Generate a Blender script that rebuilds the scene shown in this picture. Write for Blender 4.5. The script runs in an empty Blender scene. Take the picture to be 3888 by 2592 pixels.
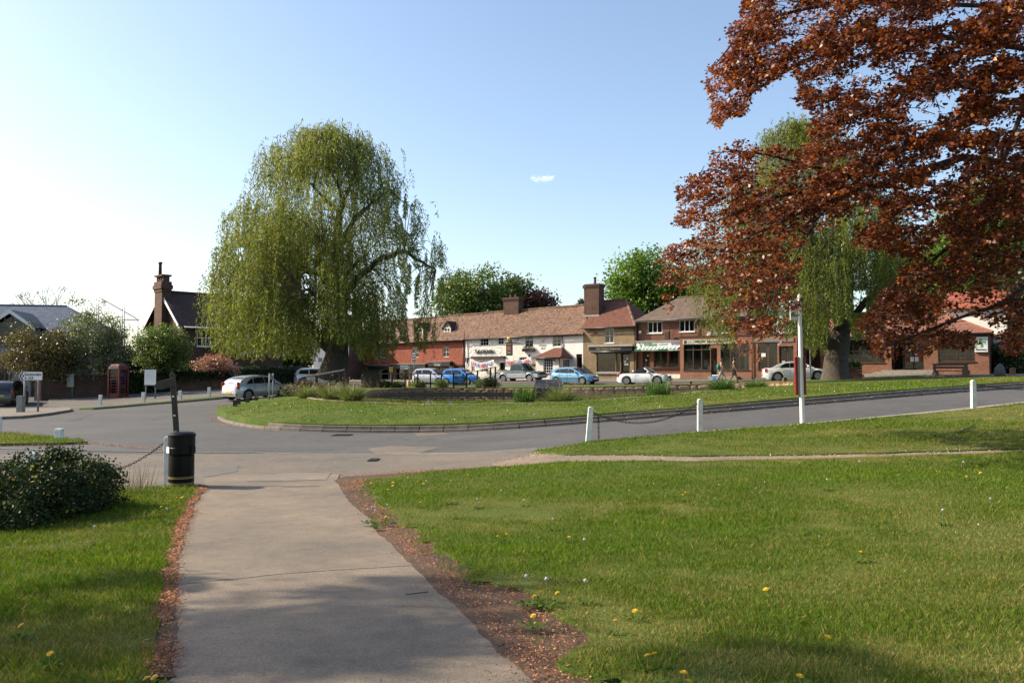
import bpy,bmesh,math,random
import numpy as np
from mathutils import Vector,Matrix,Euler,geometry

# ------------------------------------------------------------------ camera, sky, sun, exposure
SC = bpy.context.scene
COL = SC.collection
EYE = 2.06
FPX = 3152.0                      # focal length in photograph pixels (3888 wide)
HOR = 1421.6                      # photograph row of the horizon
PITCH = math.atan((HOR - 1296) / FPX)
cam_d = bpy.data.cameras.new('camera');cam = bpy.data.objects.new('camera',cam_d);COL.objects.link(cam)
cam_d.sensor_width = 36.0;cam_d.lens = FPX / 3888 * 36;cam_d.clip_end = 8000;cam_d.clip_start = 0.1
cam.location = (0,0,EYE);cam.rotation_euler = (math.pi / 2 + PITCH,0,0)
SC.camera = cam
SUN_EL = math.radians(35);SUN_A = math.radians(9)
SUNV = Vector((-math.cos(SUN_EL) * math.cos(SUN_A),math.cos(SUN_EL) * math.sin(SUN_A),math.sin(SUN_EL)))
W = bpy.data.worlds.new('World');SC.world = W;W.use_nodes = True
wn = W.node_tree.nodes;wl = W.node_tree.links
for n in list(wn): wn.remove(n)
wo = wn.new('ShaderNodeOutputWorld');bg = wn.new('ShaderNodeBackground');sky = wn.new('ShaderNodeTexSky')
sky.sky_type = 'NISHITA';sky.sun_disc = False;sky.sun_elevation = SUN_EL
sky.sun_rotation = math.atan2(SUNV.x,SUNV.y);sky.altitude = 100
sky.air_density = 1.0;sky.dust_density = 1.7;sky.ozone_density = .6
bg.inputs[1].default_value = 0.138
wl.new(sky.outputs[0],bg.inputs[0]);wl.new(bg.outputs[0],wo.inputs[0])
sd = bpy.data.lights.new('sun','SUN');sun = bpy.data.objects.new('sun',sd);COL.objects.link(sun)
sd.energy = 4.9;sd.angle = math.radians(0.53);sd.color = (1.0,0.87,0.68)
sun.rotation_euler = (-SUNV).to_track_quat('-Z','Y').to_euler();sun.location = SUNV * 60
SC.view_settings.view_transform = 'Standard';SC.view_settings.look = 'None'
SC.view_settings.gamma = 1;SC.view_settings.use_curve_mapping = False
SC.view_settings.exposure = 0.82
SC.render.engine = 'CYCLES'
try:
    SC.cycles.max_bounces = 6;SC.cycles.transparent_max_bounces = 10;SC.cycles.diffuse_bounces = 3
    SC.cycles.glossy_bounces = 3;SC.cycles.caustics_reflective = False;SC.cycles.caustics_refractive = False
except Exception: pass
random.seed(7);RNG = np.random.default_rng(11)

# ------------------------------------------------------------------ photograph pixels to places
ZT = {'S': (0,0,1),'F': (0,0,.60494),'Z1': (0,1000,2.412),'Z2': (750,1200,2.6133),'Z3': (1650,1100,3.485),
      'Z4': (2200,1050,3.1367),'Z5': (2700,1100,3.485),'Z6': (3200,1000,2.6134),'Z7': (0,1550,2.6133),
      'Z8': (750,450,1.568),'Y1': (1700,1200,5.2267),'Y2': (1400,1150,4.48),'Y3': (2000,1350,3.92),
      'Y4': (2400,1150,5.2275),'Y5': (2700,1150,5.2275),'Y6': (2400,0,1.1203),'Y7': (1200,1650,1.6646),
      'Y8': (2500,1500,1.4359),'B': (550,1380,2.751),'K': (2150,1420,3.92),'P': (2950,1080,2.703),
      'R': (3500,700,1.959),'L': (0,1100,3.136),'C': (820,1400,5.47),'D': (0,2100,1.47)}
CP,SP = math.cos(PITCH),math.sin(PITCH)
def ray(t,x,y):
    o = ZT[t];sx = o[0] + x / o[2];sy = o[1] + y / o[2]
    a = (sx - 1944) / FPX;b = -(sy - 1296) / FPX
    return Vector((a,CP - b * SP,SP + b * CP))
def at(t,x,y,d):
    r = ray(t,x,y);return Vector((0,0,EYE)) + r * (d / r.y)
def project(p):                     # world (n,3) -> photograph pixels
    p = np.asarray(p,float);x = p[:,0];y = p[:,1];z = p[:,2] - EYE
    f = y * CP + z * SP;u = -y * SP + z * CP
    f = np.maximum(f,.01)
    return 1944 + FPX * x / f,1296 - FPX * u / f,f
# terrain: a smooth surface through points whose distance comes from posts, cars and kerbs of known size
CTRL = [(820,1568,4.3),(1500,1568,4.35),(2100,1568,4.35),(100,1568,4.4),(200,1254,9),(1500,1300,7.6),(2352,1300,7.2),
        (415,1122,15),(780,1100,16.4),(1240,1045,18.6),(1350,1018,20),(1607,996,21.2),(1843,978,22.5),(2235,941,24.9),
        (2352,928,25.7),(2352,1040,15),(900,1043,21.5),(200,1043,21.6),(135,1016,25),(0,998,28),(50,958,40),(165,945,46),
        (230,935,52),(265,918,58.5),(500,962,39),(600,985,31.4),(1000,993,29.5),(1350,972,28.5),(1650,948,28.5),
        (2000,918,31),(2330,893,34.5),(575,918,51),(481,913,55),(730,884,74),(950,887,75),(1060,886,72),(1330,882,70),(1480,882,67),
        (1825,874,63.6),(1200,872,85),(1480,871,76),(2100,864,61),(2270,862,62),(2330,868,50),(2000,868,66)]
cp = np.array([tuple(at('F',*c)) for c in CTRL])
cp = np.vstack([cp,[[-30,90,1.3],[-70,60,.3],[50,90,2.4],[-40,20,.0],[25,4,.8],[-12,3,.45],[0,-6,.6],[45,40,2.2],[0,110,1.8]]])
def _U(r2): return np.where(r2 > 1e-9,r2 * np.log(np.maximum(r2,1e-9)),0)
_n = len(cp);_A = np.zeros((_n + 3,_n + 3))
_A[:_n,:_n] = _U(((cp[:,None,:2] - cp[None,:,:2]) ** 2).sum(-1)) + np.eye(_n) * 4.0
_A[:_n,_n] = 1;_A[:_n,_n + 1:] = cp[:,:2];_A[_n,:_n] = 1;_A[_n + 1:,:_n] = cp[:,:2].T
_w = np.linalg.solve(_A,np.concatenate([cp[:,2],[0,0,0]]))
def TZ(x,y):
    x = np.clip(np.asarray(x,float),-70,55);y = np.clip(np.asarray(y,float),-8,105)
    sh = x.shape;x = x.ravel();y = y.ravel();out = np.empty(len(x))
    for i in range(0,len(x),20000):
        a,b = x[i:i + 20000],y[i:i + 20000]
        r2 = (a[:,None] - cp[None,:,0]) ** 2 + (b[:,None] - cp[None,:,1]) ** 2
        out[i:i + 20000] = _U(r2) @ _w[:_n] + _w[_n] + _w[_n + 1] * a + _w[_n + 2] * b
    return out.reshape(sh)
def tz(x,y): return float(TZ(np.array([x]),np.array([y]))[0])
_DS = np.concatenate([np.arange(3.2,30,.05),np.arange(30,110,.1)])
def hit(t,x,y,off=0.0):
    r = ray(t,x,y);k = _DS / r.y
    z = EYE + r.z * k - TZ(r.x * k,_DS) - off
    i = np.nonzero(z < 0)[0]
    d = _DS[i[0]] if len(i) else 100.0
    p = at(t,x,y,d);return Vector((p.x,p.y,tz(p.x,p.y) + off))
def hits(t,pts): return [tuple(hit(t,*p)[:2]) for p in pts]
def onground(t,x,d):              # a pixel column and a distance -> a point on the ground
    p = at(t,x,HOR,d) if t == 'S' else at(t,x,(HOR - ZT[t][1]) * ZT[t][2],d)
    return Vector((p.x,d,tz(p.x,d)))

# ------------------------------------------------------------------ scene helpers
def link(o,parent=None):
    COL.objects.link(o)
    if parent is not None: o.parent = parent
    return o
def tag(o,label=None,cat=None,group=None,kind=None):
    if label: o['label'] = label
    if cat: o['category'] = cat
    if group: o['group'] = group
    if kind: o['kind'] = kind
    return o
def empty(name,loc=(0,0,0),rz=0,label=None,cat=None,group=None):
    o = bpy.data.objects.new(name,None);o.empty_display_size = .2;link(o)
    o.location = loc;o.rotation_euler = (0,0,rz);return tag(o,label,cat,group)
def dup(o,parent=None):
    c = o.copy();link(c,parent)
    for ch in list(o.children): dup(ch,c)
    return c
class MB:
    def __init__(s): s.v = [];s.f = []
    def add(s,v,f):
        n = len(s.v);s.v += [tuple(p) for p in v];s.f += [tuple(i + n for i in q) for q in f];return s
    def box(s,x0,x1,y0,y1,z0,z1,M=None):
        v = [(x,y,z) for z in (z0,z1) for y in (y0,y1) for x in (x0,x1)]
        if M is not None: v = [tuple(M @ Vector(p)) for p in v]
        return s.add(v,[(0,2,3,1),(4,5,7,6),(0,1,5,4),(2,6,7,3),(0,4,6,2),(1,3,7,5)])
    def tube(s,pts,rad,n=8,cap=True):
        pts = [Vector(p) for p in pts];m = len(pts)
        if not hasattr(rad,'__len__'): rad = [rad] * m
        V = [];up = None
        for i,p in enumerate(pts):
            t = (pts[min(i + 1,m - 1)] - pts[max(i - 1,0)])
            if t.length < 1e-9: t = Vector((0,0,1))
            t.normalize()
            if up is None: up = t.orthogonal().normalized()
            up = (up - t * up.dot(t));up = up.normalized() if up.length > 1e-6 else t.orthogonal().normalized()
            b = t.cross(up)
            for k in range(n):
                a = 2 * math.pi * k / n;V.append(p + (up * math.cos(a) + b * math.sin(a)) * rad[i])
        F = [(i * n + k,i * n + (k + 1) % n,(i + 1) * n + (k + 1) % n,(i + 1) * n + k) for i in range(m - 1) for k in range(n)]
        if cap: F += [tuple(range(n - 1,-1,-1)),tuple((m - 1) * n + k for k in range(n))]
        return s.add(V,F)
    def lathe(s,prof,n=20,M=None,axis='z'):
        V = []
        for r,h in prof:
            for k in range(n):
                a = 2 * math.pi * k / n;c,d = r * math.cos(a),r * math.sin(a)
                p = (c,d,h) if axis == 'z' else (c,h,d)
                V.append(tuple(M @ Vector(p)) if M is not None else p)
        m = len(prof)
        F = [(i * n + k,i * n + (k + 1) % n,(i + 1) * n + (k + 1) % n,(i + 1) * n + k) for i in range(m - 1) for k in range(n)]
        if axis == 'y': F = [q[::-1] for q in F]
        F += [tuple(range(n - 1,-1,-1)) if axis == 'z' else tuple(range(n)),tuple((m - 1) * n + k for k in range(n)) if axis == 'z' else tuple((m - 1) * n + k for k in range(n - 1,-1,-1))]
        return s.add(V,F)
    def prism(s,poly,y0,y1,M=None):     # polygon in (x,z), extruded along y
        n = len(poly);v = [(x,y0,z) for x,z in poly] + [(x,y1,z) for x,z in poly]
        if M is not None: v = [tuple(M @ Vector(p)) for p in v]
        f = [tuple(range(n)),tuple(range(2 * n - 1,n - 1,-1))] + [(i,i + n,(i + 1) % n + n,(i + 1) % n) for i in range(n)]
        return s.add(v,f)
    def build(s,name,mat,parent=None,smooth=False,bevel=0,sharp=None):
        me = bpy.data.meshes.new(name);me.from_pydata(s.v,[],s.f);me.update()
        bm = bmesh.new();bm.from_mesh(me);bmesh.ops.recalc_face_normals(bm,faces=bm.faces);bm.to_mesh(me);bm.free()
        if smooth:
            me.polygons.foreach_set('use_smooth',[True] * len(me.polygons))
            if sharp: me.set_sharp_from_angle(angle=math.radians(sharp))
        o = bpy.data.objects.new(name,me);link(o,parent)
        if mat is not None: me.materials.append(mat)
        if bevel:
            b = o.modifiers.new('bevel','BEVEL');b.width = bevel;b.segments = 2;b.limit_method = 'ANGLE'
        return o
def npmesh(name,V,F,mat,parent=None,var=None,smooth=False):   # fast mesh from arrays; F is (m,3) or (m,4)
    me = bpy.data.meshes.new(name);V = np.ascontiguousarray(V,np.float32);F = np.ascontiguousarray(F,np.int32);k = F.shape[1]
    me.vertices.add(len(V));me.vertices.foreach_set('co',V.ravel())
    me.loops.add(F.size);me.loops.foreach_set('vertex_index',F.ravel())
    me.polygons.add(len(F));me.polygons.foreach_set('loop_start',np.arange(0,F.size,k,dtype=np.int32))
    try: me.polygons.foreach_set('loop_total',np.full(len(F),k,np.int32))
    except Exception: pass
    me.update(calc_edges=True);me.validate()
    if smooth: me.polygons.foreach_set('use_smooth',np.ones(len(F),bool))
    if var is not None:
        a = me.attributes.new('var','FLOAT','POINT');a.data.foreach_set('value',np.ascontiguousarray(var,np.float32))
    o = bpy.data.objects.new(name,me);link(o,parent)
    if mat is not None: me.materials.append(mat)
    return o
def inside(P,poly):
    P = np.asarray(P);x,y = P[:,0],P[:,1];c = np.zeros(len(P),bool);n = len(poly)
    for i in range(n):
        x1,y1 = poly[i][:2];x2,y2 = poly[(i + 1) % n][:2]
        if y1 == y2: continue
        c ^= ((y1 > y) != (y2 > y)) & (x < (x2 - x1) * (y - y1) / (y2 - y1) + x1)
    return c
def resample(poly,res,closed=True):
    out = [];n = len(poly)
    for i in range(n if closed else n - 1):
        a = Vector(poly[i][:2]);b = Vector(poly[(i + 1) % n][:2]);k = max(1,int((b - a).length / res))
        out += [tuple(a.lerp(b,j / k)) for j in range(k)]
    if not closed: out.append(tuple(poly[-1][:2]))
    return out
def smooth_poly(pts,it=2,closed=True):     # Chaikin
    for _ in range(it):
        n = len(pts);q = [] if closed else [pts[0]]
        for i in range(n if closed else n - 1):
            a,b = pts[i],pts[(i + 1) % n]
            q += [tuple(a[k] * .75 + b[k] * .25 for k in range(len(a))),tuple(a[k] * .25 + b[k] * .75 for k in range(len(a)))]
        if not closed: q.append(pts[-1])
        pts = q
    return pts
def edge_dist(P,poly):
    P = np.asarray(P);d = np.full(len(P),1e9);n = len(poly)
    for i in range(n):
        a = np.array(poly[i][:2]);b = np.array(poly[(i + 1) % n][:2]);ab = b - a;L = ab @ ab
        if L < 1e-12: continue
        t = np.clip(((P - a) @ ab) / L,0,1);d = np.minimum(d,np.hypot(*(P - a - t[:,None] * ab).T))
    return d
def sheet(name,poly,mat,off=0.0,res=1.0,zf=None,holes=(),skirt=0.15,kind='structure',parent=None):
    loops = [resample(poly,res)] + [resample(h,res) for h in holes]
    pts = [];edges = []
    for L in loops:
        n = len(pts);pts += L;edges += [(n + i,n + (i + 1) % len(L)) for i in range(len(L))]
    P0 = np.array(loops[0]);lo = P0.min(0);hi = P0.max(0)
    gx,gy = np.meshgrid(np.arange(lo[0],hi[0],res),np.arange(lo[1],hi[1],res));G = np.stack([gx.ravel(),gy.ravel()],1)
    G = G + np.random.default_rng(3).uniform(-.2,.2,G.shape) * res
    m = inside(G,loops[0])
    for L in loops[1:]: m &= ~inside(G,L)
    G = G[m]
    for L in loops: G = G[edge_dist(G,L) > res * .35] if len(G) else G
    pts = pts + [tuple(g) for g in G]
    r = geometry.delaunay_2d_cdt([Vector(p) for p in pts],edges,[],0,1e-5)
    vs = np.array([tuple(v) for v in r[0]]);fs = [tuple(f) for f in r[2]]
    cen = np.array([vs[list(f)].mean(0) for f in fs]);k = inside(cen,loops[0])
    for L in loops[1:]: k &= ~inside(cen,L)
    fs = [f for f,q in zip(fs,k) if q]
    z = (TZ(vs[:,0],vs[:,1]) if zf is None else zf(vs)) + off
    V = [(a[0],a[1],c) for a,c in zip(vs,z)]
    F = [f if (vs[f[1]] - vs[f[0]])[0] * (vs[f[2]] - vs[f[0]])[1] - (vs[f[1]] - vs[f[0]])[1] * (vs[f[2]] - vs[f[0]])[0] > 0 else f[::-1] for f in fs]
    if skirt:
        from collections import Counter
        cnt = Counter(tuple(sorted((f[i],f[(i + 1) % 3]))) for f in F for i in range(3));mp = {}
        def low(i):
            if i not in mp: mp[i] = len(V);V.append((V[i][0],V[i][1],V[i][2] - skirt));V.append(V[i])
            return mp[i]
        for f in list(F):
            for i in range(3):
                a,b = f[i],f[(i + 1) % 3]
                if cnt[tuple(sorted((a,b)))] == 1: F.append((low(b) + 1,low(a) + 1,low(a),low(b)))
    me = bpy.data.meshes.new(name);me.from_pydata(V,[],F);me.update()
    me.polygons.foreach_set('use_smooth',[len(f) == 3 for f in F])
    o = bpy.data.objects.new(name,me);link(o,parent);me.materials.append(mat)
    if kind: o['kind'] = kind
    return o
def text(s,parent,mat,x,y,z,width=None,size=None,depth=.012,name='lettering',shear=0,align='LEFT',rz=0,maxh=None,bold=.02):
    c = bpy.data.curves.new('t','FONT');c.body = s;c.extrude = depth / 2;c.size = 1;c.offset = bold;c.shear = shear;c.resolution_u = 3
    t = bpy.data.objects.new('t',c);COL.objects.link(t)
    me = bpy.data.meshes.new_from_object(t);bpy.data.objects.remove(t);bpy.data.curves.remove(c)
    n = len(me.vertices);co = np.empty(n * 3,np.float32);me.vertices.foreach_get('co',co);co = co.reshape(-1,3)
    w = co[:,0].max() - co[:,0].min();h = co[:,1].max() - co[:,1].min()
    kx = ky = size if size else width / w
    if width and maxh: ky = maxh / h
    if width and size: kx = width / w
    x0 = co[:,0].min();out = np.stack([(co[:,0] - x0) * kx - (w * kx / 2 if align == 'CENTER' else 0),-co[:,2],(co[:,1]) * ky],1)
    me.vertices.foreach_set('co',np.ascontiguousarray(out,np.float32).ravel());me.update()
    o = bpy.data.objects.new(name,me);link(o,parent);me.materials.clear();me.materials.append(mat)
    o.location = (x,y,z);o.rotation_euler = (0,0,rz);return o

# ------------------------------------------------------------------ materials
def _nt(name):
    m = bpy.data.materials.new(name);m.use_nodes = True;nt = m.node_tree
    return m,nt,nt.nodes['Principled BSDF'],nt.nodes['Material Output']
def _set(b,k,v):
    if k in b.inputs: b.inputs[k].default_value = v
def ramp(nt,stops):
    r = nt.nodes.new('ShaderNodeValToRGB');e = r.color_ramp.elements
    while len(e) < len(stops): e.new(.5)
    for q,(p,c) in zip(e,stops): q.position = p;q.color = (*c,1)
    return r
def noise(nt,scale,detail=4,rough=.6,vec=None,dist=0):
    n = nt.nodes.new('ShaderNodeTexNoise');n.inputs['Scale'].default_value = scale;n.inputs['Detail'].default_value = detail
    n.inputs['Roughness'].default_value = rough;n.inputs['Distortion'].default_value = dist
    if vec: nt.links.new(vec,n.inputs['Vector'])
    return n
def mixc(nt,fac,a,b,mode='MIX'):
    m = nt.nodes.new('ShaderNodeMix');m.data_type = 'RGBA';m.blend_type = mode
    for k,v in ((0,fac),(6,a),(7,b)):
        if hasattr(v,'is_linked') or isinstance(v,bpy.types.NodeSocket): nt.links.new(v,m.inputs[k])
        else: m.inputs[k].default_value = (*v,1) if hasattr(v,'__len__') and len(v) == 3 else v
    return m.outputs[2]
def bump(nt,b,h,strength=.3,dist=.02):
    n = nt.nodes.new('ShaderNodeBump');n.inputs['Strength'].default_value = strength;n.inputs['Distance'].default_value = dist
    nt.links.new(h,n.inputs['Height']);nt.links.new(n.outputs[0],b.inputs['Normal'])
def objco(nt): return nt.nodes.new('ShaderNodeTexCoord').outputs['Object']
def wpos(nt): return nt.nodes.new('ShaderNodeNewGeometry').outputs['Position']
def plain(name,c,rough=.6,var=.25,scale=6,metal=0,bumpk=0,bscale=40,spec=.5,c2=None,world=False):
    m,nt,b,o = _nt(name);vec = wpos(nt) if world else objco(nt)
    n = noise(nt,scale,5,.65,vec)
    lo = tuple(x * (1 - var) for x in c) if c2 is None else c2;hi = tuple(min(1,x * (1 + var * .6)) for x in c) if c2 is None else c
    r = ramp(nt,[(.3,lo),(.7,hi)]);nt.links.new(n.outputs['Fac'],r.inputs[0]);nt.links.new(r.outputs[0],b.inputs['Base Color'])
    b.inputs['Roughness'].default_value = rough;b.inputs['Metallic'].default_value = metal;_set(b,'Specular IOR Level',spec)
    if bumpk: bump(nt,b,noise(nt,bscale,4,.6,vec).outputs['Fac'],bumpk,.01)
    return m
def paintmat(name,c,metal=0.0,rough=.28,coat=.6):
    m,nt,b,o = _nt(name);n = noise(nt,2.5,3,.5,objco(nt));r = ramp(nt,[(.35,tuple(x * .9 for x in c)),(.65,c)])
    nt.links.new(n.outputs['Fac'],r.inputs[0]);nt.links.new(r.outputs[0],b.inputs['Base Color'])
    b.inputs['Metallic'].default_value = metal;b.inputs['Roughness'].default_value = rough;_set(b,'Coat Weight',coat);_set(b,'Coat Roughness',.05)
    return m
def uv_of(nt,sx=1,sz=1,k=1.0):   # facade coordinates: along the wall (x+y) and up (z)
    s = nt.nodes.new('ShaderNodeSeparateXYZ');nt.links.new(objco(nt),s.inputs[0])
    a = nt.nodes.new('ShaderNodeMath');a.operation = 'ADD';nt.links.new(s.outputs[0],a.inputs[0])
    k_ = nt.nodes.new('ShaderNodeMath');k_.operation = 'MULTIPLY';k_.inputs[1].default_value = k;nt.links.new(s.outputs[1],k_.inputs[0]);nt.links.new(k_.outputs[0],a.inputs[1])
    c = nt.nodes.new('ShaderNodeCombineXYZ');nt.links.new(a.outputs[0],c.inputs[0]);nt.links.new(s.outputs[2],c.inputs[1]);return c.outputs[0]
def brickmat(name,c1,c2,mortar,bw=.225,bh=.075,ms=.012,weather=.35,k=1.0,squash=1.0,rough=.85,bs=.5):
    m,nt,b,o = _nt(name);uv = uv_of(nt,k=k)
    t = nt.nodes.new('ShaderNodeTexBrick');nt.links.new(uv,t.inputs['Vector'])
    for key,v in (('Color1',(*c1,1)),('Color2',(*c2,1)),('Mortar',(*mortar,1)),('Scale',1.0),('Mortar Size',ms),('Mortar Smooth',.2),('Bias',0.0),('Brick Width',bw),('Row Height',bh)):
        t.inputs[key].default_value = v
    n = noise(nt,.9,6,.7,objco(nt));r = ramp(nt,[(.3,(1 - weather,) * 3),(.72,(1.12,1.12,1.1))]);nt.links.new(n.outputs['Fac'],r.inputs[0])
    n2 = noise(nt,9,3,.6,uv);r2 = ramp(nt,[(.3,(.72,.7,.7)),(.7,(1.15,1.12,1.08))]);nt.links.new(n2.outputs['Fac'],r2.inputs[0])
    c = mixc(nt,1.0,t.outputs['Color'],r.outputs[0],'MULTIPLY');c = mixc(nt,1.0,c,r2.outputs[0],'MULTIPLY')
    nt.links.new(c,b.inputs['Base Color']);b.inputs['Roughness'].default_value = rough;_set(b,'Specular IOR Level',.25)
    inv = nt.nodes.new('ShaderNodeMath');inv.operation = 'SUBTRACT';inv.inputs[0].default_value = 1;nt.links.new(t.outputs['Fac'],inv.inputs[1])
    bump(nt,b,inv.outputs[0],bs,.012);return m
def tilemat(name,cols,tw=.17,th=.075,moss=(.06,.055,.03),mossk=.35,gap=.35,k=0.0,bs=.9):
    # plain tiles: colour of each tile at random, course shadow lines as relief
    m,nt,b,o = _nt(name)
    uv = uv_of(nt,k=k)
    s = nt.nodes.new('ShaderNodeSeparateXYZ');nt.links.new(uv,s.inputs[0])
    def M(op,a,v=None):
        q = nt.nodes.new('ShaderNodeMath');q.operation = op
        for i,w in enumerate((a,v)):
            if w is None: continue
            if isinstance(w,bpy.types.NodeSocket): nt.links.new(w,q.inputs[i])
            else: q.inputs[i].default_value = w
        return q.outputs[0]
    v = M('DIVIDE',s.outputs[1],th);row = M('FLOOR',v);half = M('MULTIPLY',M('MODULO',row,2.0),.5)
    u = M('ADD',M('DIVIDE',s.outputs[0],tw),half);colm = M('FLOOR',u)
    cb = nt.nodes.new('ShaderNodeCombineXYZ');nt.links.new(colm,cb.inputs[0]);nt.links.new(row,cb.inputs[1])
    wnz = nt.nodes.new('ShaderNodeTexWhiteNoise');wnz.noise_dimensions = '2D';nt.links.new(cb.outputs[0],wnz.inputs['Vector'])
    nn = noise(nt,1.1,4,.6,objco(nt));f = M('ADD',M('MULTIPLY',wnz.outputs['Value'],.62),M('MULTIPLY',nn.outputs['Fac'],.38))
    r = ramp(nt,[(i / (len(cols) - 1) * .8 + .1,c) for i,c in enumerate(cols)]);nt.links.new(f,r.inputs[0])
    n2 = noise(nt,.55,6,.7,objco(nt));rm = ramp(nt,[(.5,(0,0,0)),(.72,(1,1,1))]);nt.links.new(n2.outputs['Fac'],rm.inputs[0])
    c = mixc(nt,M('MULTIPLY',rm.outputs[0],mossk),r.outputs[0],moss)
    nt.links.new(c,b.inputs['Base Color']);b.inputs['Roughness'].default_value = .85;_set(b,'Specular IOR Level',.3)
    fr = M('FRACT',v);fu = M('FRACT',u);edge = M('MINIMUM',M('MULTIPLY',fu,8.0),1.0)
    h = M('MULTIPLY',M('ADD',M('SUBTRACT',1.0,fr),M('MULTIPLY',wnz.outputs['Value'],gap)),edge)
    bump(nt,b,h,bs,.02);return m
def glassmat(name,tint=(.006,.007,.008),see=.55):
    m,nt,b,o = _nt(name);nt.nodes.remove(b)
    g = nt.nodes.new('ShaderNodeBsdfGlossy');g.inputs['Roughness'].default_value = .03;g.inputs['Color'].default_value = (.9,.93,.95,1)
    t = nt.nodes.new('ShaderNodeBsdfTransparent');t.inputs['Color'].default_value = (.55,.58,.58,1)
    d = nt.nodes.new('ShaderNodeBsdfDiffuse')
    n = noise(nt,1.7,2,.5,objco(nt));r = ramp(nt,[(.3,tuple(x * .6 for x in tint)),(.7,tint)]);nt.links.new(n.outputs['Fac'],r.inputs[0]);nt.links.new(r.outputs[0],d.inputs['Color'])
    bn = nt.nodes.new('ShaderNodeBump');bn.inputs['Strength'].default_value = .04;bn.inputs['Distance'].default_value = .05;nt.links.new(noise(nt,3,1,.5,objco(nt)).outputs['Fac'],bn.inputs['Height']);nt.links.new(bn.outputs[0],g.inputs['Normal'])
    m1 = nt.nodes.new('ShaderNodeMixShader');m1.inputs[0].default_value = see;nt.links.new(d.outputs[0],m1.inputs[1]);nt.links.new(t.outputs[0],m1.inputs[2])
    lw = nt.nodes.new('ShaderNodeLayerWeight');lw.inputs['Blend'].default_value = .5;pw = nt.nodes.new('ShaderNodeMath');pw.operation = 'POWER';nt.links.new(lw.outputs['Facing'],pw.inputs[0]);pw.inputs[1].default_value = 4.0
    fr = nt.nodes.new('ShaderNodeMath');fr.operation = 'MULTIPLY_ADD';nt.links.new(pw.outputs[0],fr.inputs[0]);fr.inputs[1].default_value = .6;fr.inputs[2].default_value = .045
    m2 = nt.nodes.new('ShaderNodeMixShader');nt.links.new(fr.outputs[0],m2.inputs[0]);nt.links.new(m1.outputs[0],m2.inputs[1]);nt.links.new(g.outputs[0],m2.inputs[2])
    nt.links.new(m2.outputs[0],o.inputs[0]);return m
def leafmat(name,cols,trans=.35,rough=.45,spec=.5,tcol=None,nscale=.8,ncol=.35):
    m,nt,b,o = _nt(name)
    a = nt.nodes.new('ShaderNodeAttribute');a.attribute_name = 'var'
    n = noise(nt,nscale,3,.6,wpos(nt))
    q = nt.nodes.new('ShaderNodeMath');q.operation = 'MULTIPLY_ADD';nt.links.new(n.outputs['Fac'],q.inputs[0]);q.inputs[1].default_value = ncol * 2;
    q2 = nt.nodes.new('ShaderNodeMath');q2.operation = 'SUBTRACT';nt.links.new(a.outputs['Fac'],q2.inputs[0]);q2.inputs[1].default_value = ncol;nt.links.new(q2.outputs[0],q.inputs[2])
    r = ramp(nt,[(i / (len(cols) - 1),c) for i,c in enumerate(cols)]);nt.links.new(q.outputs[0],r.inputs[0])
    nt.links.new(r.outputs[0],b.inputs['Base Color']);b.inputs['Roughness'].default_value = rough;_set(b,'Specular IOR Level',spec)
    t = nt.nodes.new('ShaderNodeBsdfTranslucent')
    if tcol: t.inputs['Color'].default_value = (*tcol,1)
    else:
        g = mixc(nt,1.0,r.outputs[0],(1.5,1.5,.8),'MULTIPLY');nt.links.new(g,t.inputs['Color'])
    mx = nt.nodes.new('ShaderNodeMixShader');mx.inputs[0].default_value = trans
    nt.links.new(b.outputs[0],mx.inputs[1]);nt.links.new(t.outputs[0],mx.inputs[2]);nt.links.new(mx.outputs[0],o.inputs[0]);return m
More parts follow.
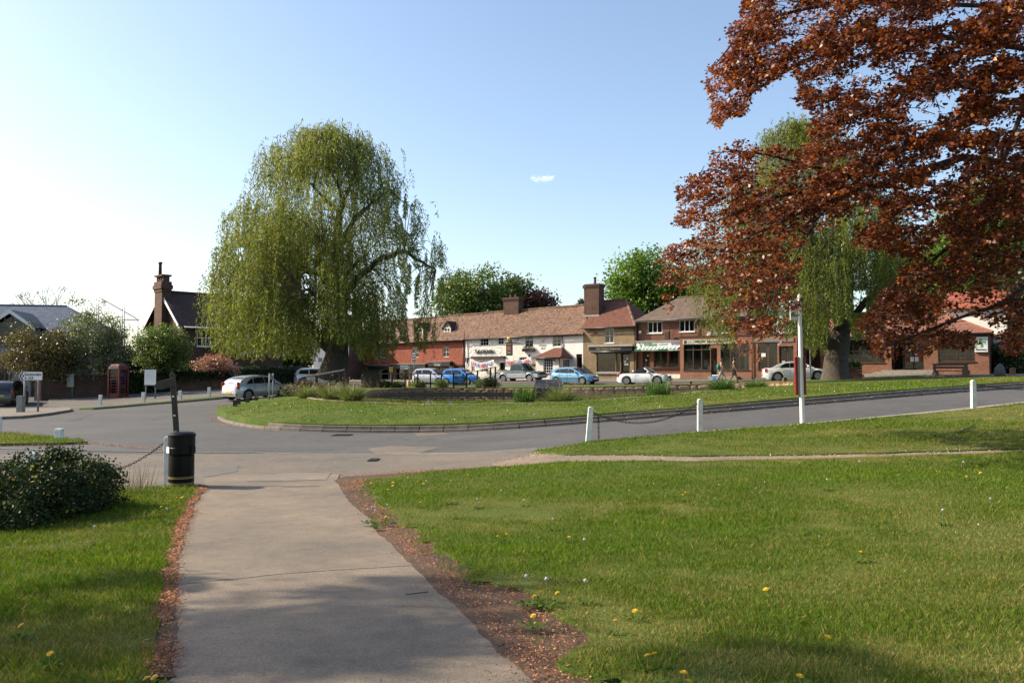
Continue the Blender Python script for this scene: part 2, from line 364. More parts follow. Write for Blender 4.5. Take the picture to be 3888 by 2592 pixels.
# ------------------------------------------------------------------ ground, roads, lawns, pond
def vnoise(x,y,scale,seed=0):
    x = np.asarray(x) / scale;y = np.asarray(y) / scale
    xi = np.floor(x).astype(int);yi = np.floor(y).astype(int);fx = x - xi;fy = y - yi
    fx = fx * fx * (3 - 2 * fx);fy = fy * fy * (3 - 2 * fy)
    def h(a,b):
        n = (a * 374761393 + b * 668265263 + seed * 974634) & 0x7fffffff;n = ((n ^ (n >> 13)) * 1274126177) & 0x7fffffff
        return ((n ^ (n >> 16)) & 0xffff) / 65535.0
    return (h(xi,yi) * (1 - fx) + h(xi + 1,yi) * fx) * (1 - fy) + (h(xi,yi + 1) * (1 - fx) + h(xi + 1,yi + 1) * fx) * fy
def asphaltmat(name,base,spk=.5,patch=.25,tint=(1.1,1.0,.88),scale=1.0,gscale=55,cracks=0,stain=0):
    m,nt,b,o = _nt(name);w = wpos(nt)
    n1 = noise(nt,.35 * scale,6,.65,w);r1 = ramp(nt,[(.3,tuple(x * (1 - patch) for x in base)),(.7,tuple(x * (1 + patch * .7) * t for x,t in zip(base,tint)))]);nt.links.new(n1.outputs['Fac'],r1.inputs[0])
    n2 = noise(nt,gscale,3,.8,w);r2 = ramp(nt,[(.28,(1 - spk,) * 3),(.5,(1,1,1)),(.74,(1 + spk * .9,) * 3)]);nt.links.new(n2.outputs['Fac'],r2.inputs[0])
    c = mixc(nt,1.0,r1.outputs[0],r2.outputs[0],'MULTIPLY')
    n3 = noise(nt,3.2 * scale,5,.7,w);r3 = ramp(nt,[(.3,(.8,.8,.8)),(.68,(1.1,1.09,1.07))]);nt.links.new(n3.outputs['Fac'],r3.inputs[0]);c = mixc(nt,1.0,c,r3.outputs[0],'MULTIPLY')
    if cracks:
        v = nt.nodes.new('ShaderNodeTexVoronoi');v.feature = 'DISTANCE_TO_EDGE';v.inputs['Scale'].default_value = cracks
        nd = noise(nt,1.3,4,.7,w,0);ad = nt.nodes.new('ShaderNodeVectorMath');ad.operation = 'MULTIPLY_ADD';nt.links.new(nd.outputs['Color'],ad.inputs[0]);ad.inputs[1].default_value = (1.4,1.4,0);nt.links.new(w,ad.inputs[2]);nt.links.new(ad.outputs[0],v.inputs['Vector'])
        rc = ramp(nt,[(.0,(.5,.48,.45)),(.008,(1,1,1))]);nt.links.new(v.outputs['Distance'],rc.inputs[0]);c = mixc(nt,.6,c,rc.outputs[0],'MULTIPLY')
    nt.links.new(c,b.inputs['Base Color']);b.inputs['Roughness'].default_value = .85;_set(b,'Specular IOR Level',.3)
    bump(nt,b,n2.outputs['Fac'],.5,.008);return m
M_road = asphaltmat('road_asphalt',(.082,.082,.083),.35,.2,(1.05,1,.95),gscale=40,cracks=.16)
M_cross = asphaltmat('crossing_asphalt',(.135,.122,.107),.4,.22,gscale=45,cracks=.3)
M_path = asphaltmat('path_asphalt',(.18,.155,.126),.55,.3,(1.1,1,.88),scale=1.5,gscale=75)
M_pave = asphaltmat('pavement_tarmac',(.17,.155,.135),.35,.25,gscale=30)
M_patch = asphaltmat('patch_asphalt',(.12,.115,.11),.4,.15,gscale=50)
M_soil = asphaltmat('bare_soil',(.078,.053,.036),.6,.35,(1.2,1,.85),scale=3,gscale=38)
M_gravel = asphaltmat('gravel',(.21,.165,.125),.65,.3,(1.05,1,.95),scale=2,gscale=28)
M_conc = plain('concrete',(.27,.245,.205),.9,.3,7,bumpk=.3,bscale=60,world=True)
M_kerb = plain('kerb_concrete',(.17,.145,.12),.9,.35,3,bumpk=.3,bscale=50,world=True)
M_iron = plain('cast_iron',(.04,.036,.033),.6,.4,20,metal=.3,bumpk=.4,bscale=30)
def turfmat(name,dry=.35):
    m,nt,b,o = _nt(name);w = wpos(nt)
    n = noise(nt,.5,6,.7,w);r = ramp(nt,[(.3,(.04,.07,.007)),(.5,(.068,.108,.012)),(.64,(.10,.122,.02)),(.78,(.165,.145,.045))]);nt.links.new(n.outputs['Fac'],r.inputs[0])
    n2 = noise(nt,26,4,.75,w);r2 = ramp(nt,[(.28,(.55,.55,.55)),(.72,(1.35,1.35,1.3))]);nt.links.new(n2.outputs['Fac'],r2.inputs[0])
    c = mixc(nt,1.0,r.outputs[0],r2.outputs[0],'MULTIPLY');nt.links.new(c,b.inputs['Base Color']);b.inputs['Roughness'].default_value = .9;_set(b,'Specular IOR Level',.2)
    bump(nt,b,n2.outputs['Fac'],.8,.03);return m
M_turf = turfmat('turf')
# base ground out to the horizon
xs = np.concatenate([[-3000,-1200,-500,-250,-140,-95],np.arange(-72,58,4.0),[62,90,140,300,800,3000]])
ys = np.concatenate([[-600,-100,-30],np.arange(-10,108,4.0),[112,140,200,400,1000,3500]])
gx,gy = np.meshgrid(xs,ys);gz = TZ(gx,gy) - .35
nx,ny = len(xs),len(ys);idx = np.arange(nx * ny).reshape(ny,nx)
o = npmesh('ground',np.stack([gx.ravel(),gy.ravel(),gz.ravel()],1),np.stack([idx[:-1,:-1].ravel(),idx[:-1,1:].ravel(),idx[1:,1:].ravel(),idx[1:,:-1].ravel()],1),M_turf,smooth=True)
tag(o,kind='structure');ground_o = o
# ---- path, lawns, soil edges
PL = [(398,1575),(395,1400),(405,1280),(430,1190),(462,1140),(470,1122)]
PR = [(1250,1575),(1150,1480),(1060,1400),(960,1310),(900,1250),(850,1190),(800,1140),(775,1108)]
LE = [(1425,1575),(1345,1500),(1225,1425),(1105,1340),(1005,1270),(925,1210),(865,1160),(838,1125),(880,1103)]
pl = hits('F',PL);pr = hits('F',PR);le = hits('F',LE)
def jit(p,a,n=6,seed=1):
    q = resample(p,.12,False);r = np.random.default_rng(seed);k = np.convolve(r.normal(0,1,len(q) + n),np.ones(n) / n,'same')[:len(q)]
    k2 = np.convolve(r.normal(0,1,len(q) + n),np.ones(n) / n,'same')[:len(q)]
    return [(x + a * k[i],y + a * k2[i]) for i,(x,y) in enumerate(q)]
pl = jit(smooth_poly(pl,2,False),.05,seed=2);prj = jit(smooth_poly(pr,2,False),.05,seed=3);lej = jit(jit(smooth_poly(le,2,False),.24,12,seed=4),.14,3,seed=14)
path_poly = [(pl[0][0] - .05,1.0)] + pl + hits('F',[(470,1100),(560,1092),(780,1092)]) + prj[::-1] + [(prj[0][0] + .3,1.0)]
sheet('footpath',path_poly,M_path,.03,.35)
cross = hits('F',[(-80,1043),(300,1043),(600,1042),(900,1043),(1100,1040),(1240,1030),(1350,1020),(1300,1050),(1230,1052),(1130,1075),(900,1112),(790,1126),(640,1130),(470,1130),(300,1140),(-80,1140)])
sheet('footway_crossing',cross,M_cross,.014,.7)
e1 = hits('F',[(-60,1030),(200,1036),(600,1041),(900,1043),(1080,1041),(1240,1031)])
def strip(name,line,w,mat,off,res=.5,kind='structure',parent=None,side=0):
    q = resample(line,res,False);out = [];A = [];Bq = []
    for i,p in enumerate(q):
        a = Vector(q[max(i - 1,0)]);b = Vector(q[min(i + 1,len(q) - 1)]);t = (b - a).normalized();n = Vector((-t.y,t.x))
        A.append(tuple(Vector(p) + n * w * (.5 + side * .5)));Bq.append(tuple(Vector(p) - n * w * (.5 - side * .5)))
    return sheet(name,A + Bq[::-1],mat,off,res,kind=kind,parent=parent)
strip('road_edging',e1,.07,M_conc,.022)
LT = hits('F',[(1350,1019),(1480,1008),(1607,997),(1730,987),(1843,979),(2040,961),(2235,942),(2352,929),(2520,912)])
strip('concrete_channel',LT[2:],.55,M_conc,.02,side=-1 * -1)
upper = hits('F',[(1225,1041),(1290,1031)]) + LT + [(22.5,21),(22,14.5)] + hits('F',[(2500,1030),(2352,1037),(1900,1050),(1600,1053),(1300,1049)])
sheet('upper_lawn',jit(upper,.06,seed=5),M_turf,.06,.5)
grav = hits('F',[(1130,1068),(1230,1046),(1300,1047),(1600,1051),(1900,1049),(2352,1035),(2520,1028),(2520,1042),(2352,1048),(1900,1064),(1600,1068),(1300,1069),(1180,1076)])
sheet('gravel_track',grav,M_gravel,.035,.5)
lawn = lej + hits('F',[(1000,1088),(1150,1079),(1300,1067),(1600,1065),(1900,1060),(2352,1045),(2520,1039)]) + [(22,12),(20,1),(2.2,1)]
lawn = lawn[:len(lej)] + jit(lawn[len(lej):len(lej) + 7],.06,seed=8) + lawn[len(lej) + 7:]
sheet('lawn',lawn,M_turf,.06,.45)
sheet('soil_edge',[(p[0] - .06,p[1]) for p in prj] + hits('F',[(790,1098),(1000,1084),(1160,1074),(1160,1085),(1000,1094),(890,1106)]) + [(p[0] + .12,p[1]) for p in lej[::-1]] + [(2.4,1),(prj[0][0] + .2,1)],M_soil,.035,.35)
left_top = hits('F',[(468,1124),(380,1124),(250,1128),(100,1123),(-60,1122),(-300,1122)])
lawn2 = [(x - .1,y) for x,y in pl] + jit(left_top,.08,seed=9) + [(-16,14.4),(-16,1),(pl[0][0] - .15,1)]
sheet('left_lawn',lawn2,M_turf,.05,.45)
sheet('soil_edge',[(x + .02,y) for x,y in pl] + [(x - .13,y) for x,y in pl[::-1]],M_soil,.035,.3)
verge = hits('F',[(-120,1002),(0,1000),(70,1003),(150,1013),(205,1019),(140,1022),(0,1024),(-120,1026)])
sheet('left_verge',jit(verge,.05,seed=10),M_turf,.07,.5)
# pale patches and covers on the road
for nm,pts,mt,of in (('road_patch',[(845,1030),(900,1024),(1010,1026),(960,1042),(860,1042)],M_cross,.006),
                        ('road_patch',[(450,1076),(548,1068),(545,1085),(470,1098)],M_patch,.019),
                        ('road_patch',[(560,1110),(640,1090),(760,1089),(750,1106)],M_pave,.036),
                        ('road_patch',[(950,995),(1020,993),(1030,998),(960,1001)],M_cross,.006)):
    sheet(nm,hits('F',pts),mt,of,.6,skirt=0)
def flatcover(t,pts,name,label,off):
    P = [hit(t,*p) for p in pts];c = sum(P,Vector()) / 4;mb = MB()
    q = [p - c for p in P];V = [(v.x,v.y,v.z + h) for h in (off,off + .012) for v in q]
    mb.add(V,[(0,1,2,3),(4,5,6,7),(0,1,5,4),(1,2,6,5),(2,3,7,6),(3,0,4,7)])
    o = mb.build(name,M_iron);o.location = c;tag(o,label,'drain cover');
    g = MB()
    for k in range(5):
        f = (k + .5) / 5;a = q[0].lerp(q[1],f);b = q[3].lerp(q[2],f);g.tube([a + Vector((0,0,off + .014)),b + Vector((0,0,off + .014))],.016,4)
    g.build('bar',M_iron,o)
flatcover('F',[(843,1061),(864,1061),(873,1056),(852,1056)],'drain_grate','small iron drain grate in the tarmac between footpath and road',.02)
flatcover('F',[(760,1001),(800,1001),(812,998),(772,998)],'manhole_cover','dark manhole cover in the road beside the pond island kerb',.008)
# ---- pond island
K1 = [(500,961),(507,967),(530,974),(565,981),(620,987),(700,991),(800,993),(900,994),(1000,993),(1150,987),(1350,972),(1500,960),(1650,948),(1800,935),(2000,918),(2200,902),(2330,893),(2480,882)]
near_k = smooth_poly(hits('F',K1),1,False)
back = [tuple(hit('F',*p)[:2]) for p in [(497,953),(507,946),(532,937),(570,928),(622,916)]]
def gp(x,d): return tuple(onground('F',x,d)[:2])
far_k = [gp(700,60),gp(800,66),gp(950,69),gp(1060,69),gp(1330,66.5),gp(1480,64),gp(1700,61.5),gp(1900,59),gp(2100,55.5),gp(2330,49),gp(2480,45)]
island = near_k + far_k[::-1] + back[::-1]
pond = smooth_poly([gp(x,d) for x,d in [(697,42.3),(760,39.6),(840,38.4),(1000,38),(1200,38),(1400,38.2),(1560,39),(1690,41.5),(1790,44.5),(1850,48.5),(1835,53),(1740,56),(1640,57.5),(1480,58),(1330,58.5),(1200,60),(1060,61),(920,61),(850,57),(815,50),(745,46)]],2)
_nk = np.array(resample(near_k,1.0,False));_bk = np.array(resample(back,1.0,False))
def island_z(vs):
    P = np.asarray(vs)[:,:2];base = TZ(P[:,0],P[:,1])
    s = np.sqrt(((P[:,None] - np.vstack([_nk,_bk])[None]) ** 2).sum(-1)).min(1)
    t = np.clip((s - .25) / 7.0,0,1);t = 1 - (1 - t) ** 1.7
    off = np.where(P[:,1] > 50,.1,.27) ;off = .27 - .17 * np.clip((P[:,1] - 42) / 10,0,1)
    zc = .70 + .20 * np.clip((P[:,0] + 2) / 8.6,0,1) + .28 * np.clip((-P[:,0] - 5) / 5,0,1) + .25 * np.clip((P[:,0] - 10) / 12,0,1)
    return base + off + t * np.maximum(0,zc - base - off) + .03 * (vnoise(P[:,0],P[:,1],1.7,4) - .5)
def iz(x,y): return float(island_z(np.array([[x,y]]))[0])
inner = []
q = resample(near_k,.8,False)
for i,p in enumerate(q):
    a = Vector(q[max(i - 1,0)]);b = Vector(q[min(i + 1,len(q) - 1)]);t = (b - a).normalized();inner.append(tuple(Vector(p) + Vector((-t.y,t.x)) * .3))
isl_poly = inner + far_k[::-1] + back[::-1]
ic_ = np.mean(np.array(pond),0);sheet('road',[(-66,14.6),(50,14.6),(50,94),(-66,94)],M_road,0,1.3,holes=[[tuple(ic_ + (np.array(p) - ic_) * 1.06) for p in pond]])
sheet('pond_island',isl_poly,M_turf,0,.8,zf=island_z,holes=[pond],skirt=.75)
WATER = .62
for v in ground_o.data.vertices:
    if 30 < v.co.y < 66 and -14 < v.co.x < 24: v.co.z -= 1.2
m,nt,b,oo = _nt('pond_water');n = noise(nt,.6,4,.6,wpos(nt));r = ramp(nt,[(.3,(.012,.013,.008)),(.7,(.022,.022,.014))]);nt.links.new(n.outputs['Fac'],r.inputs[0]);nt.links.new(r.outputs[0],b.inputs['Base Color'])
b.inputs['Roughness'].default_value = .03;_set(b,'IOR',1.33);_set(b,'Specular IOR Level',.5);bump(nt,b,noise(nt,1.1,3,.55,wpos(nt)).outputs['Fac'],.012,.03);M_water = m
c0 = np.mean(np.array(pond),0)
sheet('pond_water',[tuple(c0 + (np.array(p) - c0) * 1.02) for p in pond],M_water,WATER,2.0,zf=lambda v: np.zeros(len(v)),skirt=0)
# rim of slabs round the near side of the pond
rim = [p for p in pond if p[1] < 43]
rim = sorted(rim,key=lambda p: p[0])
M_rim = plain('rim_stone',(.30,.235,.17),.9,.35,4,bumpk=.3,world=True)
def slabs(name,line,L,w,h,mat,zf,gap=.012,kind='structure',pname='kerb_stone',side=0.0,jitz=.004,bevel=.012,mesh_from=None):
    root = empty(name);tag(root,kind=kind);q = resample(line,.1,False)
    acc = [0]
    for i in range(1,len(q)): acc.append(acc[-1] + math.dist(q[i],q[i - 1]))
    n = int(acc[-1] / L);me = None;r = random.Random(5)
    def P(s):
        i = min(max(np.searchsorted(acc,s),1),len(q) - 1);f = (s - acc[i - 1]) / max(1e-6,acc[i] - acc[i - 1]);return Vector(q[i - 1]).lerp(Vector(q[i]),f)
    for k in range(n):
        a,b2 = P(k * L),P((k + 1) * L);t = (b2 - a).normalized();nn = Vector((-t.y,t.x));c = (a + b2) / 2 + nn * side
        za,zb = zf(*(a + nn * side)),zf(*(b2 + nn * side))
        if me is None:
            mb = MB().box(-L / 2 + gap,L / 2 - gap,-w / 2,w / 2,-.25,h);o = mb.build(pname,mat,root,bevel=bevel);me = o
        else: o = me.copy();link(o,root)
        o.location = (c.x,c.y,(za + zb) / 2 + r.uniform(-jitz,jitz))
        o.rotation_euler = (0,-math.atan2(zb - za,L),math.atan2(t.y,t.x) + r.uniform(-.006,.006))
    return root
slabs('island_kerb',near_k,.915,.15,.10,M_kerb,tz,pname='kerb_stone',side=.07)
k2 = [p for p in near_k if p[0] > -9.5]
slabs('upper_island_kerb',k2,.915,.14,.22,M_kerb,tz,pname='kerb_stone',side=.235)
slabs('pond_rim',rim,.6,.24,.03,M_rim,iz,pname='rim_slab',jitz=.01)
# far pond wall: coping, stones and a ledge
farw = [p for p in pond if p[1] > 52 and p[0] > -13];farw = sorted(farw,key=lambda p: p[0])
M_stone = plain('ragstone',(.36,.27,.17),.9,.5,5,bumpk=.6,bscale=18)
M_cop = plain('brick_coping',(.22,.12,.075),.9,.4,9,bumpk=.4,bscale=30,world=True)
M_mort = plain('wall_mortar',(.22,.175,.12),.95,.3,6,bumpk=.4,world=True)
wallr = empty('pond_wall');tag(wallr,'low rough stone retaining wall along the far edge of the pond','wall')
q = resample(farw,.25,False);mb = MB();V = [];F = []
for i,p in enumerate(q):
    a = Vector(q[max(i - 1,0)]);b_ = Vector(q[min(i + 1,len(q) - 1)]);t = (b_ - a).normalized();n_ = Vector((-t.y,t.x));zt = iz(*p) + .03
    for s_,z_ in ((-.12,WATER - .3),(-.12,zt),(.2,zt),(.2,WATER - .3)): V.append((p[0] + n_.x * s_,p[1] + n_.y * s_,z_))
for i in range(len(q) - 1):
    for k in range(3): F.append((i * 4 + k,i * 4 + k + 1,(i + 1) * 4 + k + 1,(i + 1) * 4 + k))
mb.add(V,F).build('core',M_mort,wallr)
bm = bmesh.new();bmesh.ops.create_icosphere(bm,subdivisions=2,radius=.5)
for v in bm.verts: v.co = Vector(tuple(math.copysign(min(abs(c) * 1.35,.5),c) for c in v.co)) + Vector((random.uniform(-.05,.05),random.uniform(-.05,.05),random.uniform(-.05,.05)))
stone_me = bpy.data.meshes.new('stone');bm.to_mesh(stone_me);bm.free();stone_me.materials.append(M_stone);stone_me.polygons.foreach_set('use_smooth',[True] * len(stone_me.polygons))
acc = 0;i = 0;rr = random.Random(3)
Lq = [0]
for i in range(1,len(q)): Lq.append(Lq[-1] + math.dist(q[i],q[i - 1]))
for row in range(2):
    s = rr.uniform(0,.3)
    while s < Lq[-1] - .6:
        L = rr.uniform(.3,.62);i = min(max(np.searchsorted(Lq,s + L / 2),1),len(q) - 1);a = Vector(q[i - 1]);b_ = Vector(q[i]);t = (b_ - a).normalized();n_ = Vector((-t.y,t.x));p = a.lerp(b_,.5)
        zt = iz(*p);hh = max(.12,(zt - WATER - .12) / 2);
        o = bpy.data.objects.new('stone',stone_me);link(o,wallr);o.location = (p.x - n_.x * .12,p.y - n_.y * .12,WATER + .1 + hh * (row + .5))
        o.scale = (L * .95,rr.uniform(.14,.22),hh * rr.uniform(.85,1.02));o.rotation_euler = (rr.uniform(-.1,.1),rr.uniform(-.08,.08),math.atan2(t.y,t.x))
        s += L
strip_z = lambda v: island_z(v)
slabs('pond_wall_coping',farw,.45,.34,.07,M_cop,iz,pname='coping_brick',jitz=.008)
ledge = [(p[0],p[1] - .35) for p in farw if p[0] > 3]
lg = MB();q = resample(ledge,.5,False)
V = [];F = []
for i,p in enumerate(q):
    a = Vector(q[max(i - 1,0)]);b_ = Vector(q[min(i + 1,len(q) - 1)]);t = (b_ - a).normalized();n_ = Vector((-t.y,t.x))
    for s_,z_ in ((-.22,WATER - .2),(-.22,WATER + .09),(.3,WATER + .09),(.3,WATER - .2)): V.append((p[0] + n_.x * s_,p[1] + n_.y * s_,z_))
for i in range(len(q) - 1):
    for k in range(3): F.append((i * 4 + k,i * 4 + k + 1,(i + 1) * 4 + k + 1,(i + 1) * 4 + k))
lg.add(V,F).build('ledge',M_rim,wallr)
# ---- pavements
fore = [gp(x,d) for x,d in [(700,87),(850,84),(1070,79),(1338,73.5),(1480,70.2),(1700,66.8),(1850,65.3),(1960,62.5),(2100,58.8),(2352,52.5),(2560,48.5)]] + [(44,62),(46,90),(-20,100)]
sheet('forecourt',fore,M_pave,.09,1.5)
pk = hits('F',[(212,941),(265,937),(330,931),(412,925),(481,919),(535,914)]) + [gp(620,64),gp(720,78)]
pave = pk + [gp(650,82),gp(560,72),gp(450,66.5),gp(300,63.5),gp(120,61),gp(100,54)]
sheet('left_pavement',pave,M_patch,.1,1.0)  # darker asphalt than the forecourt, tree shade put into the colour
strip('verge',pk[:6],1.3,M_turf,.125,.6,side=1)
slabs('left_kerb',pk[:6],.915,.14,.11,M_kerb,tz)
sgi = hits('F',[(-60,966),(0,963),(50,961),(110,954),(165,945),(160,940),(110,941),(0,944),(-60,946)])
sheet('sign_island',sgi,M_pave,.13,.6,skirt=.3)
slabs('sign_island_kerb',sgi[:5],.8,.13,.125,M_kerb,tz)
# ---- grass blades
def blades(name,polys,D0,h0,w0,cap=14,off=.05,zf=None,seed=0,dfar=45,mat=None,d0=6.0,pw=1.5,clip=True,drygain=1.0):
    r = np.random.default_rng(seed);Vs = [];var = []
    for poly in polys:
        P = np.array([p[:2] for p in poly]);lo = P.min(0);hi = P.max(0);lo[1] = max(lo[1],3.4);hi[1] = min(hi[1],dfar)
        A = (hi[0] - lo[0]) * (hi[1] - lo[1]);done = 0
        bands = np.linspace(lo[1],hi[1],max(2,int((hi[1] - lo[1]) / 1.5) + 1))
        for a,b in zip(bands[:-1],bands[1:]):
            ex = .66 * b + 1.2;x0,x1 = max(lo[0],-ex),min(hi[0],ex)
            if x1 <= x0: continue
            dens = D0 * min(1,(d0 / (.5 * (a + b))) ** pw);n = int((x1 - x0) * (b - a) * dens)
            q = np.stack([r.uniform(x0,x1,n),r.uniform(a,b,n)],1);q = q[inside(q,poly)]
            if len(q): Vs.append(q)
    if not Vs: return
    Q = np.vstack(Vs);n = len(Q);d = Q[:,1]
    patch = .55 * vnoise(Q[:,0],Q[:,1],1.6,1) + .45 * vnoise(Q[:,0],Q[:,1],.45,2);dry = vnoise(Q[:,0] * .55,Q[:,1],2.2,9) * .65 + vnoise(Q[:,0],Q[:,1],.35,12) * .35
    drym = np.clip((dry - .55) * 4 * drygain,0,1)
    h = h0 * (.45 + 1.1 * patch) * (1 - .5 * drym) * r.uniform(.55,1.3,n);w = w0 * np.maximum(1,d / d0) ** .9 * r.uniform(.7,1.3,n)
    h = h * np.maximum(1,d / 14) ** .35
    z = (TZ(Q[:,0],Q[:,1]) if zf is None else zf(Q)) + off - .006
    az = r.uniform(0,2 * np.pi,n);lean = r.uniform(.1,.85,n) * h;la = r.uniform(0,2 * np.pi,n)
    dx,dy = np.cos(az) * w / 2,np.sin(az) * w / 2;lx,ly = np.cos(la) * lean,np.sin(la) * lean
    B = np.empty((n,4,3));B[:,0] = np.stack([Q[:,0] - dx,Q[:,1] - dy,z],1);B[:,1] = np.stack([Q[:,0] + dx,Q[:,1] + dy,z],1)
    B[:,2] = np.stack([Q[:,0] + dx * .8 + lx * .45,Q[:,1] + dy * .8 + ly * .45,z + h * .62],1);B[:,3] = np.stack([Q[:,0] + lx - dx * .2,Q[:,1] + ly - dy * .2,z + h],1)
    big = vnoise(Q[:,0],Q[:,1] * .7,2.6,21) - .5;v = np.clip(.42 + .7 * (patch - .5) + .35 * big + r.normal(0,.16,n) - .42 * drym,0,1);v = np.where(r.random(n) < .05,.05,v)
    o = npmesh(name,B.reshape(-1,3),np.arange(n * 4).reshape(-1,4),mat,var=np.repeat(v,4));tag(o,kind='stuff');print(name,n);return o
M_grass = leafmat('grass_blade',[(.29,.22,.085),(.145,.152,.025),(.066,.127,.008),(.104,.175,.012),(.18,.228,.028)],trans=.3,rough=.7,spec=.12,nscale=.6,ncol=.16)
blades('lawn_grass',[lawn],4300,.042,.0041,mat=M_grass,off=.06,seed=1,dfar=19,drygain=1.15)
blades('left_lawn_grass',[lawn2],4300,.055,.0042,mat=M_grass,off=.05,seed=2,dfar=17,drygain=.3)
blades('upper_lawn_grass',[upper],3600,.042,.0042,mat=M_grass,off=.06,seed=3,dfar=29)
blades('edge_grass',[[(p[0] + .12,p[1]) for p in prj] + lej[::-1]],520,.05,.0045,mat=M_grass,off=.036,seed=7,dfar=17);blades('edge_grass',[[(p[0] - .02,p[1]) for p in pl] + [(p[0] - .2,p[1]) for p in pl[::-1]]],700,.05,.0045,mat=M_grass,off=.036,seed=8,dfar=15)
blades('verge_grass',[verge],2600,.07,.004,mat=M_grass,off=.07,seed=4,dfar=32)
blades('bank_grass',[isl_poly],1900,.038,.0045,mat=M_grass,off=0,zf=island_z,seed=5,dfar=43,drygain=.6)

sm_ = hits('F',[(398,1352),(500,1342),(640,1326),(800,1316),(960,1306)])
strip('path_seam',jit(sm_,.03,5,seed=31),.02,M_pave,.0335,.12)
# ------------------------------------------------------------------ buildings
M_white = plain('white_paint',(.78,.76,.72),.5,.12,5)
M_cream = plain('cream_render',(.74,.68,.60),.85,.14,1.4,bumpk=.25,bscale=25)
M_render = plain('white_render',(.80,.75,.68),.85,.12,1.2,bumpk=.25,bscale=20)
M_black = plain('black_paint',(.018,.017,.017),.4,.3,6)
M_dark = plain('dark_timber',(.035,.024,.018),.7,.35,8)
M_brown = plain('brown_timber',(.09,.035,.02),.6,.35,8)
M_lead = plain('lead_grey',(.30,.29,.27),.6,.25,5)
M_in = plain('interior',(.07,.06,.05),.9,.3,2)
M_cloth = plain('net_curtain',(.75,.74,.72),.9,.1,12)
M_grey = plain('grey_metal',(.22,.23,.235),.45,.2,6,metal=.4)
M_gold = plain('gold_paint',(.34,.25,.09),.4,.4,10,metal=.3)
M_green = plain('green_paint',(.02,.11,.05),.4,.2,6)
M_red = plain('red_paint',(.21,.013,.011),.35,.25,6)
M_glass = glassmat('window_glass',see=.5)
M_shop = glassmat('shop_glass',see=.82)
M_bk_stock = brickmat('stock_brick',(.34,.24,.12),(.25,.16,.08),(.30,.25,.19),weather=.35)
M_bk_red = brickmat('red_brick',(.27,.085,.045),(.17,.055,.032),(.20,.15,.12),weather=.35)
M_bk_orange = brickmat('orange_brick',(.36,.13,.065),(.24,.08,.045),(.28,.22,.17),weather=.3)
M_bk_dark = brickmat('dark_brick',(.15,.062,.04),(.09,.042,.03),(.13,.11,.09),weather=.4)
M_bk_wall = brickmat('garden_brick',(.16,.075,.05),(.10,.05,.035),(.14,.12,.10),weather=.5)
M_tile_old = tilemat('old_clay_tiles',[(.05,.038,.032),(.10,.062,.043),(.155,.083,.053),(.235,.138,.092),(.11,.074,.058)],moss=(.10,.08,.055),mossk=.5)
M_tile_red = tilemat('red_clay_tiles',[(.06,.033,.026),(.12,.048,.032),(.17,.062,.038),(.11,.05,.036)],mossk=.3)
M_tile_hung = tilemat('hung_tiles',[(.17,.045,.028),(.25,.068,.04),(.31,.092,.054),(.21,.06,.036)],th=.11,mossk=.12,k=1.0,bs=1.0)
M_tile_brown = tilemat('brown_concrete_tiles',[(.085,.058,.045),(.12,.083,.062),(.14,.10,.075)],tw=.3,th=.22,mossk=.15)
M_tile_orange = tilemat('orange_clay_tiles',[(.10,.05,.038),(.18,.075,.05),(.25,.11,.07),(.16,.075,.05)],mossk=.25)
M_slate = tilemat('blue_slate',[(.045,.065,.10),(.06,.083,.125),(.08,.105,.15)],tw=.25,th=.12,mossk=.1,bs=.5)
M_tile_dark = tilemat('dark_tiles',[(.035,.022,.02),(.055,.032,.026),(.075,.045,.035)],mossk=.3)
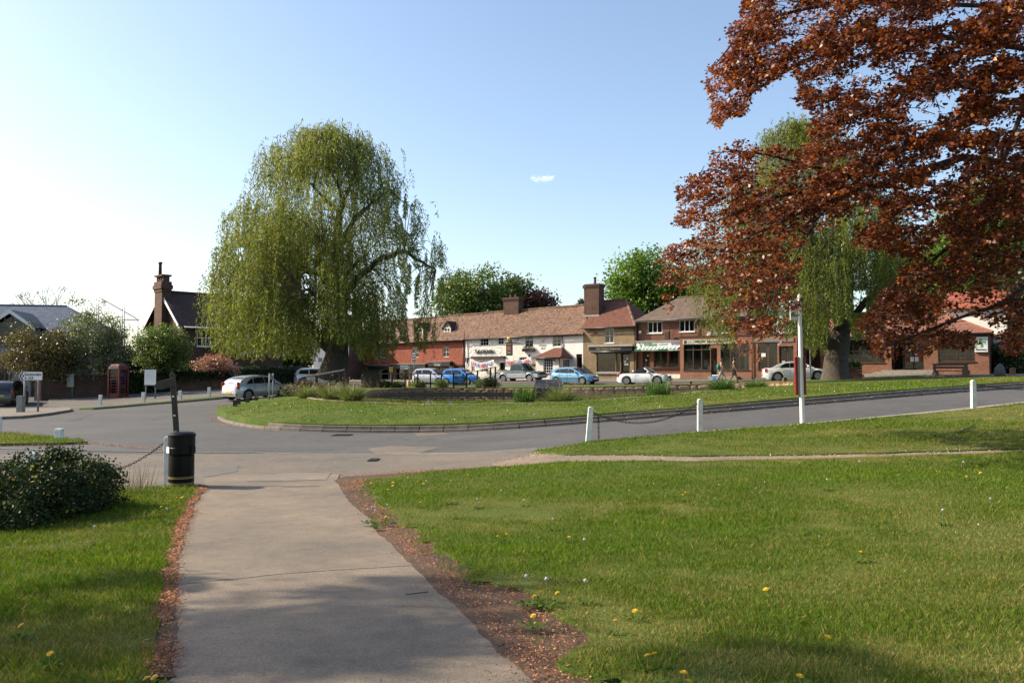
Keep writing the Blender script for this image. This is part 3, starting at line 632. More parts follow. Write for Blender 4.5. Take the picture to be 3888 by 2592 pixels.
# pebbledash / rough plaster of the inn
m,nt,b,oo = _nt('rough_plaster');nn = noise(nt,5.5,2,.5,objco(nt));r = ramp(nt,[(.3,(.66,.61,.53)),(.6,(.80,.76,.69))]);nt.links.new(nn.outputs['Fac'],r.inputs[0]);nt.links.new(r.outputs[0],b.inputs['Base Color']);b.inputs['Roughness'].default_value = .9;bump(nt,b,nn.outputs['Fac'],1.0,.16);M_plaster = m
PHI = math.radians(33);P0 = Vector((6.85,80.0));DIR = Vector((math.cos(PHI),-math.sin(PHI)));NRM = Vector((math.sin(PHI),math.cos(PHI)))
class Bld:
    def __init__(s,name,label,cat,sx=None,phi=PHI,c=0.0,bz=None,p0=None,base=P0):
        if p0 is None:
            d_ = Vector((math.cos(phi),-math.sin(phi)));n_ = Vector((math.sin(phi),math.cos(phi)));q0 = Vector(base) + n_ * c
            a = (sx - 1944) / FPX;t = (a * q0.y - q0.x) / (d_.x - a * d_.y);p = q0 + d_ * t
        else: p = Vector(p0)
        z = tz(p.x,p.y) + .09 if bz is None else bz
        s.o = Vector((p.x,p.y,z));s.rz = -phi;s.root = empty(name,s.o,s.rz,label,cat);s.holes = {}
        s.Ri = Matrix.Rotation(-s.rz,3,'Z')
    def px(s,t,x,y,c=0.0):
        r = s.Ri @ ray(t,x,y);o = s.Ri @ (Vector((0,0,EYE)) - s.o);k = (c - o.y) / r.y
        return o.x + r.x * k,o.z + r.z * k
    def pxs(s,t,x,y,c=0.0):           # on a plane x = c (a return wall): gives (y, z)
        r = s.Ri @ ray(t,x,y);o = s.Ri @ (Vector((0,0,EYE)) - s.o);k = (c - o.x) / r.x
        return o.y + r.y * k,o.z + r.z * k
    def rect(s,t,x0,y0,x1,y1,c=0.0):
        xm,ym = (x0 + x1) / 2,(y0 + y1) / 2
        return s.px(t,x0,ym,c)[0],s.px(t,x1,ym,c)[0],s.px(t,xm,y1,c)[1],s.px(t,xm,y0,c)[1]
    def wall(s,x0,x1,z0,zl,zr,mat,c=0.0,name='wall',rev=.14,key=None):
        H = s.holes.get(key if key is not None else c,[])
        H = [(max(x0 + .02,a),min(x1 - .02,b),max(z0 + .02,e),f) for a,b,e,f in H if b > x0 and a < x1]
        top = lambda x: zl + (zr - zl) * (x - x0) / (x1 - x0);mt = min(zl,zr) - .02
        H = [(a,b,e,min(f,mt)) for a,b,e,f in H]
        X = sorted({round(v,4) for v in [x0,x1] + [h[0] for h in H] + [h[1] for h in H]});Z = sorted({round(v,4) for v in [z0,mt] + [h[2] for h in H] + [h[3] for h in H]})
        mb = MB()
        for i in range(len(X) - 1):
            for j in range(len(Z) - 1):
                xm,zm = (X[i] + X[i + 1]) / 2,(Z[j] + Z[j + 1]) / 2
                if any(a < xm < b and e < zm < f for a,b,e,f in H): continue
                mb.add([(X[i],c,Z[j]),(X[i + 1],c,Z[j]),(X[i + 1],c,Z[j + 1]),(X[i],c,Z[j + 1])],[(0,1,2,3)])
            mb.add([(X[i],c,mt),(X[i + 1],c,mt),(X[i + 1],c,top(X[i + 1])),(X[i],c,top(X[i]))],[(0,1,2,3)])
        for a,b,e,f in H:
            for p,q in (((a,e),(b,e)),((b,e),(b,f)),((b,f),(a,f)),((a,f),(a,e))):
                mb.add([(p[0],c,p[1]),(q[0],c,q[1]),(q[0],c + rev,q[1]),(p[0],c + rev,p[1])],[(0,1,2,3)])
        me = bpy.data.meshes.new(name);me.from_pydata(mb.v,[],mb.f);me.update();o = bpy.data.objects.new(name,me);link(o,s.root);me.materials.append(mat);return o
    def shell(s,x0,x1,z0,zl,zr,depth,mat,c=0.0,gable=None,floors=()):
        # side and back walls, floors; gable=(ridge_y, ridge_zL, ridge_zR)
        for x,z in ((x0,zl),(x1,zr)):
            pts = [(c,z0),(c + depth,z0),(c + depth,z)] + ([(gable[0],gable[1] if x == x0 else gable[2])] if gable else []) + [(c,z)]
            mb = MB();n = len(pts);e = .12 if x == x0 else -.12
            V = [(x,p[0],p[1]) for p in pts] + [(x + e,p[0] ,p[1]) for p in pts]
            mb.add(V,[tuple(range(n)),tuple(range(2 * n - 1,n - 1,-1))] + [(i,(i + 1) % n,(i + 1) % n + n,i + n) for i in range(1,n - 1)]);mb.build('wall',mat,s.root)
        MB().box(x0,x1,c + depth - .1,c + depth,z0,min(zl,zr)).build('wall',mat,s.root)
        for z in floors: MB().box(x0 + .13,x1 - .13,c + .16,c + depth - .12,z - .12,z).build('floor_slab',M_in,s.root)
    def hole(s,r,c=0.0): s.holes.setdefault(c,[]).append(r)
    def win(s,r,cols=2,rows=2,c=0.0,frame=None,glass=None,curtain=None,fw=.06,bar=.028,rec=.07,sill=None,name='window',hole=True,blind=0):
        x0,x1,z0,z1 = r;frame = frame or M_white;glass = glass or M_glass
        if hole: s.hole(r,c)
        y0 = c + rec;y1 = y0 + .05;mb = MB()
        mb.box(x0,x1,y0,y1,z0,z0 + fw);mb.box(x0,x1,y0,y1,z1 - fw,z1);mb.box(x0,x0 + fw,y0,y1,z0 + fw,z1 - fw);mb.box(x1 - fw,x1,y0,y1,z0 + fw,z1 - fw)
        cw = (x1 - x0 - 2 * fw) / cols;ch = (z1 - z0 - 2 * fw) / rows
        for i in range(1,cols): xx = x0 + fw + cw * i;mb.box(xx - bar / 2,xx + bar / 2,y0 + .004,y1 - .004,z0 + fw,z1 - fw)
        for j in range(1,rows): zz = z0 + fw + ch * j;mb.box(x0 + fw,x1 - fw,y0 + .007,y1 - .007,zz - bar / 2,zz + bar / 2)
        w = mb.build(name,frame,s.root)
        for i in range(cols):
            for j in range(rows):
                a = x0 + fw + cw * i + bar / 2 * (i > 0);b2 = x0 + fw + cw * (i + 1) - bar / 2 * (i < cols - 1);e = z0 + fw + ch * j + bar / 2 * (j > 0);f = z0 + fw + ch * (j + 1) - bar / 2 * (j < rows - 1)
                MB().box(a,b2,y0 + .02,y0 + .03,e,f).build('pane',glass,w)
        if curtain:
            q = (x1 - x0) * curtain
            for xa,sg in ((x0 + .03,1),(x1 - .03,-1)):
                mb = MB();n = 7;pts = [(xa + sg * q * k / n,y1 + .1 + .03 * (k % 2)) for k in range(n + 1)]
                for k in range(n): mb.add([(*pts[k],z0),(*pts[k + 1],z0),(*pts[k + 1],z1),(*pts[k],z1)],[(0,1,2,3)])
                mb.build('curtain',M_cloth,w)
        if blind: MB().box(x0 + .04,x1 - .04,y1 + .04,y1 + .06,z1 - (z1 - z0) * blind,z1).build('blind',M_cloth,w)
        if sill is not None: MB().box(x0 - .06,x1 + .06,c - .07,c + rec,z0 - .07,z0).build('sill',sill,w)
        return w
    def box(s,name,x0,x1,y0,y1,z0,z1,mat,bevel=0,parent=None): return MB().box(x0,x1,y0,y1,z0,z1).build(name,mat,parent or s.root,bevel=bevel)
    def slope(s,corners,mat,name='roof',nu=24,nv=8,sag=.03,th=.09,parent=None,seed=0):
        # corners: eave left, eave right, ridge right, ridge left
        a,b,c,d = [np.array(q,float) for q in corners];V = [];r = np.random.default_rng(seed)
        nrm = np.cross(b - a,d - a);nrm = nrm / np.linalg.norm(nrm)
        for lay in (0,1):
            for j in range(nv + 1):
                for i in range(nu + 1):
                    u,v = i / nu,j / nv;p = (a * (1 - u) + b * u) * (1 - v) + (d * (1 - u) + c * u) * v
                    p = p + nrm * (sag * 2 * (vnoise(np.array(p[0]),np.array(p[2] * 1.3),1.9,seed) - .5) - lay * th);V.append(p)
        m = (nu + 1) * (nv + 1);id_ = lambda l,j,i: l * m + j * (nu + 1) + i;F = []
        for j in range(nv):
            for i in range(nu):
                F.append((id_(0,j,i),id_(0,j,i + 1),id_(0,j + 1,i + 1),id_(0,j + 1,i)));F.append((id_(1,j,i),id_(1,j + 1,i),id_(1,j + 1,i + 1),id_(1,j,i + 1)))
        for i in range(nu): F.append((id_(0,0,i),id_(1,0,i),id_(1,0,i + 1),id_(0,0,i + 1)))
        for j in range(nv):
            F.append((id_(0,j,0),id_(0,j + 1,0),id_(1,j + 1,0),id_(1,j,0)));F.append((id_(0,j,nu),id_(1,j,nu),id_(1,j + 1,nu),id_(0,j + 1,nu)))
        mb = MB();mb.add(V,F);return mb.build(name,mat,parent or s.root)
    def ridge(s,p,q,mat,r=.11,n=None,sag=0):
        mb = MB();p,q = Vector(p),Vector(q);n = n or max(2,int((q - p).length / .4))
        for i in range(n):
            a,b2 = p.lerp(q,i / n),p.lerp(q,(i + .96) / n);mb.tube([a,b2],[r,r * 1.08],6)
        return mb.build('ridge_tiles',mat,s.root)
    def chimney(s,x0,x1,y0,y1,z0,z1,mat,pots=1,potz=.5):
        st = s.box('chimney',x0,x1,y0,y1,z0,z1 - .35,mat)
        MB().box(x0 - .06,x1 + .06,y0 - .06,y1 + .06,z1 - .35,z1 - .2).box(x0 - .12,x1 + .12,y0 - .12,y1 + .12,z1 - .2,z1).build('corbel',mat,st)
        for k in range(pots):
            xx = x0 + (x1 - x0) * (k + 1) / (pots + 1);MB().lathe([(.13,z1 - .02),(.12,z1 + potz * .8),(.15,z1 + potz * .82),(.15,z1 + potz),(.1,z1 + potz)],10,Matrix.Translation((xx,(y0 + y1) / 2,0))).build('chimney_pot',M_brown,st,smooth=True,sharp=40)
        return st
    def pipe(s,x,y,z0,z1,mat=None,r=.045): return MB().tube([(x,y,z0),(x,y,z1)],r,8).build('downpipe',mat or M_black,s.root,smooth=True)
    def gutter(s,a,b2,mat=None): return MB().tube([a,b2],.065,8).build('gutter',mat or M_black,s.root,smooth=True)
def cards(b,x0,x1,z0,z1,y,nx,nz,mats,parent,fill=.8,name='card',seed=0):
    r = random.Random(seed)
    for i in range(nx):
        for j in range(nz):
            if r.random() > fill + .12: continue
            w,h = (x1 - x0) / nx,(z1 - z0) / nz;a = x0 + w * (i + .1);e = z0 + h * (j + .12)
            MB().box(a,a + w * .8,y,y + .006,e,e + h * .76).build(name,r.choice(mats),parent)
M_cards = [plain('card_white',(.65,.65,.66),.6,.25,14),plain('card_photo',(.35,.38,.34),.6,.7,9),plain('card_sky',(.42,.48,.55),.6,.5,9)]
# ---------- the inn
pub = Bld('inn','long white rendered village inn with a sagging clay tile roof and corner bay','pub',1767)
PT,PD = 'Z3',7.2
xR = pub.px(PT,1965,900)[0];zl = pub.px(PT,410,650)[1];zr = pub.px(PT,1950,585)[1];ry = 3.5
rzl = pub.px(PT,410,318,ry)[1];rzr = pub.px(PT,1985,198,ry)[1]
W_ = lambda *a,**k: pub.win(pub.rect(PT,*a),**k)
W_(600,640,715,742,cols=3,rows=2,curtain=.2,fw=.07);W_(838,625,914,724,cols=2,rows=2,curtain=.25);W_(1197,610,1305,762,cols=2,rows=3,curtain=.35);W_(1562,604,1674,752,cols=2,rows=3,curtain=.35)
W_(488,938,532,1085,cols=2,rows=3);W_(612,945,706,1085,cols=3,rows=3);W_(1120,890,1222,1052,cols=3,rows=4)
dr = pub.rect(PT,852,930,942,1130);pub.hole(dr)
xA = pub.px(PT,1875,1000)[0];zA = pub.px(PT,1920,850)[1]
pub.hole((xA,xR - .1,-.4,zA))                                   # passage under the right end
xM = pub.px(PT,935,800)[0]
pub.holes['l'] = [h for h in pub.holes[0] if h[0] < xM];pub.holes['r'] = [h for h in pub.holes[0] if h[0] > xM]
zm = zl + (zr - zl) * xM / xR
pub.wall(0,xM,-.6,zl,zm,M_plaster,key='l');pub.wall(xM,xR,-.6,zm,zr,M_render,key='r')
pub.shell(0,xR,-.6,zl,zr,PD,M_render,gable=(ry,rzl - .1,rzr - .1),floors=(.02,2.35))
MB().box(xA - .1,xA,.05,PD - .2,-.5,zA).build('passage_wall',M_dark,pub.root);MB().box(xA,xR - .12,2.6,2.7,-.5,zA).build('passage_gate',M_dark,pub.root);MB().box(xA,xR - .12,.02,2.7,zA,zA + .1).build('passage_ceiling',M_dark,pub.root)
pub.slope([(-.05,-.32,zl - .02),(xR + .1,-.32,zr - .02),(xR + .1,ry,rzr),(-.05,ry,rzl)],M_tile_old,sag=.09,nu=60,nv=14,seed=3)
pub.slope([(xR + .1,PD + .3,zr - .05),(-.05,PD + .3,zl - .05),(-.05,ry,rzl),(xR + .1,ry,rzr)],M_tile_old,sag=.05,seed=4)
pub.ridge((-.05,ry,rzl),(xR + .1,ry,rzr),M_tile_old)
pub.gutter((0,-.38,zl - .06),(xR,-.38,zr - .06));pub.pipe(pub.px(PT,430,800)[0],-.08,-.3,zl - .1,M_white);pub.pipe(pub.px(PT,1690,680)[0],-.08,pub.px(PT,1690,760)[1],zr - .1)
a = pub.rect(PT,945,105,1180,250,ry);pub.chimney(a[0],a[1] - .35,ry - .5,ry + .5,a[2] - .8,a[3],M_bk_dark,pots=2,potz=.35)
# plaster band, door, lantern shelf, lettering
a = pub.rect(PT,500,880,795,910);pub.box('shelf',a[0],a[1],-.3,-.01,a[2],a[3],M_dark);a = pub.rect(PT,798,878,938,908);pub.box('door_hood',a[0],a[1],-.5,-.01,a[2],a[3],M_dark)
dfr = MB().box(dr[0],dr[0] + .09,.03,.12,dr[2],dr[3]).box(dr[1] - .09,dr[1],.03,.12,dr[2],dr[3]).box(dr[0] + .09,dr[1] - .09,.03,.12,dr[3] - .25,dr[3]).build('door_frame',M_white,pub.root)
dd = pub.box('door',dr[0] + .09,dr[1] - .09,.5,.55,dr[2],dr[3] - .25,M_brown);MB().box(dr[1] - .22,dr[1] - .17,.45,.5,dr[2] + 1,dr[2] + 1.1).build('handle',M_gold,dd)
a = pub.rect(PT,535,790,782,838);text('THE CROWN',pub.root,M_black,a[0],-.09,a[2],width=a[1] - a[0],maxh=a[3] - a[2],depth=.05)
for s_,y0_,y1_ in (('16',655,695),('Century',705,745),('Inn',755,785)):
    a = pub.rect(PT,{'16': 1415,'Century': 1380,'Inn': 1405}[s_],y0_,{'16': 1460,'Century': 1482,'Inn': 1465}[s_],y1_);text(s_,pub.root,M_lead,a[0],-.015,a[2],width=a[1] - a[0],maxh=a[3] - a[2],shear=.4)
# corner bay
by = -2.1;bx0 = pub.px(PT,1340,1000,by)[0];bx1 = pub.px(PT,1652,1000,by)[0];bz = pub.px(PT,1500,892,by)[1]
pub.win(pub.rect(PT,1440,908,1566,1103,by),cols=4,rows=5,c=by,sill=M_black);pub.wall(bx0,bx1,-.6,bz,bz,M_cream,c=by)
MB().box(bx0,bx0 + .1,by + .002,0,-.6,bz).build('wall',M_cream,pub.root)
# right return of the bay, with its own window
ret = Bld.__new__(Bld);ret.o = pub.o + Matrix.Rotation(pub.rz,3,'Z') @ Vector((bx1,by,0));ret.rz = pub.rz + math.pi / 2;ret.holes = {};ret.Ri = Matrix.Rotation(-ret.rz,3,'Z')
ret.root = bpy.data.objects.new('bay_return',None);link(ret.root,pub.root);ret.root.location = (bx1,by,0);ret.root.rotation_euler = (0,0,math.pi / 2)
ret_kids0 = set(o.name for o in bpy.data.objects)
ret.win(ret.rect(PT,1702,916,1796,1056),cols=3,rows=4);ret.wall(0.002,-by + .3,-.6,bz,bz,M_cream)
for o in [o for o in ret.root.children]:
    o.parent = pub.root;o.location = (bx1,by,0);o.rotation_euler = (0,0,math.pi / 2)
bpy.data.objects.remove(ret.root)
az = pub.px(PT,1630,765,-.05)[1];e = .3;bxr = bx1 + .02
pub.slope([(bx0 - e,by - e,bz - .03),(bxr + e,by - e,bz - .03),(bxr - .9,-.02,az),(bx0 + .9,-.02,az)],M_tile_red,name='bay_roof',sag=.02)
pub.slope([(bxr + e,by - e,bz - .03),(bxr + e,.05,bz - .03),(bxr - .9,.0,az + .004),(bxr - .9,-.02,az)],M_tile_red,name='bay_roof',sag=.01,nu=8)
pub.slope([(bx0 - e,.05,bz - .03),(bx0 - e,by - e,bz - .03),(bx0 + .9,-.02,az),(bx0 + .9,0,az + .004)],M_tile_red,name='bay_roof',sag=.01,nu=8)
pub.ridge((bxr + e,by - e,bz),(bxr - .9,-.02,az + .02),M_tile_red,r=.08);pub.gutter((bx0 - e,by - e - .04,bz - .08),(bxr + e,by - e - .04,bz - .08));pub.pipe(bx1 + .06,by - .06,-.3,bz - .1)
def on(b,x,y,z): return b.o + Matrix.Rotation(b.rz,3,'Z') @ Vector((x,y,z))
# hanging sign with crown
a = pub.rect(PT,948,718,1032,872,-1.0);sgn = empty('hanging_sign',on(pub,(a[0] + a[1]) / 2,-1.0,a[2]),pub.rz,'tall dark hanging inn sign with a painted crown under a gilt crown','pub sign')
w,h = (a[1] - a[0]) / 2,a[3] - a[2]
MB().box(-w,w,-.04,.04,0,h).build('board',M_dark,sgn,bevel=.01);MB().box(-w + .07,w - .07,-.05,-.041,.07,h - .07).build('panel',plain('sign_green',(.02,.035,.02),.4,.3,6),sgn)
crn = [(-.22,.5),(.22,.5),(.22,.58),(.3,.95),(.16,.8),(.1,1.0),(0,.82),(-.1,1.0),(-.16,.8),(-.3,.95),(-.22,.58)];k = w / .42
MB().prism([(x * k,z * k + .1 * h) for x,z in crn],-.062,-.051).build('painted_crown',plain('crown_red',(.3,.05,.03),.5,.4,10),sgn)
MB().box(-.2 * k,.2 * k,-.063,-.052,.3 * k,.4 * k).build('painted_cushion',M_gold,sgn)
MB().box(-w - .1,w + .35,-.05,.05,h + .05,h + .16).box(-w * .7,-w * .6,-.02,.02,h,h + .06).box(w * .6,w * .7,-.02,.02,h,h + .06).build('bracket',M_black,sgn)
MB().tube([(w + .3,0,h + .1),(w + .3,.95,h + .1)],.04).tube([(w + .3,.0,h + .1),(w + .3,.95,h + .75)],.025).build('arm',M_black,sgn)
g = MB()
for k_ in range(6):
    t = math.pi * k_ / 6;g.tube([(.3 * w / .42 * math.cos(u) * math.cos(t),.3 * w / .42 * math.cos(u) * math.sin(t) * .6,h + .3 + .5 * w / .42 * max(0,math.sin(u))) for u in np.linspace(0,math.pi,9)],.035,6)
g.lathe([(.33 * w / .42,h + .17),(.33 * w / .42,h + .33),(.28 * w / .42,h + .33)],14).build('gilt_crown',M_gold,sgn,smooth=True,sharp=50)
# window box, hanging baskets, lanterns
M_fol = leafmat('planter_leaf',[(.03,.05,.01),(.07,.12,.02),(.12,.16,.04)],trans=.25)
M_flow = leafmat('planter_flower',[(.5,.04,.03),(.6,.3,.05),(.7,.6,.55)],trans=.2,ncol=.05)
def puff(name,center,rad,n,size,mat,parent,seed=0,flat=1.0,droop=0):
    r = np.random.default_rng(seed);d = r.normal(0,1,(n,3));d /= np.linalg.norm(d,axis=1)[:,None];p = d * (r.random(n) ** .4)[:,None] * np.array(rad) + np.array(center)
    return leaves(name,p,size,mat,parent,r)
def leaves(name,P,size,mat,parent,r,aspect=.6,var=None,nrm=None,up=.0,fold=True):
    n = len(P);A = r.normal(0,1,(n,3));A[:,2] -= up;A /= np.linalg.norm(A,axis=1)[:,None]
    N = r.normal(0,1,(n,3)) if nrm is None else nrm + r.normal(0,.5,(n,3));B = np.cross(N,A);B /= np.maximum(np.linalg.norm(B,axis=1),1e-6)[:,None]
    s = (size * r.uniform(.65,1.3,n))[:,None];C = np.cross(A,B)
    V = np.empty((n,4,3));V[:,0] = P;V[:,1] = P + A * s * .5 + B * s * aspect * .5 + C * s * .12;V[:,2] = P + A * s;V[:,3] = P + A * s * .5 - B * s * aspect * .5 + C * s * .12
    v = r.random(n) if var is None else var
    return npmesh(name,V.reshape(-1,3),np.arange(n * 4).reshape(-1,4),mat,parent,var=np.repeat(v,4))
a = pub.rect(PT,1170,770,1326,815,-.15);wb = empty('window_box',on(pub,(a[0] + a[1]) / 2,-.2,a[2]),pub.rz,'black window box with pale flowers under the upper inn window','window box')
wd = (a[1] - a[0]) / 2;MB().box(-wd,wd,-.15,.15,0,.28).build('trough',M_black,wb,bevel=.01);puff('flowers',(0,0,.38),(wd,.2,.2),260,.1,M_fol,wb,1);puff('blossom',(0,-.02,.42),(wd,.2,.2),60,.07,M_flow,wb,2)
for i,(x,y,lb) in enumerate(((575,995,'small hanging flower basket beside the ground floor windows under the inn lettering'),(1042,962,'hanging flower basket between the inn door and the large ground floor window'),(1316,990,'hanging flower basket on the white wall beside the corner bay'))):
    p = pub.px(PT,x,y,-.45);hb = empty('hanging_basket',on(pub,p[0],-.45,p[1]),pub.rz,lb,'hanging basket')
    MB().lathe([(.03,-.2),(.2,-.1),(.26,.05),(.22,.05)],12).build('basket',M_dark,hb,smooth=True);puff('plants',(0,0,.05),(.3,.3,.25),160,.09,M_flow if i else M_fol,hb,5 + i)
    MB().tube([(0,0,0),(0,0,.55),(0,.25,.62),(0,.44,.62)],.012,5).build('bracket',M_black,hb)
for i,(x,y,c) in enumerate(((1580,950,by),(770,925,0),(1255,885,0))):
    p = pub.px(PT,x,y,c - .25);lt = empty('wall_lantern',on(pub,p[0],c - .25,p[1]),pub.rz,('black wall lantern on the front of the corner bay','black wall lantern left of the inn door','black wall lantern above the end of the banner')[i],'lantern')
    MB().lathe([(.05,-.16),(.11,.1),(.13,.12),(.02,.22),(.02,.26)],6).build('lamp',M_black,lt);MB().lathe([(.07,-.12),(.1,.09)],6).build('glass',M_white,lt);MB().tube([(0,0,.2),(0,.22,.28)],.015,5).build('arm',M_black,lt)
# banners
M_ban = [plain('banner_white',(.72,.72,.74),.7,.12,6),plain('banner_red',(.45,.04,.05),.7,.2,6),plain('banner_blue',(.05,.09,.32),.7,.2,6)]
def banner(pts,words,label,h=.62,cs=-.7):
    root = empty('banner',on(pub,*(lambda q: (q[0],cs,q[1]))(pub.px(PT,*pts[0],cs))),pub.rz,label,'banner','fabric banners strung across the inn front')
    P = [pub.px(PT,x,y,cs) for x,y in pts];x00,z00 = P[0];mb = MB()
    for i in range(len(P) - 1):
        n = 4
        for k in range(n):
            u0,u1 = k / n,(k + 1) / n;a = (P[i][0] + (P[i + 1][0] - P[i][0]) * u0 - x00,P[i][1] + (P[i + 1][1] - P[i][1]) * u0 - z00);b_ = (P[i][0] + (P[i + 1][0] - P[i][0]) * u1 - x00,P[i][1] + (P[i + 1][1] - P[i][1]) * u1 - z00)
            wv = lambda s: .05 * math.sin(s * 3.1 + i * 5)
            mb.add([(a[0],wv(u0),a[1] - h),(b_[0],wv(u1),b_[1] - h),(b_[0],wv(u1) * .3,b_[1]),(a[0],wv(u0) * .3,a[1])],[(0,1,2,3)])
    o = mb.build('cloth',M_ban[0],root);sm = o.modifiers.new('s','SOLIDIFY');sm.thickness = .006
    for i,wd_ in enumerate(words):
        if not wd_: continue
        L = P[i + 1][0] - P[i][0];an = math.atan2(P[i + 1][1] - P[i][1],L);t = text(wd_,root,M_ban[1 + i % 2],P[i][0] - x00 + .08,-.08,P[i][1] - z00 - h * .82 + (P[i + 1][1] - P[i][1]) * .1,width=max(.2,L - .16),maxh=h * .62);t.rotation_euler = (0,-an,0)
    return root
banner([(500,932),(560,950),(612,965),(700,950),(785,920)],['RE','A','BEER','ALE'],'white banner with red and blue letters strung left of the inn door')
banner([(945,918),(1085,935),(1180,925),(1280,885)],['BEER','FEST','WEEK'],'white banner with red and blue letters strung right of the inn door')
banner([(440,1000),(492,1085)],['ALE'],'short white banner hanging steeply at the left corner of the inn',h=.5)
mt = MB();a = pub.rect(PT,810,1085,960,1120,-1.6)
rl = empty('barrier_rail',on(pub,a[0],-1.6,-.0),pub.rz,'low dark rail with banners in front of the inn door','rail');MB().tube([(0,0,0),(0,0,1.0),(a[1] - a[0],0,1.0),(a[1] - a[0],0,0)],.03).build('rail',M_black,rl);MB().box(.05,a[1] - a[0] - .05,-.02,.02,.45,.85).build('panel',M_ban[0],rl)
# ---------- tile-hung cottages with shops, left of the inn
th = Bld('tile_hung_cottages','red tile-hung cottages with dormers above small shops left of the inn','building',1330)
T2 = 'Y2';xR = th.px(T2,1640,900)[0] - .02;zl = zr = th.px(T2,1300,640)[1];zj = th.px(T2,1400,1050)[1];ry = 3.5
rzr = th.px(T2,1640,190,ry)[1];rzl = th.px(T2,600,275,ry)[1] - .25;zlL = th.px(T2,300,690)[1]
Wt = lambda *a,**k: th.win(th.rect(T2,*a),**k)
Wt(740,755,848,925,cols=2,rows=2);Wt(1258,750,1366,918,cols=2,rows=2);Wt(200,780,290,930,cols=2,rows=2)
th.holes['u'] = th.holes.pop(0)
th.wall(0,xR,zj,zlL,zr,M_tile_hung,key='u')
sh = [(20,1130,330,1390),(470,1120,610,1390),(780,1120,880,1390),(1065,1090,1185,1260),(1195,1090,1330,1380)]
for i,s_ in enumerate(sh): th.win(th.rect(T2,*s_,.12),c=.12,cols=2 if i in (0,) else 1,rows=1,frame=M_dark if i < 3 else M_brown,glass=M_shop,rec=.05)
dr = th.rect(T2,1445,1075,1530,1330,.12);th.win(dr,c=.12,cols=1,rows=2,frame=M_black,name='door');dr = th.rect(T2,640,1110,760,1400,.12);th.win(dr,c=.12,cols=1,rows=1,frame=M_black,name='door')
th.wall(0,xR,-.8,zj,zj,M_bk_orange,c=.12);MB().box(0,xR,-.03,.2,zj - .08,zj + .003).build('jetty',M_dark,th.root)
th.shell(0,xR,-.8,zlL,zr,PD,M_bk_red,gable=(ry,rzl - .1,rzr - .1),floors=(.02,2.4))
th.slope([(-.1,-.3,zlL - .02),(xR,-.3,zr - .02),(xR,ry,rzr),(-.1,ry,rzl)],M_tile_old,sag=.07,nu=60,nv=14,seed=9)
th.slope([(xR,PD + .3,zr - .05),(-.1,PD + .3,zlL - .05),(-.1,ry,rzl),(xR,ry,rzr)],M_tile_old,seed=2);th.ridge((-.1,ry,rzl),(xR,ry,rzr),M_tile_old)
th.gutter((0,-.36,zlL - .06),(xR,-.36,zr - .06));th.pipe(th.px(T2,1612,800)[0],-.07,-.3,zr - .1);th.pipe(xR - .05,-.1,zr,th.px(T2,1645,490)[1])
for fx in ((-10,1065,350,1135,''),(390,1040,960,1115,''),(1005,1000,1380,1075,'TEA ROOMS')):
    a = th.rect(T2,*fx[:4],-.45);f = th.box('fascia',a[0],a[1],-.45,.1,a[2],a[3],M_black,bevel=.01);MB().box(a[0] - .05,a[1] + .05,-.5,.1,a[3],a[3] + .06).build('fascia_cap',M_lead,f)
a = th.rect(T2,1100,1020,1230,1040,-.46);text('Tea Rooms',th.root,M_lead,a[0],-.462,a[2],width=a[1] - a[0]);a = th.rect(T2,1120,1048,1215,1066,-.46);text('EAT DRINK',th.root,M_white,a[0],-.462,a[2],width=a[1] - a[0])
for x,mt_ in ((1120,M_cloth),(1225,M_cloth),(200,M_white),(540,M_red),(830,M_red)):
    q = th.px(T2,x,1200,.6);MB().lathe([(.05,0),(.22,.25),(.2,.6),(.1,.7),(.12,.95),(.02,1.0)],10,Matrix.Translation((q[0],.6,q[1] - .4))).build('display_figure',mt_,th.root,smooth=True)
a = th.rect(T2,1370,1140,1420,1280,-.2);bd = empty('menu_board',on(th,(a[0] + a[1]) / 2,-.2,a[2]),th.rz,'black menu board with white lines beside the cottage shop door','board');MB().box(-.3,.3,-.02,.02,0,a[3] - a[2]).build('board',M_black,bd)
for k in range(7): MB().box(-.2,.2 - .04 * (k % 3),-.03,-.021,.12 + k * .18,.2 + k * .18).build('line',M_white,bd)
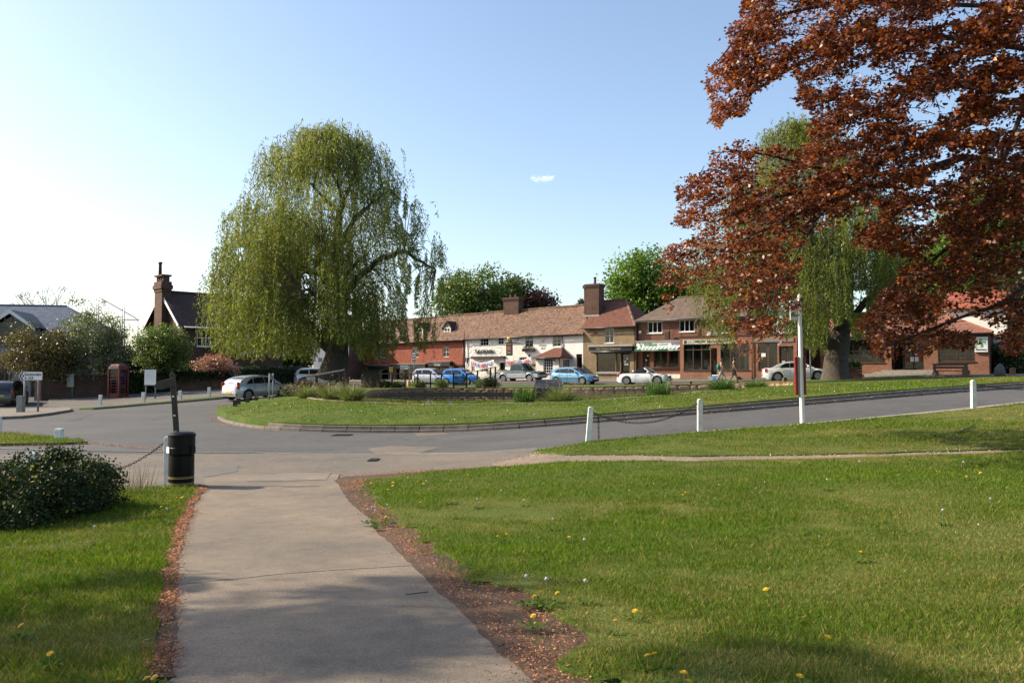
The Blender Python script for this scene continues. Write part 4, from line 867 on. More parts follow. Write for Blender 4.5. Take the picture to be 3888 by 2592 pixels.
def dormer(b,t,x0,y0,x1,y1,apx,apy,back,mat,cheek,y):
    a = b.rect(t,x0,y0,x1,y1,y);ap = b.px(t,apx,apy,y)[1];xm = (a[0] + a[1]) / 2;d = empty('dormer_tmp');bpy.data.objects.remove(d)
    w = (a[1] - a[0]) / 2 + .1;o = MB().prism([(xm - w,a[2]),(xm + w,a[2]),(xm + w,a[3] + .05),(xm,ap),(xm - w,a[3] + .05)],y + .03,y + back).build('dormer',cheek,b.root)
    mb = MB()
    for s_ in (-1,1): mb.add([(xm + s_ * (w + .2),y - .15,a[3] - .1),(xm,y - .15,ap + .1),(xm,y + back,ap + .1),(xm + s_ * (w + .2),y + back,a[3] - .1),(xm + s_ * (w + .2),y - .15,a[3] - .18),(xm,y - .15,ap + .02),(xm,y + back,ap + .02),(xm + s_ * (w + .2),y + back,a[3] - .18)],[(0,1,2,3),(7,6,5,4),(0,4,5,1),(3,2,6,7),(0,3,7,4)])
    mb.build('dormer_roof',mat,o);MB().prism([(xm - w,a[3] + .04),(xm + w,a[3] + .04),(xm,ap)],y - .01,y + .028).build('gablet',cheek,o)
    mb = MB().box(a[0] - .06,a[0] + .06,y - .06,y + .03,a[2],a[3]).box(a[1] - .06,a[1] + .06,y - .06,y + .03,a[2],a[3]).box(a[0],a[1],y - .06,y + .03,a[2] - .06,a[2] + .06).box(a[0],a[1],y - .06,y + .03,a[3] - .06,a[3] + .04).box(xm - .03,xm + .03,y - .05,y + .02,a[2],a[3]).box(a[0],a[1],y - .045,y + .015,(a[2] + a[3]) / 2 - .03,(a[2] + a[3]) / 2 + .03)
    w_ = mb.build('window',M_white,b.root);MB().box(a[0] + .06,a[1] - .06,y - .02,y + .02,a[2] + .06,a[3] - .06).build('pane',M_black,w_)
M_clay = plain('gablet_render',(.28,.22,.15),.9,.3,5)
dormer(th,T2,1290,425,1390,545,1335,320,1.9,M_tile_dark,M_clay,1.0);dormer(th,T2,830,440,920,560,880,345,1.9,M_tile_dark,M_clay,1.0)
# ---------- stock brick shop
em = Bld('stock_brick_shop','yellow stock brick shop with black fascia and a huge chimney right of the inn','shop',2214 + .5)
T4 = 'Z4';xR = em.px(T4,668,700)[0];ze = em.px(T4,350,602)[1];ry = 3.4;D4 = 7.2;rz = em.px(T4,430,285,ry)[1]
em.win(em.rect(T4,305,614,410,790),cols=2,rows=2,blind=.35,sill=M_white)
em.win(em.rect(T4,205,908,430,1132),cols=1,rows=1,frame=M_brown,glass=M_shop,rec=.1);em.win(em.rect(T4,437,908,488,1132),cols=1,rows=1,frame=M_brown,glass=M_shop,rec=.1)
dr = em.rect(T4,494,908,600,1210);w = em.win(dr,cols=1,rows=2,frame=M_dark,glass=M_shop,name='door',rec=.2,fw=.14)
cards(em,dr[0] + .25,dr[1] - .2,dr[2] + 1.2,dr[3] - .4,.15,2,3,M_cards[:1],w,.5,'notice',3)
em.wall(0,xR,-.6,ze,ze,M_bk_stock);em.shell(0,xR,-.6,ze,ze,D4,M_bk_stock,floors=(.25,2.75))
rx = em.px(T4,555,285,ry)[0]
em.slope([(-.05,-.3,ze - .02),(xR + .12,-.3,ze - .02),(rx,ry,rz),(-.05,ry,rz)],M_tile_red,sag=.05,nu=30,nv=12,seed=5)
em.slope([(xR + .12,-.3,ze - .02),(xR + .12,D4 + .3,ze - .02),(rx,ry + .01,rz),(rx,ry,rz)],M_tile_red,sag=.03,nu=20,nv=12,seed=6)
em.slope([(xR + .12,D4 + .3,ze - .02),(-.05,D4 + .3,ze - .02),(-.05,ry,rz),(rx,ry,rz)],M_tile_red,seed=7)
em.ridge((xR + .12,-.3,ze + .02),(rx,ry,rz),M_tile_old,r=.12);em.ridge((-.05,ry,rz),(rx,ry,rz),M_tile_red)
em.gutter((0,-.38,ze - .06),(xR,-.38,ze - .06));em.pipe(xR - .1,-.08,-.2,ze - .1)
a = em.rect(T4,75,90,245,400,1.6);st = em.chimney(a[0] + .15,a[1],1.35,2.5,em.px(T4,160,470,1.35)[1] - .3,a[3],M_bk_dark,pots=1,potz=em.px(T4,190,18,1.9)[1] - a[3] + .1)
MB().box(a[0] - .35,a[0] + .1,1.9,2.9,rz - 1.3,a[3] - .35).box(a[0] - .45,a[0] + .1,1.8,3.0,a[3] - .35,a[3] - .02).build('chimney_flank',M_bk_dark,st);MB().box(a[0] + .05,a[1] + .1,1.25,1.34,em.px(T4,160,475,1.25)[1],em.px(T4,160,455,1.25)[1]).build('flashing',M_lead,st)
a = em.rect(T4,112,832,625,882,-.45);f = em.box('fascia',a[0],a[1],-.45,.0,a[2],a[3],M_black);text('Mad Hatters Emporium',em.root,plain('fascia_gold',(.5,.4,.2),.5,.2,8),*(lambda q: (q[0],-.465,q[2]))(em.rect(T4,198,838,495,866,-.46)),width=(lambda q: q[1] - q[0])(em.rect(T4,198,838,495,866,-.46)),maxh=.3)
MB().prism([(a[0] - .1,a[3]),(a[1] + .15,a[3]),(a[1] + .1,a[3] + .18),(a[0],a[3] + .18)],-.6,0).build('fascia_cap',M_lead,f);a = em.rect(T4,135,884,605,908,-.5);MB().tube([(a[0],-.4,a[2] + .1),(a[1],-.4,a[2] + .1)],.12,8).build('awning_roll',M_black,f,smooth=True)
a = em.rect(T4,205,1132,488,1156);em.box('stall_sill',a[0],a[1],-.14,0,a[2],a[3],M_lead);em.box('alarm_box',*em.rect(T4,165,655,200,675)[:2],-.12,0,*em.rect(T4,165,655,200,675)[2:],M_red)
shelf = em.rect(T4,205,1090,488,1130,.6);ds = em.box('display_shelf',shelf[0],shelf[1],.25,1.2,shelf[2] - .3,shelf[2],M_in);rr = random.Random(2)
M_china = [plain('china_white',(.7,.7,.66),.25,.2,9),plain('china_green',(.25,.33,.18),.3,.4,9),plain('china_tan',(.45,.3,.15),.35,.3,9)]
for k in range(26):
    x = rr.uniform(shelf[0] + .15,shelf[1] - .15);y = rr.uniform(.35,1.0);h = rr.uniform(.25,.95) * (1 if y > .6 else .6);wd = rr.uniform(.06,.13)
    MB().lathe([(wd * .7,0),(wd,h * .3),(wd * .5,h * .6),(wd * .8,h * .8),(wd * .3,h)],8,Matrix.Translation((x,y,shelf[2]))).build('ornament',rr.choice(M_china),ds,smooth=True)
# ---------- red brick parade: estate agents and restaurant front
ea = Bld('red_brick_parade','two storey red brick parade with brown roof, estate agents and projecting restaurant front','building',2424,c=.25)
xR = ea.px('S',2835,1300)[0];ze = ea.px(T4,1030,512)[1];ry = 3.9;D5 = 8.0;rz = ea.px(T4,1350,243,ry)[1]
ea.win(ea.rect(T4,810,537,986,672),cols=3,rows=1,curtain=.45,fw=.07,bar=.07,sill=M_white);ea.win(ea.rect(T4,1187,515,1370,656),cols=3,rows=1,curtain=.45,fw=.07,bar=.07,sill=M_white);ea.win(ea.rect('Y5',200,345,400,590),cols=3,rows=1,curtain=.45,fw=.07,bar=.07,sill=M_white)
dr = ea.rect(T4,755,888,836,1160);w = ea.win(dr,cols=1,rows=2,frame=M_brown,glass=M_shop,name='door',rec=.2,fw=.13);cards(ea,dr[0] + .2,dr[1] - .15,dr[2] + 1.2,dr[3] - .3,.15,2,3,M_cards[:1],w,.55,'notice',5)
for s_,n_ in (((885,884,1045,1076),2),((1068,884,1178,1076),1)):
    a = ea.rect(T4,*s_);w = ea.win(a,cols=n_,rows=1,frame=M_brown,glass=M_shop,rec=.1,bar=.1);g_ = a[0] + .25;cards(ea,a[0] + .25,a[1] - .1 if n_ == 1 else a[0] + (a[1] - a[0]) * .62,a[2] + .1,a[3] - .1,.3,3,6,M_cards,w,.85,'property_card',7 + n_)
    if n_ == 2: MB().box(a[0] + (a[1] - a[0]) * .66,a[1] - .12,.3,.31,a[2] + .05,a[3] - .05).build('green_panel',M_green,w)
ea.wall(0,xR,-.6,ze,ze,M_bk_red);ea.shell(0,xR,-.6,ze,ze,D5,M_bk_red,floors=(.2,2.9))
hx = ea.px(T4,1170,250,ry)[0]
ea.slope([(-.3,-.35,ze - .02),(xR + .3,-.35,ze - .02),(xR - 2,ry,rz),(hx,ry,rz)],M_tile_brown,sag=.01,nu=20,nv=10);ea.slope([(xR + .3,D5 + .3,ze),(-.3,D5 + .3,ze),(hx,ry,rz),(xR - 2,ry,rz)],M_tile_brown,sag=.01)
ea.slope([(-.3,D5 + .3,ze),(-.3,-.35,ze - .02),(hx,ry,rz),(hx,ry + .01,rz)],M_tile_brown,sag=.01);ea.slope([(xR + .3,-.35,ze - .02),(xR + .3,D5 + .3,ze),(xR - 2,ry + .01,rz),(xR - 2,ry,rz)],M_tile_brown,sag=.01)
ea.ridge((hx,ry,rz),(xR - 2,ry,rz),M_tile_brown);ea.gutter((-.2,-.42,ze - .06),(xR,-.42,ze - .06));ea.box('soffit',-.2,xR + .2,-.34,.02,ze - .16,ze - .1,M_white);ea.pipe(ea.px(T4,1418,600)[0],-.08,2.8,ze - .1)
a = ea.rect(T4,715,642,740,676);ea.box('alarm_box',a[0],a[1],-.12,0,a[2],a[3],M_white)
a = ea.rect(T4,1020,655,1112,745,-.5);ea.box('hanging_sign_box',a[0],a[1] - .35,-.6,-.3,a[2],a[3],M_dark);MB().tube([((a[0] + a[1]) / 2,-.45,a[3]),((a[0] + a[1]) / 2,-.45,a[3] + .5),((a[0] + a[1]) / 2,0,a[3] + .5)],.03,6).build('sign_bracket',M_black,ea.root)
a = ea.rect(T4,680,772,1210,842,-.5);f = ea.box('fascia',a[0],a[1],-.5,0,a[2],a[3],M_white);MB().box(a[0] - .1,a[1] + .1,-.6,0,a[3],a[3] + .08).build('fascia_cap',M_lead,f)
q = ea.rect(T4,762,785,928,828,-.5);text('Willow',ea.root,plain('sign_leaf_green',(.03,.22,.05),.4,.2,8),q[0],-.515,q[2],width=q[1] - q[0],maxh=q[3] - q[2]);q = ea.rect(T4,945,795,1050,815,-.5);text('residential',ea.root,M_lead,q[0],-.515,q[2],width=q[1] - q[0]);q = ea.rect(T4,1095,780,1192,815,-.5);text('01959',ea.root,plain('sign_purple',(.12,.06,.2),.4,.2,8),q[0],-.515,q[2],width=q[1] - q[0],maxh=q[3] - q[2])
q = ea.rect(T4,710,785,750,830,-.5);MB().prism([(q[0],q[3]),(q[0] + .1,q[3]),(q[0] + .2,q[2]),(q[1] + .05,q[3] + .05),(q[0] + .24,q[2] - .05),(q[0] + .16,q[2] - .05)],-.515,-.5).build('leaf_logo',M_green,ea.root)
n = 22;q = ea.rect(T4,690,838,1192,858,-.5)
for k in range(n):
    w_ = (q[1] - q[0]) / n;MB().add([(q[0] + w_ * k,-.55,q[3]),(q[0] + w_ * (k + 1),-.55,q[3]),(q[0] + w_ * (k + .6),-1.0,q[2] - .05),(q[0] + w_ * (k - .4),-1.0,q[2] - .05),(q[0] + w_ * k,-.55,q[3] - .02),(q[0] + w_ * (k + 1),-.55,q[3] - .02),(q[0] + w_ * (k + .6),-1.0,q[2] - .07),(q[0] + w_ * (k - .4),-1.0,q[2] - .07)],[(0,1,2,3),(7,6,5,4),(0,3,7,4),(1,5,6,2),(2,6,7,3)]).build('awning_stripe',M_white if k % 2 else M_green,f)
q = ea.rect(T4,655,862,1200,886,-1.02);ea.box('awning_valance',q[0],q[1],-1.04,-1.0,q[2],q[3],M_green);t = ea.rect(T4,742,864,940,880,-1.05);text('ESTATE AGENTS',ea.root,M_cloth,t[0],-1.05,t[2],width=t[1] - t[0],maxh=t[3] - t[2]);t = ea.rect(T4,1055,864,1190,880,-1.05);text('0800 7811',ea.root,M_cloth,t[0],-1.05,t[2],width=t[1] - t[0],maxh=t[3] - t[2])
q = ea.rect(T4,862,1076,1198,1092);ea.box('stall_sill',q[0],q[1],-.16,0,q[2],q[3],M_brown);q = ea.rect(T4,1085,1160,1210,1225);ea.box('plinth',q[0] - 1.2,q[1],-.1,.0,q[2] - .3,q[3],M_cream)
# projecting front
rc = -3.0;T5 = 'Z5';rx0 = ea.px(T4,1197,900,rc)[0];rx1 = ea.px(T5,1138,800,rc)[0];rzt = ea.px(T4,1500,716,rc)[1]
a = ea.rect(T4,1242,806,1560,1112,rc);w = ea.win(a,cols=3,rows=1,c=rc,frame=M_dark,glass=M_shop,bar=.09,rec=.1,sill=M_dark);MB().box(a[0],a[1],rc + .09,rc + .16,a[3] - .5,a[3] - .42).build('transom',M_dark,w)
MB().box(a[0] + .1,a[0] + .45,rc + .5,rc + .55,a[2] + .6,a[3] - .1).build('drape',M_cloth,w);MB().lathe([(.02,0),(.2,.01),(.22,.05)],12,Matrix.Translation((a[0] + .4,rc + .4,a[2] + .3)) @ Matrix.Rotation(1.5,4,'X')).build('plate',M_cloth,w);MB().box(a[0] + 1.6,a[0] + 2.05,rc + .3,rc + .32,a[3] - 1.0,a[3] - .75).build('red_sign',M_red,w);MB().box(a[1] - .3,a[1] - .12,rc + .2,rc + .21,a[2] + .05,a[2] + .38).build('menu_card',M_white,w)
dr = ea.rect(T4,1566,850,1640,1185,rc);ea.win(dr,cols=1,rows=1,c=rc,frame=M_dark,glass=M_shop,name='door',rec=.3,fw=.1)
a = ea.rect(T5,125,705,500,1058,rc);w = ea.win(a,cols=3,rows=1,c=rc,frame=M_dark,glass=M_shop,bar=.09,rec=.1,sill=M_dark);MB().box(a[1] - .5,a[1] - .12,rc + .4,rc + .45,a[2],a[3] - .3).build('drape',M_cloth,w)
M_blind = plain('beige_blind',(.42,.38,.29),.8,.15,3)
a = ea.rect(T5,622,700,878,1048,rc);w = ea.win(a,cols=2,rows=1,c=rc,frame=M_brown,glass=M_shop,bar=.12,rec=.1,sill=M_dark);MB().box(a[0] + .1,a[1] - .1,rc + .5,rc + .52,a[2],a[3]).build('blind',M_blind,w);MB().box(a[0] + .25,a[0] + .6,rc + .05,rc + .06,a[2] + 1.0,a[2] + 1.3).build('notice',M_white,w)
a = ea.rect(T5,900,745,1090,1130,rc);w = ea.win(a,cols=2,rows=1,c=rc,frame=M_brown,glass=M_shop,name='door',bar=.14,rec=.25,fw=.12);MB().box(a[0] + .1,a[1] - .1,rc + .9,rc + .92,a[2],a[3]).build('blind',M_blind,w)
ea.wall(rx0,rx1,-.8,rzt,rzt,M_bk_orange,c=rc);ea.box('wall',rx1 - .1,rx1 - .001,rc + .01,.3,-.8,rzt,M_bk_red);ea.box('wall',rx0 + .001,rx0 + .1,rc + .01,.0,-.8,rzt,M_bk_red);ea.box('flat_roof',rx0 - .06,rx1 + .06,rc - .06,.0 if rx1 < xR else .6,rzt,rzt + .09,M_dark);ea.box('floor_slab',rx0 + .12,rx1 - .12,rc + .32,0,.05,.15,M_in)
ea.box('back_wall',xR,rx1 - .1,.3,.4,-.8,rzt,M_bk_red)
a = ea.rect(T4,1232,748,1880,800,rc - .05);f = ea.box('fascia',a[0],a[1],rc - .06,rc - .001,a[2],a[3],plain('cream_sign',(.55,.5,.38),.5,.25,5));q = ea.rect(T4,1370,755,1500,785,rc - .06);text('WILLOW',ea.root,M_green,q[0],rc - .075,q[2],width=q[1] - q[0],maxh=q[3] - q[2]);q = ea.rect(T4,1520,755,1760,785,rc - .06);text('RESTAURANT',ea.root,M_brown,q[0],rc - .075,q[2],width=q[1] - q[0],maxh=q[3] - q[2])
for k in range(3): MB().box(a[0] + .1 + .32 * k,a[0] + .36 + .32 * k,rc - .072,rc - .061,a[2] + .05,a[3] - .05).build('sign_picture',M_cards[1] if k else M_dark,f)
a = ea.rect(T5,560,642,1092,690,rc - .05);ea.box('fascia',a[0],a[1],rc - .06,rc - .001,a[2],a[3],plain('grey_fascia',(.2,.18,.17),.5,.2,5));ea.pipe(ea.px(T5,545,900,rc)[0],rc - .09,-.5,rzt,M_brown);ea.box('roof_unit',rx0 + 1.9,rx0 + 2.25,rc + 1.4,rc + 1.8,rzt + .09,rzt + .5,M_cream);ea.box('roof_unit',rx0 + 2.5,rx0 + 2.85,rc + 1.4,rc + 1.8,rzt + .09,rzt + .55,M_grey)
q = ea.rect(T4,1550,1182,1880,1205,rc - .5);ea.box('doorstep',q[0],q[1],rc - .9,rc - .001,-.6,q[3] - .02,M_conc);MB().box(rx0 - .04,rx1 + .04,rc - .05,rc + .02,-.8,.05).build('plinth',M_pave,ea.root)
cb = empty('cool_box',on(ea,(q[0] + q[1]) / 2 - .35,rc - 1.3,-.15),ea.rz,'blue cool box with white lid by the restaurant doorstep','cool box');cb.location.z = tz(cb.location.x,cb.location.y) + .09
MB().box(-.26,.26,-.18,.18,0,.36).build('body',plain('cool_blue',(.05,.22,.55),.4,.15,6),cb,bevel=.03);MB().box(-.28,.28,-.2,.2,.36,.44).build('lid',M_white,cb,bevel=.02)
# passage wall between the parade and the chemist
T6 = 'Z6'
ph = Bld('brick_chemist','long low brick chemist and gift shop with steps and hipped tile roof','shop',3115,bz=2.42)
xR = ph.px(T6,1450,900)[0];ze = ph.px(T6,900,700)[1];ry = 4.0;D6 = 8.5;rz = ph.px(T6,1270,500,ry)[1]
a = ph.rect(T6,38,757,412,982);w = ph.win(a,cols=6,rows=4,frame=M_dark,glass=M_shop,rec=.1,fw=.06,sill=M_brown);cards(ph,a[0] + .1,a[1] - .1,a[2] + .05,a[3] - .5,.4,7,3,M_cards,w,.45,'display_card',11)
a = ph.rect(T6,945,760,1312,972);w = ph.win(a,cols=4,rows=3,frame=M_brown,glass=M_shop,rec=.1,fw=.07,sill=M_brown);M_pink = [plain('pack_pink',(.6,.12,.25),.5,.3,9),M_cards[0],plain('pack_grey',(.3,.3,.32),.5,.3,9)];cards(ph,a[0] + .1,a[1] - .1,a[2] + .05,a[2] + .8,.4,9,2,M_pink,w,.65,'pack',12)
a = ph.rect(T6,482,785,802,1056);w = ph.win(a,cols=3,rows=1,frame=M_dark,glass=M_shop,name='door',rec=.8,fw=.1,bar=.12);cards(ph,a[0] + .9,a[1] - .1,a[2] + .6,a[3] - .1,.72,4,3,M_cards + [plain('poster_yellow',(.7,.45,.04),.5,.2,6),M_red],w,.5,'poster',14)
ph.holes[0] = ph.holes[0]
ph.wall(0,xR,-.9,ze,ze,M_bk_orange);ph.shell(0,xR,-.9,ze,ze,D6,M_bk_red,floors=(.02,))
ph.slope([(-.2,-.35,ze - .02),(xR + .3,-.35,ze - .02),(xR - 3.2,ry,rz),(-.2,ry,rz)],M_tile_orange,sag=.03,nu=40,nv=10,seed=21);ph.slope([(xR + .3,-.35,ze - .02),(xR + .3,D6 + .3,ze - .02),(xR - 3.2,ry + .01,rz),(xR - 3.2,ry,rz)],M_tile_orange,sag=.02);ph.slope([(xR + .3,D6 + .3,ze),(-.2,D6 + .3,ze),(-.2,ry,rz),(xR - 3.2,ry,rz)],M_tile_orange)
ph.ridge((xR + .3,-.35,ze + .02),(xR - 3.2,ry,rz),M_tile_orange,r=.12);ph.ridge((-.2,ry,rz),(xR - 3.2,ry,rz),M_tile_orange);ph.gutter((-.1,-.42,ze - .06),(xR + .2,-.42,ze - .06))
a = ph.rect(T6,60,733,330,756);ph.box('fascia',a[0],a[1] + 1,-.06,-.001,a[2],a[3],plain('tan_fascia',(.42,.34,.2),.5,.2,5));q = ph.rect(T6,115,736,185,752,-.06);text('GIFTS',ph.root,M_brown,q[0],-.075,q[2],width=q[1] - q[0],maxh=q[3] - q[2])
a = ph.rect(T6,1308,730,1440,880,-.08);sg = empty('chemist_sign',on(ph,(a[0] + a[1]) / 2,-.1,a[2]),ph.rz,'square white chemist sign with a green cross on the brick corner','sign');w_ = (a[1] - a[0]) / 2;h = a[3] - a[2];M_sgn = plain('sign_white',(.74,.74,.73),.35,.08,3)
MB().box(-w_,w_,-.08,.08,0,h).build('panel',M_sgn,sg,bevel=.02);c_ = h * .62;k = h * .2;M_g2 = plain('cross_green',(.03,.30,.09),.4,.15,6)
for rot in range(4):
    an = rot * math.pi / 2;R2 = Matrix.Rotation(an,3,'Y');pts = [R2 @ Vector(p) for p in ((0,0,0),(-.55 * k,0,.4 * k),(-.55 * k,0,1.45 * k),(0,0,1.45 * k))];mb = MB();mb.prism([(p.x * .95,p.z + c_) for p in pts],-.095,-.081).build('cross_arm',M_g2,sg)
    pts = [R2 @ Vector(p) for p in ((0,0,0),(.55 * k,0,.4 * k),(.55 * k,0,1.45 * k),(0,0,1.45 * k))];MB().prism([(p.x * .95,p.z + c_) for p in pts],-.094,-.0812).build('cross_pale_half',plain('cross_grey',(.42,.5,.42),.4,.1,6),sg)  # paler grey-green half of each cross arm
text('Pharmacy',sg,M_black,-w_ * .8,-.09,h * .13,width=w_ * 1.6)
# steps
q0 = ph.px(T6,395,1060)[0];q1 = ph.px(T6,905,1060)[0];stp = empty('shop_steps',on(ph,(q0 + q1) / 2,-.05,-.5),ph.rz,'three broad stone steps up to the chemist door','steps');L = (q1 - q0) / 2
for k in range(3): MB().box(-L - .55 * k,L,-.45 * (k + 1),-.45 * k - .002,-.3,.5 - .02 - .14 * k - .0).build('step',M_conc,stp,bevel=.02)
# wing behind with white upper wall
wg = Bld('white_gabled_wing','white rendered upper wing with steep red tile roof behind the chemist','building',3590,c=6.0,bz=2.4)
xR2 = wg.px(T6,1625,500)[0];ze2 = wg.px(T6,1400,440)[1];rz2 = wg.px(T6,1350,270,3.5)[1]
a = wg.rect(T6,1270,462,1400,516);wg.win(a,cols=3,rows=1);wg.wall(0,xR2,-.5,ze2,ze2,M_render);wg.shell(0,xR2,-.5,ze2,ze2,7,M_render,gable=(3.5,rz2 - .1,rz2 - .1));wg.slope([(-.2,-.4,ze2),(xR2 + .2,-.4,ze2),(xR2 + .2,3.5,rz2),(-.2,3.5,rz2)],M_tile_hung,sag=.03);wg.slope([(xR2 + .2,7.4,ze2),(-.2,7.4,ze2),(-.2,3.5,rz2),(xR2 + .2,3.5,rz2)],M_tile_hung)
lk = Bld('link_wall','dark brick linking wall in the gap behind the right-hand willow','wall',3010,c=.8);a = lk.px('S',3140,1300)[0];zt = lk.px('S',3060,1275)[1];lk.wall(0,a,-.6,zt,zt,M_bk_dark);lk.shell(0,a,-.6,zt,zt,5,M_bk_dark);MB().box(-.05,a + .05,-.08,5.05,zt,zt + .1).build('coping',M_lead,lk.root)
# ---------- left: brick house with tall chimney
hz_p = at('Z1',1665,1017,70);h2 = Bld('brick_house','dark brick house with steep roof, white bargeboards and tall corbelled chimney','house',p0=(hz_p.x,hz_p.y),phi=math.radians(-46),bz=.7)
ze = h2.px('Z1',1800,577)[1];GW = 7.0;Ln = 9.5;rz = h2.px('Z1',1600,262,GW / 2)[1]
h2.win(h2.rect('Z1',1803,602,1938,760),cols=3,rows=2,fw=.09,bar=.07,sill=M_white,curtain=.25);h2.win((5.2,6.3,3.3,4.8),cols=2,rows=2,fw=.08,sill=M_white);h2.win((7.4,8.8,.6,2.0),cols=3,rows=2,fw=.08,sill=M_white)
h2.wall(0,Ln,-.6,ze,ze,M_bk_dark);h2.shell(0,Ln,-.6,ze,ze,GW,M_bk_dark,gable=(GW / 2,rz - .1,rz - .1),floors=(.2,3))
h2.slope([(-.4,-.35,ze - .1),(Ln + .3,-.35,ze - .1),(Ln + .3,GW / 2,rz),(-.4,GW / 2,rz)],M_tile_dark,sag=.02);h2.slope([(Ln + .3,GW + .35,ze - .1),(-.4,GW + .35,ze - .1),(-.4,GW / 2,rz),(Ln + .3,GW / 2,rz)],M_tile_dark,sag=.02);h2.ridge((-.4,GW / 2,rz),(Ln + .3,GW / 2,rz),M_tile_dark)
for y0_,y1_ in ((-.38,GW / 2),(GW + .38,GW / 2)):
    mb = MB();v = [(-.46,y0_,ze - .38),(-.46,y0_,ze - .1),(-.46,y1_,rz),(-.46,y1_,rz - .34)];mb.add(v + [(p[0] + .05,p[1],p[2]) for p in v],[(0,1,2,3),(7,6,5,4),(0,4,5,1),(1,5,6,2),(2,6,7,3),(3,7,4,0)]).build('bargeboard',M_white,h2.root)
h2.gutter((0,-.42,ze - .12),(Ln,-.42,ze - .12),M_white)
zc = h2.px('Z1',1510,172,GW / 2)[1];cst = h2.box('chimney',-.62,.15,GW / 2 - .75,GW / 2 + .75,-.5,zc - .9,M_bk_dark)
MB().box(-.68,.21,GW / 2 - .81,GW / 2 + .81,zc - .9,zc - .65).box(-.76,.29,GW / 2 - .89,GW / 2 + .89,zc - .65,zc - .3).box(-.68,.21,GW / 2 - .81,GW / 2 + .81,zc - .3,zc).build('corbel',M_bk_dark,cst)
mb = MB()
for y_ in (-.6,-.2,.2,.6): mb.box(-.5,.05,GW / 2 + y_ - .1,GW / 2 + y_ + .1,zc,zc + .45)
mb.box(-.66,.2,GW / 2 - .8,GW / 2 + .8,zc + .45,zc + .6);mb.build('chimney_cap',M_bk_dark,cst);MB().lathe([(.15,zc + .6),(.13,zc + 1.6),(.18,zc + 1.65),(.18,zc + 1.8)],10,Matrix.Translation((-.25,GW / 2 + .55,0))).build('chimney_pot',M_brown,cst,smooth=True)
# ---------- far left: slate-roofed hall with gabled front
p = at('L',0,1000,66);s1 = Bld('slate_roofed_hall','grey clad hall with blue slate roof and glazed timber gable at the left edge','building',p0=(p.x - 9.0,p.y - 2),phi=math.radians(-12),bz=.1)
LT_ = 'L';ze = s1.px(LT_,600,495)[1];ry = 4.5;rz = s1.px(LT_,400,190,ry)[1];xr = s1.px(LT_,800,205,ry)[0];xe = xr + 3.4
gx = s1.px(LT_,145,240,-2)[0];gz = s1.px(LT_,145,240,-2)[1];gxr = s1.px(LT_,440,445,-2)[0];gze = s1.px(LT_,440,445,-2)[1];gw = gxr - gx
M_clad = plain('grey_cladding',(.15,.17,.19),.6,.2,3)
s1.wall(0,xe,-.6,ze,ze,M_clad);s1.shell(0,xe,-.6,ze,ze,9,M_clad,floors=(.02,3.1))
s1.slope([(-.3,-.4,ze - .05),(xe + .4,-.4,ze - .05),(xr,ry,rz),(-.3,ry,rz)],M_slate,sag=.01,nu=30);s1.slope([(xe + .4,-.4,ze - .05),(xe + .4,9.4,ze - .05),(xr,ry + .01,rz),(xr,ry,rz)],M_slate,sag=.01);s1.slope([(xe + .4,9.4,ze),(-.3,9.4,ze),(-.3,ry,rz),(xr,ry,rz)],M_slate,sag=.01);s1.ridge((-.3,ry,rz),(xr,ry,rz),M_slate,r=.1)
# gabled projecting bay
x0_,x1_ = gx - gw * .82,gx + gw * .82;zt = gze + .35;z1 = s1.px(LT_,150,440,-2)[1];z2 = s1.px(LT_,150,690,-2)[1];z3 = s1.px(LT_,150,840,-2)[1]
w = s1.win((x0_ + .1,x1_ - .1,z2,z1),c=-2,cols=4,rows=1,frame=M_grey,glass=M_glass,rec=.3);s1.win((x0_ + .1,x1_ - 1.6,-.4,z3 - .5),c=-2,cols=3,rows=1,frame=M_grey,glass=M_glass,rec=.4);s1.win((x1_ - 1.5,x1_ - .1,-.4,z3 - .5),c=-2,cols=1,rows=6,frame=M_grey,glass=M_lead,rec=.2,name='garage_door')
s1.wall(x0_,x1_,-.6,z1 + .3,z1 + .3,M_clad,c=-2);s1.box('wall',x1_ - .1,x1_ - .001,-1.99,0,-.6,gze + .3,M_clad);s1.box('wall',x0_ + .001,x0_ + .1,-1.99,0,-.6,gze + .3,M_clad);s1.box('fascia',x0_,x1_,-2.1,-2.001,z3 - .35,z3,M_dark)
MB().prism([(x0_,z1 + .3),(x1_,z1 + .3),(x1_,gze + .2),(gx,gz - .15),(x0_,gze + .2)],-1.99,-1.9).build('gable_glazing',M_glass,s1.root)
mb = MB()
for k in range(7):
    xx = x0_ + (x1_ - x0_) * k / 6;zz = gz - .2 - abs(xx - gx) / gw * (gz - gze);mb.box(xx - .04,xx + .04,-2.04,-1.99,z1 + .3,max(z1 + .35,zz))
mb.box(x0_,x1_,-2.06,-1.985,z1 + .2,z1 + .32);mb.build('gable_bars',M_clay,s1.root)
M_slate2 = M_slate
for sg_ in (-1,1):
    s1.slope([(gx + sg_ * gw,-2.45,gze),(gx + sg_ * gw,1.4,gze),(gx,2.4,gz),(gx,-2.45,gz)] if sg_ > 0 else [(gx - gw,1.4,gze),(gx - gw,-2.45,gze),(gx,-2.45,gz),(gx,2.4,gz)],M_slate,sag=0,name='gable_roof',nu=10)
    v = [(gx + sg_ * (gw + .02),-2.52,gze - .28),(gx + sg_ * (gw + .02),-2.52,gze),(gx,-2.52,gz),(gx,-2.52,gz - .3)];MB().add(v + [(q[0],q[1] + .05,q[2]) for q in v],[(0,1,2,3),(7,6,5,4),(0,4,5,1),(1,5,6,2),(2,6,7,3),(3,7,4,0)]).build('bargeboard',M_white,s1.root)
